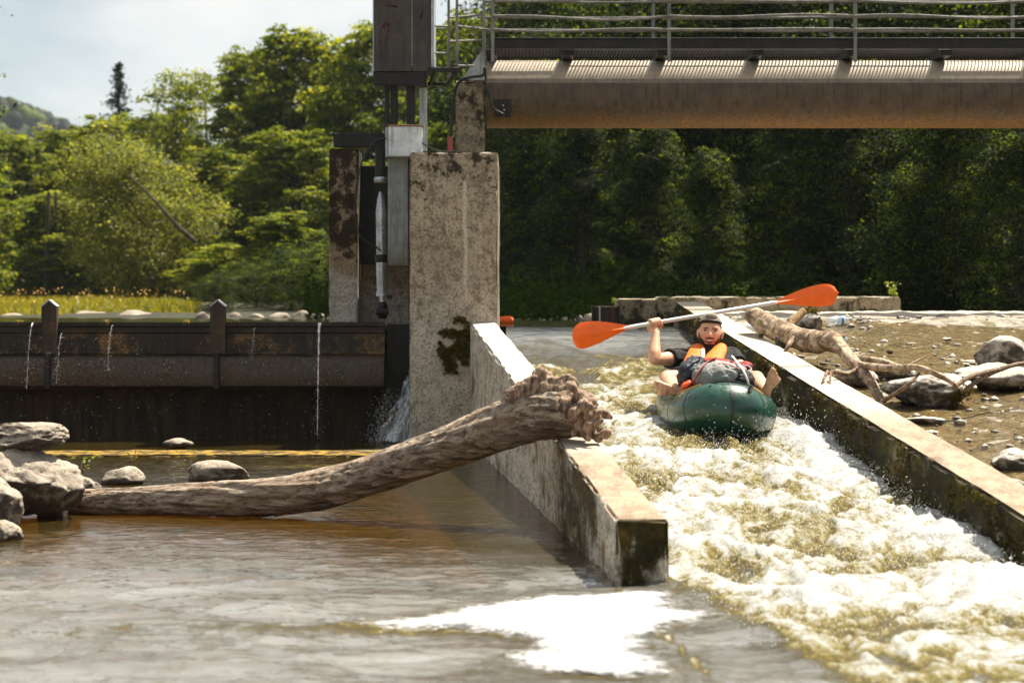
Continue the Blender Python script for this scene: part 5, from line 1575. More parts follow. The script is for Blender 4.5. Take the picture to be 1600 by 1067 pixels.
btube('twig', [(1360, 577, 16.35, 3), (1402, 577, 16.4, 2), (1440, 560, 16.6, 1.6), (1448, 558, 16.6, 1.0)], M['twig'], 19, 24, 6)
btube('side_branch', [(1280, 540, 17.7, 6), (1300, 545, 17.5, 6), (1318, 552, 17.2, 4)], M['twig'], 20, 20, 10)
tag(bb, 'forked pale birch branch stranded across the mossy wall and apron', 'branch')

# plastic bottles
def bottle(name, c, length, r, yaw, roll, label, blue=True):
    e = empty(name, c, (0, roll, yaw))
    prof = [(-0.5, 0.0), (-0.5, 0.8), (-0.47, 1.0), (-0.2, 1.0), (-0.17, 0.93), (-0.14, 1.0), (0.1, 1.0), (0.22, 0.98), (0.36, 0.55), (0.42, 0.36), (0.5, 0.36), (0.5, 0.0)]
    n = 16; V = []; 
    for (a, b) in prof:
        for k in range(n):
            t = 2 * math.pi * k / n; dent = 1 - 0.12 * max(0, math.sin(3 * t + a * 9))
            V.append([a * length, b * r * math.cos(t) * dent, b * r * math.sin(t) * dent])
    i, j = np.meshgrid(np.arange(len(prof) - 1), np.arange(n), indexing='ij')
    a_ = i * n + j; b_ = i * n + (j + 1) % n
    link('bottle_body', mesh_np('bottle_body', V, np.stack([a_, b_, b_ + n, a_ + n], -1).reshape(-1, 4)), M['bottle'], e)
    if blue:
        mb = MB(); mb.tube([(0.02 * length, 0, 0), (0.13 * length, 0, 0)], r * 1.02, 16, caps=False); mb.build('label_band', M['label_blue'], e)
    mb = MB(); mb.tube([(0.46 * length, 0, 0), (0.55 * length, 0, 0)], r * 0.42, 12); mb.build('cap', M['strap_pale'], e)
    tag(e, label, 'bottle', 'plastic bottles')
    return e
p = on_apron(1312, 506); bottle('plastic_bottle', p + Vector((0, 0, 0.03)), 0.20, 0.037, 0.25, -0.1, 'clear plastic bottle with blue label beyond the birch branch')
p = on_apron(1172, 519); bottle('plastic_bottle', p + Vector((0.0, -0.05, 0.03)), 0.19, 0.038, -0.9, 0.0, 'clear plastic bottle in the corner left of the birch branch', False)
p = on_apron(1319, 534); bottle('plastic_bottle', p + Vector((0, 0, 0.02)), 0.10, 0.026, 1.2, 0.1, 'small crushed bottle half hidden behind the birch knot')

# ------------------------------------------------------------------ trees
def frustum_tube(mb, pts, r0, r1, n=7):
    k = len(pts); mb.tube(pts, np.linspace(r0, r1, k), n)
def tree_parts(seed, H, W, base=0.12, nlobe=26, clump=26, nleaf=28000, leaf=0.09, flat=0.5, droop=0.15, trunk_r=None, shape='round', lean=(0, 0), lr=(0.13, 0.23)):
    LR = lr
    """returns (trunk mesh, crown mesh). Limbs carry lobes; lobes carry layered clumps of leaves"""
    g = np.random.default_rng(seed)
    tr = trunk_r or H * 0.018
    mb = MB()
    tz = np.linspace(0, 0.9 * H, 9)
    wob = np.cumsum(g.normal(0, H * 0.008, (9, 2)), 0)
    tp = np.stack([wob[:, 0] + lean[0] * (tz / H) ** 1.3 * H, wob[:, 1] + lean[1] * (tz / H) ** 1.3 * H, tz], -1)
    mb.tube(tp, np.linspace(tr, tr * 0.15, 9), 9)
    lobes = []
    for k in range(nlobe):
        f = base + (1 - base) * ((k + 0.5) / nlobe)
        if shape == 'round': w = math.sin(math.pi * (0.12 + 0.83 * (f - base) / (1 - base))) ** 0.6
        elif shape == 'spread': w = (0.45 + 0.55 * math.sin(math.pi * min(1, (f - base) / (1 - base) * 1.05))) 
        else: w = (1 - 0.75 * ((f - base) / (1 - base)) ** 1.2) * g.uniform(0.5, 1.2)
        a = k * 2.39996 + g.uniform(-0.4, 0.4)
        rad = W / 2 * w * g.uniform(0.45, 0.86)
        ti = np.array([np.interp(f * H * 0.85, tz, tp[:, q]) for q in range(3)])
        c = np.array([ti[0] + rad * math.cos(a), ti[1] + rad * math.sin(a), f * H - droop * rad * 0.3])
        lr = W * g.uniform(*LR)
        lobes.append((c, lr))
        st = np.array([np.interp(max(0.08 * H, f * H * 0.7), tz, tp[:, q]) for q in range(3)])
        md = (st + c) / 2 + np.array([0, 0, 0.06 * H * g.uniform(0, 1)])
        mb.tube(spline([st, md, c + (c - md) * 0.25], 7), np.linspace(tr * 0.45 * (1.1 - f), tr * 0.06, 7), 5)
    pts = []; nr = []; tone = []
    tot = sum(l ** 2 for _, l in lobes)
    for c, lr in lobes:
        nl = int(nleaf * lr ** 2 / tot)
        ncl = max(6, nl // clump)
        d = g.normal(size=(ncl, 3)); d /= np.linalg.norm(d, axis=1)[:, None]
        cc = c + d * lr * g.uniform(0.35, 1.12, (ncl, 1)) * np.array([1.15, 1.15, 0.75])
        cr = lr * g.uniform(0.16, 0.34, ncl)
        ct = g.normal(0.45, 0.24, ncl)
        k = g.integers(0, ncl, nl)
        off = g.normal(size=(nl, 3)) * np.array([1, 1, flat * 0.55])
        off[:, 2] -= droop * (off[:, 0] ** 2 + off[:, 1] ** 2) * 0.6
        pts.append(cc[k] + off * cr[k][:, None])
        nr.append(d[k] * 0.5 + np.array([0, 0, 0.8]))
        tone.append(ct[k] + g.normal(0, 0.16, nl))
    pts = np.concatenate(pts); nr = np.concatenate(nr); tone = np.concatenate(tone)
    pts[:, 2] = np.maximum(pts[:, 2], 0.05)
    return mb, pts, nr, tone
def make_tree(name, seed, mat, leaf, **kw):
    mb, pts, nr, tone = tree_parts(seed, leaf=leaf, **kw)
    g = np.random.default_rng(seed + 1)
    tm = mb.mesh('trunk'); tm.materials.append(M['bark'])
    n = len(pts)
    nn = nr + g.normal(size=(n, 3)) * 0.55
    nn /= np.linalg.norm(nn, axis=1)[:, None]
    a = np.cross(nn, g.normal(size=(n, 3))); a /= np.linalg.norm(a, axis=1)[:, None]
    b = np.cross(nn, a); sz = (leaf * g.uniform(0.55, 1.3, n))[:, None]
    V = np.stack([pts - a * sz, pts + b * sz * 0.6 + nn * sz * 0.15, pts + a * sz, pts - b * sz * 0.6 + nn * sz * 0.15], 1).reshape(-1, 3)
    cm = mesh_np('crown', V, np.arange(n * 4).reshape(n, 4), False, {'tone': np.repeat(np.clip(tone, 0, 1), 4)})
    cm.materials.append(mat)
    return tm, cm
def put_tree(name, tm, cm, loc, rz, s, label, group, sz=None):
    e = empty(name, loc, (0, 0, rz))
    e.scale = (s, s, sz or s)
    t = link('trunk', tm, None, e); c = link('crown', cm, None, e)
    tag(e, label, 'tree', group)
    return e
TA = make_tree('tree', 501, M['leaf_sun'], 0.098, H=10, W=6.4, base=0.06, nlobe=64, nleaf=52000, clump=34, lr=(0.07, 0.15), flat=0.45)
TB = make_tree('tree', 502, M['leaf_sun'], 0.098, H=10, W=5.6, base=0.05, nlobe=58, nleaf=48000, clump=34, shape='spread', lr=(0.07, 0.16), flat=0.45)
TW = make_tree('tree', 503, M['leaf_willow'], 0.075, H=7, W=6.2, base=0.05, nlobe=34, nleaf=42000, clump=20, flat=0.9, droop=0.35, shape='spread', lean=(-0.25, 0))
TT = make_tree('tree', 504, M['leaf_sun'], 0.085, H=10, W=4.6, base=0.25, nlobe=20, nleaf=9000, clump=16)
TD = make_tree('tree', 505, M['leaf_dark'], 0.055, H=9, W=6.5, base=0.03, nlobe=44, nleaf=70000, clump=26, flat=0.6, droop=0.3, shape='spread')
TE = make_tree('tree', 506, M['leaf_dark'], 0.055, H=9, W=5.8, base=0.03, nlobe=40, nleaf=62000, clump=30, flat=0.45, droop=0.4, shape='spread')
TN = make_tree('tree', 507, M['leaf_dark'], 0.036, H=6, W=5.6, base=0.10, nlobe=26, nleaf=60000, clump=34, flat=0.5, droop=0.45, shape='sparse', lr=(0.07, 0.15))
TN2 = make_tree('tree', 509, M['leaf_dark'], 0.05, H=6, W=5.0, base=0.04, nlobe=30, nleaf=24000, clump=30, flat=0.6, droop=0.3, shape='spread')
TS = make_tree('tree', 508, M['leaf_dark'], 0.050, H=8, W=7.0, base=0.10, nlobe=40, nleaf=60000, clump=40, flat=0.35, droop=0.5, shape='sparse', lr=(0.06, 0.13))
def gz(x, y): return float(ground_z(np.array([float(x)]), np.array([float(y)]))[0])
def tr(name, kind, xp, ytop, Y, rz, label, group, H, wf=1.0, dz=0.0):
    x = (xp - 800) / F * Y; z0 = gz(x, Y) - 0.1 + dz
    h = HC + (YH - ytop) / F * Y - z0
    s = h / H
    return put_tree(name, kind[0], kind[1], (x, Y, z0), rz, s * wf, label, group, s)
LG = 'trees on the far bank behind the gate'
tr('broadleaf_tree', TA, 10, 205, 80, 0.3, 'broadleaf tree at the left edge under the far hill', LG, 10.4, 1.25)
tr('broadleaf_tree', TB, 92, 198, 84, 1.4, 'rounded tree right below the wooded hill', LG, 10.4, 1.2)
tr('broadleaf_tree', TA, 165, 175, 82, 2.3, 'tree standing in front of the pointed spruce', LG, 10.4, 1.15)
tr('broadleaf_tree', TB, 255, 170, 80, 3.9, 'tree below the thin open-crowned tree', LG, 10.4, 1.2)
tr('slender_tree', TT, 272, 108, 78, 0.9, 'thin open tree showing sky through its crown, left one', LG, 10.3)
tr('slender_tree', TT, 330, 112, 79, 2.9, 'thin open tree leaning against the tall tree mass', LG, 10.3)
tr('broadleaf_tree', TA, 405, 72, 76, 4.4, 'left shoulder of the tall tree mass behind the gate', LG, 10.4, 0.95)
tr('broadleaf_tree', TB, 490, 38, 74, 5.2, 'tallest tree directly left of the hoist cabinet', LG, 10.4, 1.0)
tr('broadleaf_tree', TA, 570, 32, 72, 0.8, 'tall tree directly behind the hoist cabinet', LG, 10.4, 0.95)
tr('broadleaf_tree', TB, 650, 38, 73, 1.9, 'tall tree right of the hoist cabinet behind the thin railing', LG, 10.4, 1.0)
tr('broadleaf_tree', TA, 745, 12, 66, 3.2, 'sunlit tree behind the concrete post and bridge end', LG, 10.4, 0.95)
tr('broadleaf_tree', TB, 830, -60, 62, 2.2, 'sunlit tree behind the left half of the bridge railing', LG, 10.4, 0.95)
tr('broadleaf_tree', TA, 465, 200, 66, 5.6, 'lower tree in shade left of the side pier', LG, 10.4, 1.5)
tr('broadleaf_tree', TB, 350, 230, 68, 0.2, 'dark rounded lower tree behind the second gate rib', LG, 10.4, 1.5)
tr('broadleaf_tree', TB, 560, 250, 62, 1.2, 'lower tree hidden behind side pier and hydraulics', LG, 10.4, 1.6)
tr('broadleaf_tree', TA, 700, 190, 58, 4.0, 'lower bushy tree seen between hoist legs and concrete post', LG, 10.4, 1.4)
tr('broadleaf_tree', TB, 60, 300, 74, 2.5, 'low bushy tree behind the meadow at the left edge', LG, 10.4, 1.9)
tr('broadleaf_tree', TA, 135, 310, 73, 5.0, 'low bushy tree behind the meadow below the spruce', LG, 10.4, 1.9)
tr('willow_tree', TW, 245, 225, 63, 0.0, 'pale leaning willow behind the meadow', LG, 7.3, 1.15)
tr('broadleaf_tree', TB, 430, 330, 55, 3.3, 'dark bushy growth at the water left of the side pier', LG, 10.4, 2.0)
tr('broadleaf_tree', TA, 340, 380, 58, 1.0, 'dark low bush at the end of the meadow', LG, 10.4, 2.4)
for k, (xp, yt, Y, rz, lab) in enumerate(((335, 425, 38, 0.2, 'low dark bush on the far bank right of the second gate rib'), (400, 405, 40, 1.9, 'dark bush on the far bank midway between second rib and side pier'), (455, 385, 39, 3.1, 'taller dark bush on the far bank near the side pier'), (520, 370, 38, 4.4, 'dark bush on the far bank behind the side pier'), (590, 380, 37, 5.2, 'dark bush behind the hydraulic cylinder'))):
    tr('waterside_bush', TN2, xp, yt, Y, rz, lab, 'low bushes on the far bank', 6.3, 1.5)
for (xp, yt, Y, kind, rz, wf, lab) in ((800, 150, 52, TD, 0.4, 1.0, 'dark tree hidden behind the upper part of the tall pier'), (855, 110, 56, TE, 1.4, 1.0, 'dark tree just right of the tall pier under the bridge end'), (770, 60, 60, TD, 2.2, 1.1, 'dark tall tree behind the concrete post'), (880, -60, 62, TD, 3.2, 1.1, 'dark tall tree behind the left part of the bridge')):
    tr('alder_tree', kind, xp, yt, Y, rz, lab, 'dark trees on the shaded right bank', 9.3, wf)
tr('broadleaf_tree', TA, -70, 160, 70, 1.7, 'broadleaf tree reaching in from beyond the left edge', LG, 10.4, 1.1)
# trunks and a leaning limb in the dark understorey
for k, (xp, yt, yb, Y, dx, lab) in enumerate(((70, 300, 474, 72.0, 4, 'slim dark trunk behind the meadow, left of two'), (96, 300, 474, 72.4, -6, 'slim dark trunk behind the meadow, right of two'))):
    mb = MB(); mb.tube(spline([P(xp, yb, Y), P(xp + dx, (yt + yb) / 2, Y), P(xp + dx * 1.5, yt, Y)], 9), np.linspace(0.075, 0.05, 9), 8)
    e = mb.build('tree_trunk', M['bark']); tag(e, lab, 'tree trunk', 'bare trunks behind the meadow')
mb = MB(); mb.tube(spline([P(306, 378, 61.5), P(276, 352, 61.2), P(240, 312, 61.0), P(200, 272, 61.0)], 12), np.linspace(0.07, 0.02, 12), 8)
tag(mb.build('leaning_limb', M['bark']), 'bare limb leaning out of the pale willow', 'branch')
# spruce
g = np.random.default_rng(55)
mb = MB(); mb.tube([(0, 0, 0), (0, 0, 6), (0, 0, 12)], [0.22, 0.14, 0.02], 8)
spts = []; snr = []
for k in range(44):
    f = (k / 43) ** 0.9; z = 1.5 + f * 10.3; rr_ = (1 - f) ** 0.8 * 3.2 + 0.10
    for q in range(5):
        a = g.uniform(0, 2 * np.pi); l = rr_ * g.uniform(0.3, 1.15)
        n_ = int(14 + 34 * l / 2.7)
        t = g.uniform(0.1, 1, n_)
        base_ = np.stack([math.cos(a) * l * t, math.sin(a) * l * t, z + 0.0 * t - 0.35 * l * t + 0.22 * l * t ** 2.5], -1)
        spts.append(base_ + g.normal(size=(n_, 3)) * np.array([0.10, 0.10, 0.07]) * (0.5 + t[:, None])); snr.append(np.tile([0, 0, 1.0], (n_, 1)))
e = empty('spruce_tree', (P(186, 0, 92).x, 92, gz(P(186, 0, 92).x, 92)))
sh = (HC + (YH - 98) / F * 92 - e.location.z) / 12
e.scale = (sh * 0.9, sh * 0.9, sh)
mt = mb.mesh('trunk'); link('trunk', mt, M['bark'], e)
sp_ = np.concatenate(spts)
leafcloud('crown', sp_, 0.13, M['leaf_spruce'], g, np.concatenate(snr), 0.5, e, aspect=0.4)
tag(e, 'dark pointed spruce standing above the left tree line', 'tree', LG)
# overhanging twigs at the left edge belong to a near tree outside the frame
TQ = make_tree('tree', 520, M['leaf_dark'], 0.055, H=9, W=5.0, base=0.3, nlobe=26, nleaf=16000, clump=16)
put_tree('alder_tree', TQ[0], TQ[1], (-10.75, 40, 0.9), 0.6, 0.8, 'near tree whose twigs hang in at the upper left edge', LG, 0.85)

RGp = 'dark trees on the shaded right bank'
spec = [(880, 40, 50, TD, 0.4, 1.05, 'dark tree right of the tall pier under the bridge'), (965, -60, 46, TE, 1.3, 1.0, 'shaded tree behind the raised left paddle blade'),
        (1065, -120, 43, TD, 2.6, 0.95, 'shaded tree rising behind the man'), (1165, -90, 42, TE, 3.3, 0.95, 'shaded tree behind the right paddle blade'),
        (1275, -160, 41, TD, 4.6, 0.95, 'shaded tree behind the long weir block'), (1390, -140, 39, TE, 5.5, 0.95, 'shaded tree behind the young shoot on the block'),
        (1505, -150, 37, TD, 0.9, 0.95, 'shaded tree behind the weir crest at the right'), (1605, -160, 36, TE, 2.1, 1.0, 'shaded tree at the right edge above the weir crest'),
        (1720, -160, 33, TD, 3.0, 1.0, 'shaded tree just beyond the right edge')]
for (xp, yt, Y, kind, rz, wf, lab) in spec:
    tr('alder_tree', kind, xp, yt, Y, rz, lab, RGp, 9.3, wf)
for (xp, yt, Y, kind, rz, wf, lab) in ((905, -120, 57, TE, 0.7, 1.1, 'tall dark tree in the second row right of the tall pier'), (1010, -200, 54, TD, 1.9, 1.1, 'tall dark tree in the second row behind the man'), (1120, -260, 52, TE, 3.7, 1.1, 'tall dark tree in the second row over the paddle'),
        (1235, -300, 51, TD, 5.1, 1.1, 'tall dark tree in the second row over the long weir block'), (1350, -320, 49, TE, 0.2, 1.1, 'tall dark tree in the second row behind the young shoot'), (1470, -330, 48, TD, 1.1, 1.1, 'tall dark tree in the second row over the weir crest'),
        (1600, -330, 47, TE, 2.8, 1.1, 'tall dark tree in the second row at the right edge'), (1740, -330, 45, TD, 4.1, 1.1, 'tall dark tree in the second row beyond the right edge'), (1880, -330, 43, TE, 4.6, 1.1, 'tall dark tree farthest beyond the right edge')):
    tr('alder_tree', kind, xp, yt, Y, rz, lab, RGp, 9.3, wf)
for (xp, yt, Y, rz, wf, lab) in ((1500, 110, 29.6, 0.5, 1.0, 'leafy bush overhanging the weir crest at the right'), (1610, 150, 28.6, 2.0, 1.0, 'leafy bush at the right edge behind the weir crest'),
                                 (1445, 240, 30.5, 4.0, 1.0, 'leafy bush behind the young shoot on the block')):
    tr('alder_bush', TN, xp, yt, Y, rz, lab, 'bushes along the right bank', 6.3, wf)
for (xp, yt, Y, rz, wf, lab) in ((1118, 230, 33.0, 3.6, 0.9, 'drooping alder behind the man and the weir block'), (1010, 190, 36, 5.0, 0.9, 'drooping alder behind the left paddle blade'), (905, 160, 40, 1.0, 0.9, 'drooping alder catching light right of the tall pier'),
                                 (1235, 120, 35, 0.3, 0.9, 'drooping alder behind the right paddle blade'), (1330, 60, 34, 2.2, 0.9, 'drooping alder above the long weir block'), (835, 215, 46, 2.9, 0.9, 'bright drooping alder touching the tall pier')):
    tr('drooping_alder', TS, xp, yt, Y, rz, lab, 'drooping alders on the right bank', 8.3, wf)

g = np.random.default_rng(71)
n = 150000
uyy = g.uniform(28.2, 66, n); uxx = g.uniform(-4.5, 13, n)
ok = (uyy > shore(uxx) - 0.2) & (uxx > -2.5 - (uyy - 29) * 0.08)
uxx, uyy = uxx[ok], uyy[ok]
upz = ground_z(uxx, uyy) + g.exponential(0.14, len(uxx))
ut = np.clip(0.12 + 0.4 * fbm(np.stack([uxx * 0.8, uyy * 0.8, uxx * 0], -1), 3) - 0.15 + g.normal(0, 0.12, len(uxx)), 0, 1)
leafcloud('undergrowth', np.stack([uxx, uyy, upz], -1), 0.05, M['undergrowth'], g, np.tile([0, -0.4, 0.8], (len(uxx), 1)), 0.6, None, 'dark ground cover under the trees on the right bank', 'undergrowth', 'stuff', ut)
# ------------------------------------------------------------------ meadow and small plants
g = np.random.default_rng(60)
n = 26000
my = g.uniform(37, 72, n); mx = -g.uniform(7.8, 16, n) * (my / 60)
keep = (my > shore(mx) + 1.0)
my, mx = my[keep], mx[keep]; n = len(mx)
mz = ground_z(mx, my)
hh = g.uniform(0.04, 0.15, n) * (0.6 + 0.7 * g.uniform(size=n) ** 2)
an = g.uniform(0, 2 * np.pi, n); wdt = 0.028
dx = np.cos(an) * wdt; dy = np.sin(an) * wdt
lx = g.normal(0, 0.08, n); ly = g.normal(0, 0.08, n)
V = np.stack([np.stack([mx - dx, my - dy, mz - 0.02], -1), np.stack([mx + dx, my + dy, mz - 0.02], -1), np.stack([mx + lx, my + ly, mz + hh], -1)], 1).reshape(-1, 3)
tn = np.clip(0.45 + 0.5 * fbm(np.stack([mx * 0.3, my * 0.2, mx * 0], -1), 3) + g.normal(0, 0.15, n) + 0.25 * sstep(-7, -12, mx), 0, 1)
tag(link('meadow_grass', mesh_np('meadow_grass', V, np.arange(n * 3).reshape(n, 3), False, {'tone': np.repeat(tn, 3)}), M['grass']), 'sunlit yellow-green meadow grass on the far left bank', 'grass', kind='stuff')
n = 350
fy = g.uniform(42, 66, n); fx_ = -g.uniform(8, 15, n) * (fy / 60)
fp = np.stack([fx_, fy, ground_z(fx_, fy) + g.uniform(0.15, 0.35, n)], -1)
leafcloud('meadow_flowers', fp, 0.018, M['cord_yellow'], g, np.tile([0, -0.3, 1.0], (n, 1)), 0.5, None, 'yellow flowers in the meadow grass', 'flowers', 'stuff', aspect=1.0)

def sprig(name, c, h, n, ls, mat, label, seed, group='small plants on the concrete', stems=4, spread=0.5):
    g = np.random.default_rng(seed)
    e = empty(name, c)
    mb = MB(); pts = []
    for k in range(stems):
        a = g.uniform(0, 2 * np.pi); d = np.array([math.cos(a) * spread, math.sin(a) * spread * 0.6, 1.0]) * h * g.uniform(0.6, 1.1)
        st = spline([(0, 0, 0), d * 0.5 + np.array([0, 0, 0.05 * h]), d], 6)
        mb.tube(st, np.linspace(0.004, 0.0015, 6), 5)
        for q in range(n // stems):
            f = g.uniform(0.25, 1.05)
            pts.append(d * f + g.normal(size=3) * h * 0.10)
    mb.build('stem', M['twig'], e)
    leafcloud('leaves', np.array(pts), ls, mat, g, np.tile([0, -0.5, 0.8], (len(pts), 1)), 0.5, e, aspect=0.6)
    tag(e, label, 'plant', group)
    return e
sprig('seedling', P(1397, 466, 22.9), 0.15, 60, 0.018, M['leaf_young'], 'bright green shoot at the right end of the long weir block', 1)
sprig('seedling', P(961, 478, 22.5), 0.085, 26, 0.014, M['leaf_young'], 'small yellow-green shoot on top of the stop board', 2, stems=3)
sprig('seedling', P(1080, 474, 22.3), 0.07, 30, 0.010, M['leaf_dark'], 'thin dark weed where the mossy wall meets the long block', 3, stems=5, spread=0.9)
sprig('seedling', P(124, 742, 15.0), 0.14, 26, 0.013, M['leaf_young'], 'yellowing twiggy plant between the boulder pile and the flat stone', 4, stems=5, spread=0.9)
sprig('seedling', P(1184, 512, 18.6), 0.06, 10, 0.012, M['leaf_young'], 'small green stalk beside the thick end of the birch', 5, stems=2, spread=0.3)
sprig('seedling', P(208, 722, 17.8), 0.10, 12, 0.008, M['leaf_young'], 'thin weed on the ochre sill', 6, stems=4, spread=0.6)
# moss tufts standing proud along the mossy wall's inner edge
g = np.random.default_rng(66)
mp = []
for k in range(9000):
    Yq = g.uniform(9.5, 21.5); f = g.uniform()
    z = WR_top(Yq) - 0.01 - f ** 1.5 * 0.30
    if fbm(np.array([[Yq * 2.2, z * 4, 1.0]]), 3)[0] > 0.02:
        mp.append((XR(Yq) - 0.006, Yq, z))
mp = np.array(mp)
t_ = np.clip(0.25 + 0.9 * fbm(mp * 3.1, 3) + g.normal(0, 0.12, len(mp)), 0, 1)
leafcloud('moss_growth', mp, 0.012, M['moss'], g, np.tile([-1, -0.3, 0.2], (len(mp), 1)), 0.8, cw2, None, None, 'stuff', t_)

# ------------------------------------------------------------------ packraft
RAFT_C = Vector((1.345, 16.02, 0.497))
raft = empty('packraft', RAFT_C, (math.radians(4.6), 0, math.radians(-1.5)))
def raft_line(th):
    c, s = math.cos(th), math.sin(th)
    x = 0.250 * math.copysign(abs(c) ** 0.72, c)
    y = 0.90 * math.copysign(abs(s) ** 0.92, s)
    if y < 0: x *= 1 - 0.10 * (-y / 0.9) ** 3
    z = 0.105 * max(0, -y / 0.9) ** 3.0 + 0.03 * max(0, y / 0.9) ** 3
    return Vector((x, y, z))
def raft_tube(t0, t1, n, scale, seg=28, ph0=0.0, ph1=2 * math.pi, closed=False):
    V = []
    for i in range(n):
        th = t0 + (t1 - t0) * i / (n if closed else n - 1)
        p = raft_line(th); q = raft_line(th + 0.002)
        T = (q - p).normalized()
        up = Vector((0, 0, 1)); side = T.cross(up).normalized(); up = side.cross(T)
        r = (0.138 + 0.026 * max(0, -p.y / 0.9) ** 2) * scale
        pk = 1 - 0.02 * abs(math.sin(th * 7)) ** 6
        for k in range(seg):
            a = ph0 + (ph1 - ph0) * k / (seg if ph1 - ph0 > 6.2 else seg - 1)
            V.append(p + side * math.cos(a) * r * pk + up * math.sin(a) * r)
    m = n if closed else n - 1
    kk = seg if ph1 - ph0 > 6.2 else seg - 1
    Fq = []
    for i in range(m):
        for k in range(kk):
            a = i * seg + k; b = i * seg + (k + 1) % seg; c = ((i + 1) % n) * seg + (k + 1) % seg; d = ((i + 1) % n) * seg + k
            Fq.append([a, b, c, d])
    return V, Fq
V, Fq = raft_tube(0, 2 * math.pi, 120, 1.0, closed=True)
link('tube', mesh_np('tube', [v[:] for v in V], np.array(Fq)), M['raft'], raft)
for th in (-math.pi / 2 + 0.055, -math.pi / 2 - 0.40, -math.pi / 2 + 0.42, -math.pi / 2 - 0.85, -math.pi / 2 + 0.85, 0.35, math.pi - 0.35):
    w = 0.014 if abs(th + math.pi / 2) < 0.2 else 0.009
    V, Fq = raft_tube(th - w, th + w, 5, 1.012)
    link('seam_tape', mesh_np('seam_tape', [v[:] for v in V], np.array(Fq)), M['raft_dark'], raft)
# floor
fl_ = [raft_line(2 * math.pi * k / 60) for k in range(60)]
V = [(p.x, p.y, p.z - 0.10) for p in fl_] + [(0, 0, -0.115)]
link('floor', mesh_np('floor', V, np.array([[60, k, (k + 1) % 60] for k in range(60)])), M['raft_floor'], raft)
# grab loops on the bow deck
for xo, rz in ((-0.085, 0.35), (0.165, -0.45)):
    top = Vector((xo, -0.935, 0.100 + 0.135))
    b_ = MB().box(top, (0.030, 0.062, 0.006), (0.55, 0.05, rz), bev=0.002); o = b_.build('loop_patch', M['rubber'], raft)
    mb = MB(); mb.tube(spline([top + Vector((-0.012, -0.03, -0.012)), top + Vector((0.0, -0.012, 0.022)), top + Vector((0.012, 0.03, 0.014))], 10), 0.0055, 6); mb.build('grab_loop', M['rubber'], raft)
mb = MB(); mb.tube(spline([(-0.09, -0.90, 0.255), (-0.03, -0.915, 0.275), (0.04, -0.92, 0.280), (0.11, -0.91, 0.268), (0.17, -0.88, 0.245)], 24), 0.005, 6); mb.build('bow_line', M['rubber'], raft)
for sg in (-1, 1):
    mb = MB(); mb.tube(spline([(sg * 0.14, -0.84, 0.250), (sg * 0.22, -0.72, 0.205), (sg * 0.275, -0.5, 0.150), (sg * 0.28, -0.2, 0.130)], 20), 0.0055, 6); mb.build('perimeter_line', M['cord_yellow'], raft)
# seat back
mb = MB(); mb.tube(spline([(-0.20, 0.62, 0.10), (0, 0.68, 0.12), (0.20, 0.62, 0.10)], 12), 0.085, 12, flat=(0.7, 1.1)); mb.build('backrest', M['raft_dark'], raft)
tag(raft, 'dark green inflatable packraft coming bow first down the chute', 'raft')

# ------------------------------------------------------------------ man in the raft
man = empty('person', P(1112, 612, 16.3))
def W(x, y, Y): return np.array(P(x, y, Y))
body = MB()
hip = W(1112, 601, 16.28); waist = W(1111, 587, 16.42); chest = W(1108, 568, 16.58); upch = W(1107, 557, 16.68); nb = W(1107, 549, 16.72); nt = W(1108, 536, 16.70)
body.tube(spline([hip, waist, chest, upch, nb], 14), np.interp(np.linspace(0, 1, 14), [0, .3, .6, .8, 1], [.145, .135, .155, .14, .07]), 20, flat=(1.12, 0.72))
body.tube([nb + [0, 0.02, -0.03], nb, nt], [0.065, 0.058, 0.055], 14)
shL = W(1071, 560, 16.66); elL = W(1022, 561, 16.38); wrL = W(1025, 519, 16.50); hdL = W(1027, 504, 16.50)
shR = W(1143, 558, 16.66); elR = W(1163, 582, 16.42); wrR = W(1138, 588, 16.05)
for sh, el, wr in ((shL, elL, wrL), (shR, elR, wrR)):
    body.ball(sh, 0.062, 14, 10)
    body.tube(spline([sh, sh * 0.5 + el * 0.5, el], 8), [.056, .058, .056, .053, .049, .045, .042, .039], 14)
    body.tube(spline([el, el * 0.65 + wr * 0.35, wr], 8), [.040, .044, .046, .044, .039, .034, .029, .026], 14)
    body.ball(el, 0.040, 12, 8)
    body.tube([shL * 0.35 + shR * 0.65 if sh is shR else shL * 0.65 + shR * 0.35, sh], [0.075, 0.06], 12)
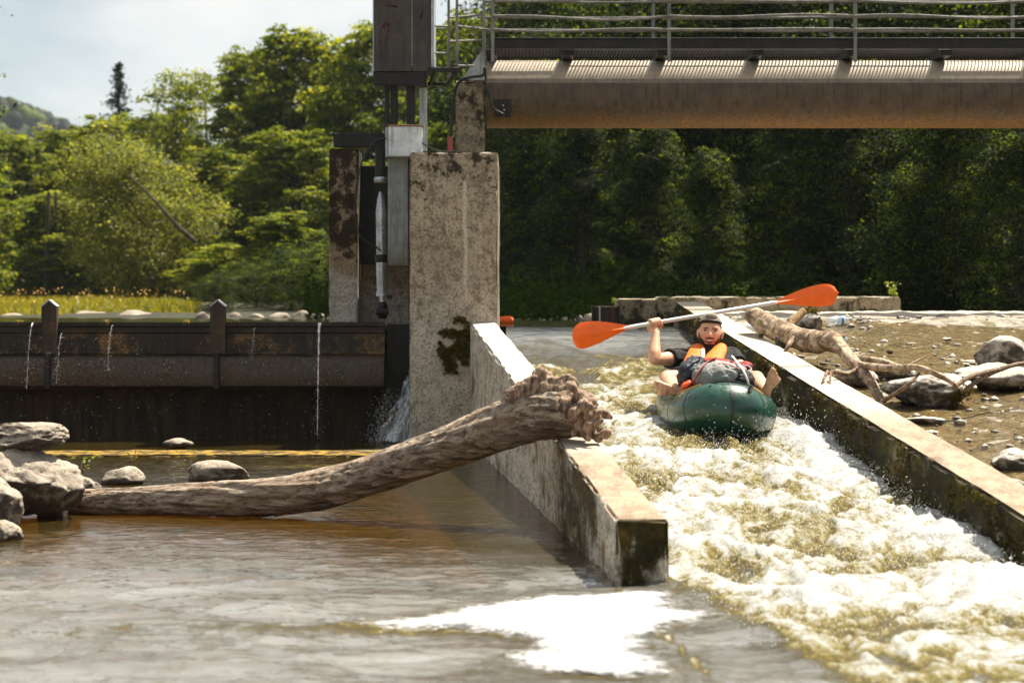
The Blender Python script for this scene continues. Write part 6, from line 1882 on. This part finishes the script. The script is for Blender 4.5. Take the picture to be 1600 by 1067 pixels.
# legs, knees spread over the side tubes, bare feet up
kL = W(1043, 591, 15.98); aL = W(1056, 611, 15.58); toeL = W(1012, 605, 15.50)
kR = W(1182, 592, 16.00); aR = W(1197, 611, 15.62); toeR = W(1214, 584, 15.56)
for hp, k, a in ((W(1096, 602, 16.26), kL, aL), (W(1128, 602, 16.26), kR, aR)):
    body.tube(spline([hp, (hp + k) / 2 + [0, 0, 0.015], k], 8), [.085, .083, .078, .072, .066, .060, .056, .053], 16)
    body.ball(k, 0.054, 14, 10)
    body.tube(spline([k, k * 0.62 + a * 0.38 + [0, 0, -0.012], a], 9), [.050, .052, .056, .055, .050, .044, .038, .034, .031], 14)
def foot(mb, ankle, toe, sole_n, big_side):
    d = toe - ankle; L_ = np.linalg.norm(d); d = d / L_
    n_ = np.array(sole_n, float); n_ -= d * n_.dot(d); n_ /= np.linalg.norm(n_)
    w = np.cross(d, n_) * big_side
    heel = ankle - d * 0.030 + n_ * 0.020
    mb.ball(heel, 0.034, 14, 10); mb.ball(ankle, 0.036, 14, 10)
    ball_ = heel + d * 0.150
    for s in np.linspace(0, 1, 7):
        c = heel * (1 - s) + ball_ * s
        wid = float(np.interp(s, [0, .25, .5, .75, 1], [.008, .007, .010, .020, .027]))
        for o in (-1, -0.35, 0.35, 1):
            mb.ball(c + w * o * wid - n_ * (0.012 if (o < 0 and 0.2 < s < 0.75) else 0.0), 0.026 - 0.006 * s, 10, 8)
    for t in range(5):
        off = (t - 2) / 2.0
        st = ball_ + w * (-off) * 0.037 - d * 0.008 * abs(t - 1)
        ln = [0.052, 0.046, 0.041, 0.035, 0.029][t]; r = [0.0140, 0.0092, 0.0088, 0.0084, 0.0080][t]
        e = st + d * ln + n_ * 0.006
        mb.tube([st, (st + e) / 2 - n_ * 0.004, e], [r, r * 0.92, r * 0.95], 10); mb.ball(e, r * 1.05, 10, 8)
foot(body, aL, toeL, (0.05, -1, 0.15), 1)
foot(body, aR, toeR, (-0.15, -1, 0.1), -1)
# paddle line first, so that the fist closes round it
bl0 = W(893, 527, 16.30); bl1 = W(986, 511, 16.45); br0 = W(1209, 473, 16.95); br1 = W(1308, 457, 17.12)
pd_ = br0 - bl1; pl_ = np.linalg.norm(pd_); pd_ = pd_ / pl_
def fist(mb, wr, c, axis, toward, thumb_dir=1):
    """c: point on the held shaft, axis: shaft direction, toward: unit vector from shaft to the back of the hand"""
    axis = axis / np.linalg.norm(axis)
    t = np.array(toward, float); t -= axis * t.dot(axis); t /= np.linalg.norm(t)
    u = np.cross(axis, t)
    pc = c + t * 0.036
    for o in (-0.030, -0.010, 0.010, 0.030):
        mb.ball(pc + axis * o + (wr - c) * 0.12, (0.020, 0.020, 0.020), 10, 8)
        mb.ball(pc + axis * o * 0.8 + (wr - c) * 0.40, 0.019, 10, 8)
    mb.tube([wr, pc * 0.6 + wr * 0.4, pc], [0.027, 0.030, 0.030], 12)
    sgn = -1 if u.dot(wr - c) > 0 else 1
    for k, o in enumerate((-0.033, -0.0115, 0.0105, 0.031)):
        pts = []
        rr_ = 0.027
        for f in np.linspace(0.0, 1.0, 9):
            a = f * (4.1 - 0.25 * abs(k - 1.5))
            pts.append(c + axis * o + (t * math.cos(a) + u * sgn * math.sin(a)) * rr_)
        mb.tube(pts, np.linspace(0.0108, 0.0088, 9), 10); mb.ball(pts[-1], 0.0088, 8, 6); mb.ball(pts[2], 0.0115, 8, 6)
    b0 = pc + axis * thumb_dir * 0.030 + (wr - c) * 0.35
    b1 = c + axis * thumb_dir * 0.048 + t * 0.012 - u * sgn * 0.024
    b2 = c + axis * thumb_dir * 0.030 - t * 0.020 - u * sgn * 0.018
    mb.tube(spline([b0, b1, b2], 8), np.linspace(0.0145, 0.0105, 8), 10); mb.ball(b2, 0.0105, 8, 6)
tt = (hdL - bl1).dot(pd_)
gripL = bl1 + pd_ * tt
fist(body, wrL, gripL, pd_, (0.1, 1.0, -0.45), 1)
fist(body, wrR, wrR + np.array([-0.03, -0.05, 0.03]), np.array([1.0, 0.2, 0.1]), (0, 0.6, 0.8), -1)
# head
HS = 1.05
def head_pts(nu=72, nv=56, grow=0.0):
    th = np.linspace(0.001, math.pi - 0.001, nv)[:, None]; ph = (np.arange(nu) / nu * 2 * np.pi)[None, :]
    d = np.stack([np.sin(th) * np.cos(ph), np.sin(th) * np.sin(ph), np.cos(th) + 0 * ph], -1)
    p = d * np.array([0.074, 0.093, 0.113])
    x, y, z = p[..., 0].copy(), p[..., 1].copy(), p[..., 2].copy()
    low = np.clip(-z / 0.113, 0, 1)
    x *= 1 - 0.20 * low ** 1.6
    front = y < 0
    y = np.where(front, y * (1 - 0.03 * low) - 0.010 * low ** 2, y * (1 - 0.35 * low ** 1.3))
    fr = np.clip(-d[..., 1], 0, 1) ** 0.7
    ga = lambda cx, cz, sx, sz: np.exp(-((x - cx) / sx) ** 2 - ((z - cz) / sz) ** 2) * fr
    y -= 0.024 * ga(0, -0.022, 0.012, 0.014) + 0.013 * ga(0, 0.0, 0.009, 0.022)
    y -= 0.007 * (ga(-0.028, 0.034, 0.020, 0.008) + ga(0.028, 0.034, 0.020, 0.008))
    y += 0.010 * (ga(-0.030, 0.014, 0.015, 0.010) + ga(0.030, 0.014, 0.015, 0.010))
    y -= 0.006 * (ga(-0.040, -0.020, 0.018, 0.016) + ga(0.040, -0.020, 0.018, 0.016))
    y += 0.007 * ga(0, -0.056, 0.024, 0.010)
    y -= 0.006 * ga(0, -0.045, 0.018, 0.006)
    y -= 0.010 * ga(0, -0.094, 0.022, 0.016)
    return np.stack([x, y, z], -1), d, gridfaces_wrap(nv, nu)
def gridfaces_wrap(nv, nu):
    i, j = np.meshgrid(np.arange(nv - 1), np.arange(nu), indexing='ij')
    a = i * nu + j; b = i * nu + (j + 1) % nu
    return np.stack([a, a + nu, b + nu, b], -1).reshape(-1, 4)
HM = Matrix.Translation(P(1109.5, 521, 16.62)) @ Euler((math.radians(-6), math.radians(3), math.radians(-4))).to_matrix().to_4x4() @ Matrix.Scale(HS, 4)
HMn = np.array(HM)
def hx_(p): 
    p = np.asarray(p, float); return p @ HMn[:3, :3].T + HMn[:3, 3]
hp_, hd_, hf_ = head_pts()
hv_ = hp_.reshape(-1, 3)
body.add(hx_(hv_), hf_)
for sg in (-1, 1):
    body.ball(hx_([sg * 0.077, 0.006, -0.002]), np.array([0.012, 0.020, 0.030]) * HS, 12, 8)
man_o = union_remesh(body, 'body', M['skin'], man, 0.0055, 3)
gx(man_o)
# face, beard, hair and cap made from the head's own surface
def shell(name, mask, grow, mat, jitter=0.0, thick=0.0):
    p = hv_.copy(); d = hd_.reshape(-1, 3)
    gr = grow if np.isscalar(grow) else grow
    q = p + d * (np.asarray(gr).reshape(-1, 1) if not np.isscalar(gr) else gr)
    if jitter: q = q + d * (jitter * fbm(p * 160, 2))[:, None]
    f = hf_[mask[hf_].all(1)]
    used = np.zeros(len(q), bool); used[f.ravel()] = True
    rm = np.cumsum(used) - 1
    return gx(link(name, mesh_np(name, hx_(q[used]), rm[f]), mat, man))
x_, y_, z_ = hv_[:, 0], hv_[:, 1], hv_[:, 2]
mouth_gap = (np.abs(x_) < 0.027) & (z_ > -0.072) & (z_ < -0.041)
jaw = (z_ < -0.046 - 0.35 * np.clip(0.052 - np.abs(x_), 0, 1) + 0.012 * (np.abs(x_) > 0.045)) & (y_ < 0.035)
side_b = (np.abs(x_) > 0.058) & (z_ < 0.0) & (y_ < 0.004) & (y_ > -0.045)
beard = (jaw | side_b) & ~mouth_gap
shell('beard', beard, 0.0030, M['hair'], 0.005)
mous = (np.abs(x_) < 0.030) & (z_ < -0.034) & (z_ > -0.044) & (y_ < 0)
shell('moustache', mous, 0.0045, M['hair'], 0.004)
hairm = (z_ > -0.022) & (y_ > -0.028 + 0.20 * np.clip(0.03 - z_, -0.2, 0.2)) & (z_ < 0.075)
hairm &= ~((np.abs(x_) > 0.05) & (z_ < 0.03) & (y_ < 0.03))
shell('hair', hairm, 0.005, M['hair'], 0.006)
fringe = (z_ > 0.056) & (z_ < 0.088) & (y_ < 0.02)
shell('fringe', fringe, 0.005, M['hair'], 0.006)
capm = (z_ > 0.066 - 0.12 * np.clip(y_, -0.1, 0.1))
shell('cap', capm, 0.013 + 0.010 * np.clip((z_ - 0.05) / 0.06, 0, 1), M['cap'], 0.002)
bandm = (z_ > 0.058 - 0.12 * np.clip(y_, -0.1, 0.1)) & (z_ < 0.074 - 0.12 * np.clip(y_, -0.1, 0.1))
shell('cap_band', bandm, 0.0165, M['cap'], 0.0)
arch = (np.abs(x_) < 0.034) & (z_ > 0.0815) & (z_ < 0.104) & (y_ < 0) & ((x_ / 0.034) ** 2 + ((z_ - 0.0815) / 0.020) ** 2 < 1)
shell('cap_opening', arch, 0.0245, M['hair'], 0.002)
def fy(x, z):   # front surface of the face at (x,z)
    k = np.argmin((x_ - x) ** 2 + (z_ - z) ** 2 + (y_ > 0) * 1.0)
    return y_[k]
for sg in (-1, 1):
    yy = fy(sg * 0.030, 0.012)
    mb = MB(); mb.ball(hx_([sg * 0.030, yy - 0.0005, 0.0125]), np.array([0.0130, 0.005, 0.0050]) * HS, 14, 8, (0, 0, 0)); gx(mb.build('eye', M['eye'], man))
    mb = MB(); mb.tube([hx_([sg * xx, fy(sg * xx, zz) - 0.003, zz]) for xx, zz in ((0.012, 0.0235), (0.022, 0.0265), (0.034, 0.0275), (0.046, 0.0225))], [0.0028, 0.0036, 0.0036, 0.002], 7); gx(mb.build('eyebrow', M['hair'], man))
mb = MB(); mb.ball(hx_([0, fy(0, -0.057) - 0.002, -0.058]), np.array([0.024, 0.008, 0.011]) * HS, 16, 10); gx(mb.build('mouth', M['mouth'], man))
mb = MB(); mb.ball(hx_([0, fy(0, -0.053) - 0.0065, -0.0530]), np.array([0.0205, 0.0065, 0.0062]) * HS, 16, 8); gx(mb.build('teeth', M['teeth'], man))
mb = MB(); mb.tube([hx_([xx, fy(xx, zz) - 0.004, zz]) for xx, zz in ((-0.026, -0.052), (-0.014, -0.068), (0, -0.0715), (0.014, -0.068), (0.026, -0.052))], [0.002, 0.004, 0.0045, 0.004, 0.002], 8); gx(mb.build('lower_lip', M['lips'], man))
mb = MB(); mb.tube([hx_([xx, fy(xx, zz) - 0.004, zz]) for xx, zz in ((-0.026, -0.051), (-0.012, -0.0465), (0, -0.0475), (0.012, -0.0465), (0.026, -0.051))], [0.002, 0.003, 0.003, 0.003, 0.002], 8); gx(mb.build('upper_lip', M['lips'], man))
# T-shirt, shorts, vest
sh_ = MB()
sh_.tube(spline([hip, waist, chest, upch, nb + [0, 0.01, -0.005]], 14), np.interp(np.linspace(0, 1, 14), [0, .3, .6, .8, 1], [.158, .150, .170, .155, .085]), 20, flat=(1.12, 0.74))
for sh, el in ((shL, elL), (shR, elR)):
    sh_.ball(sh, 0.075, 14, 10)
    sh_.tube([sh, sh * 0.72 + el * 0.28, sh * 0.46 + el * 0.54], [0.070, 0.072, 0.070], 16)
    mid_ = shL * 0.35 + shR * 0.65 if sh is shR else shL * 0.65 + shR * 0.35
    sh_.tube([mid_, sh], [0.086, 0.073], 12)
gx(union_remesh(sh_, 'tshirt', M['cloth_dark'], man, 0.008, 2, lambda c: 0.006 * fbm(c * np.array([16, 16, 28]), 3)))
so = MB()
for hp, k in ((W(1096, 602, 16.26), kL), (W(1128, 602, 16.26), kR)):
    so.tube(spline([hp, (hp + k) / 2 + [0, 0, 0.015], hp * 0.25 + k * 0.75], 7), [.105, .10, .096, .092, .09, .088, .086], 16)
so.ball(hip, (0.17, 0.15, 0.12), 16, 10)
gx(union_remesh(so, 'shorts', M['cloth_dark'], man, 0.010, 2))
def pad(name, pts, r, mat, flat=(1.0, 0.45), n=20, seg=14):
    mb = MB(); mb.tube(spline(pts, n), r if np.isscalar(r) else np.interp(np.linspace(0, 1, n), np.linspace(0, 1, len(r)), r), seg, flat=flat)
    return gx(mb.build(name, mat, man))
pad('vest_collar', [W(1098, 543, 16.76), W(1091, 541, 16.62), W(1089, 548, 16.50), W(1086, 558, 16.40), W(1082, 569, 16.31), W(1078, 582, 16.22)], [0.03, 0.045, 0.058, 0.066, 0.070, 0.07], M['vest'])
pad('vest_collar', [W(1118, 544, 16.76), W(1124, 540, 16.62), W(1124, 547, 16.50), W(1118, 556, 16.40), W(1113, 566, 16.31), W(1111, 580, 16.22)], [0.03, 0.045, 0.050, 0.062, 0.070, 0.07], M['vest'])
pad('vest_webbing', [W(1098, 545, 16.44), W(1098, 557, 16.34), W(1097, 572, 16.25)], [0.012, 0.012, 0.012], M['strap_pale'], (1.0, 0.4), 8, 8)
pad('vest_buckle', [W(1083, 556, 16.34), W(1083, 564, 16.28)], [0.016, 0.016], M['rubber'], (1.0, 0.5), 4, 8)
tag(man, 'laughing bearded man in dark T-shirt and orange vest holding up a paddle', 'person')

# ------------------------------------------------------------------ paddle
def blade(mb_parent, p0, p1, wid, flip):
    """p0 neck, p1 tip"""
    d = p1 - p0; L_ = np.linalg.norm(d); d /= L_
    vw = np.array([0.05, 1.0, 0.10]); vw -= d * vw.dot(d); vw /= np.linalg.norm(vw)
    w = np.cross(d, vw); 
    if w[2] < 0: w = -w
    n = 26; m = 11
    V = []
    for side in (1, -1):
        for i in range(n):
            s = i / (n - 1)
            up = wid * (0.12 + 0.95 * math.sin(min(1, s * 1.25) * math.pi / 2) ** 1.2) * math.sqrt(max(0.004, 1 - max(0, (s - 0.76) / 0.24) ** 2.4)) * (0.50 if not flip else 0.46)
            dn = wid * (0.12 + 0.95 * math.sin(min(1, s * 1.1) * math.pi / 2) ** 1.5) * math.sqrt(max(0.004, 1 - max(0, (s - 0.82) / 0.18) ** 2.4)) * 0.52
            for j in range(m):
                v = j / (m - 1) * 2 - 1
                off = v * (up if v > 0 else dn)
                rid = 0.012 * math.exp(-(v / 0.16) ** 2) * max(0.0, 1 - s * 1.15)
                cup = 0.018 * (v * v) * s - 0.05 * (s - 0.3) ** 2
                V.append(p0 + d * L_ * s + w * off + vw * (cup + side * (0.0028 * (1 - 0.6 * abs(v)) + rid)))
    V = np.array(V); Fq = []
    for sd in (0, 1):
        for i in range(n - 1):
            for j in range(m - 1):
                a = sd * n * m + i * m + j
                q = [a, a + 1, a + m + 1, a + m]
                Fq.append(q if sd else q[::-1])
    N1 = n * m
    ring = [(i, 0) for i in range(n)] + [(n - 1, j) for j in range(1, m)] + [(i, m - 1) for i in range(n - 2, -1, -1)] + [(0, j) for j in range(m - 2, 0, -1)]
    idx = [i * m + j for i, j in ring]
    for a, b in zip(idx, idx[1:] + idx[:1]): Fq.append([a, b, b + N1, a + N1])
    return gx(link('blade', mesh_np('blade', V, np.array(Fq)), M['orange'], mb_parent, 60))
pad_e = empty('paddle', Vector(gripL))
mb = MB(); mb.tube([bl1 - pd_ * 0.06, bl1, (bl1 + br0) / 2, br0, br0 + pd_ * 0.06], [0.008, 0.0145, 0.0145, 0.0145, 0.008], 14); gx(mb.build('shaft', M['shaft'], pad_e))
mb = MB(); c_ = bl1 + pd_ * pl_ * 0.52; mb.tube([c_ - pd_ * 0.012, c_ + pd_ * 0.012], 0.0162, 14); gx(mb.build('ferrule', M['rail_steel'], pad_e))
blade(pad_e, bl1 + pd_ * 0.01, bl0, 0.165, False)
blade(pad_e, br0 - pd_ * 0.01, br1, 0.155, True)
tag(pad_e, 'double-bladed paddle with two orange blades held above the man', 'paddle', 'orange paddles')
p2 = empty('paddle', P(770, 500, 24.2))
a0 = W(762, 500, 24.25); a1 = W(803, 500, 24.2)
blade(p2, a0, a1, 0.075, False)
mb = MB(); mb.tube([W(700, 500, 24.5), a0], 0.014, 10); gx(mb.build('shaft', M['shaft'], p2))
tag(p2, 'orange paddle blade peeping out behind the tall pier', 'paddle', 'orange paddles')

# ------------------------------------------------------------------ backpack lashed on the bow
pk = empty('backpack', P(1122, 606, 15.5))
def lump(name, balls, mat, voxel=0.008, amp=0.010, fr=(18, 18, 18), it=3):
    mb = MB()
    for (x, y, Y, dx, dy, dz, *rot) in balls:
        mb.ball(P(x, y, Y), (dx / 2, dy / 2, dz / 2), 18, 12, rot[0] if rot else None)
    return gx(union_remesh(mb, name, mat, pk, voxel, it, lambda c: amp * fbm(c * np.array(fr), 3) - amp * 0.8 * np.exp(-(fbm(c * np.array(fr) * 0.6 + 5, 2) / 0.05) ** 2)))
lump('lid_pocket', [(1105, 590, 15.42, 0.20, 0.26, 0.19), (1122, 588, 15.43, 0.24, 0.28, 0.19), (1138, 587, 15.45, 0.18, 0.26, 0.16), (1112, 580, 15.5, 0.16, 0.3, 0.14), (1098, 600, 15.4, 0.10, 0.2, 0.09)], M['pack_grey'])
lump('lid_flap', [(1128, 573, 15.50, 0.22, 0.26, 0.075, (0, 0.12, 0)), (1148, 577, 15.48, 0.16, 0.26, 0.075, (0, 0.25, 0))], M['pack_grey'], amp=0.012)
lump('side_pocket', [(1079, 580, 15.62, 0.17, 0.3, 0.15), (1072, 588, 15.6, 0.12, 0.28, 0.12), (1088, 568, 15.7, 0.16, 0.3, 0.10)], M['pack_navy'], amp=0.014)
lump('main_bag', [(1150, 594, 15.46, 0.20, 0.26, 0.15), (1165, 595, 15.52, 0.12, 0.26, 0.13), (1122, 604, 15.55, 0.42, 0.3, 0.07), (1125, 580, 15.72, 0.40, 0.26, 0.16)], M['pack_black'])
lump('red_top', [(1122, 566, 15.66, 0.22, 0.22, 0.055, (0, 0.10, 0)), (1146, 571, 15.62, 0.18, 0.2, 0.05, (0, 0.3, 0)), (1165, 572, 15.7, 0.10, 0.16, 0.06)], M['pack_red'], amp=0.008)
lump('orange_pocket', [(1073, 601, 15.38, 0.09, 0.10, 0.045, (0, -0.55, 0))], M['pack_orange'], 0.006, 0.003)
def strap(name, pts, r, mat, flat=(1, 0.4)):
    mb = MB(); mb.tube(spline([P(*q) for q in pts], 28), r, 8, flat=flat); return gx(mb.build(name, mat, pk))
strap('red_strap', [(1084, 606, 15.30), (1087, 592, 15.30), (1095, 577, 15.32), (1106, 566, 15.42), (1118, 560, 15.50)], 0.012, M['pack_red'])
strap('pale_strap', [(1144, 556, 15.62), (1154, 568, 15.42), (1162, 580, 15.34), (1168, 594, 15.31), (1170, 606, 15.31), (1166, 609, 15.30)], 0.008, M['strap_pale'])
strap('compression_strap', [(1104, 571, 15.40), (1120, 568, 15.38), (1140, 570, 15.36), (1158, 578, 15.36)], 0.007, M['pack_red'])
strap('black_strap', [(1067, 574, 15.45), (1064, 588, 15.44), (1070, 602, 15.42)], 0.009, M['pack_black'])
strap('black_strap', [(1096, 560, 15.60), (1088, 558, 15.55), (1079, 566, 15.48)], 0.009, M['pack_black'])
strap('loose_cord', [(1160, 570, 15.56), (1170, 572, 15.5), (1174, 577, 15.48), (1168, 580, 15.46)], 0.004, M['strap_pale'], (1, 1))
tag(pk, 'grey and navy backpack with red straps lying on the raft bow', 'backpack')

# ------------------------------------------------------------------ summer air
hz = bpy.data.materials.new('thin_haze')
hz.use_nodes = True
hz.node_tree.nodes.clear()
ho = hz.node_tree.nodes.new('ShaderNodeOutputMaterial')
hv_n = hz.node_tree.nodes.new('ShaderNodeVolumePrincipled')
hv_n.inputs['Color'].default_value = (0.80, 0.90, 1.0, 1)
hv_n.inputs['Density'].default_value = 0.00013
hv_n.inputs['Anisotropy'].default_value = 0.3
hz.node_tree.links.new(hv_n.outputs['Volume'], ho.inputs['Volume'])
hb = MB().box((0, 725, 44), (2400, 1650, 92))
haze = hb.build('haze', hz, None, None, smooth=False)
tag(haze, kind='stuff')
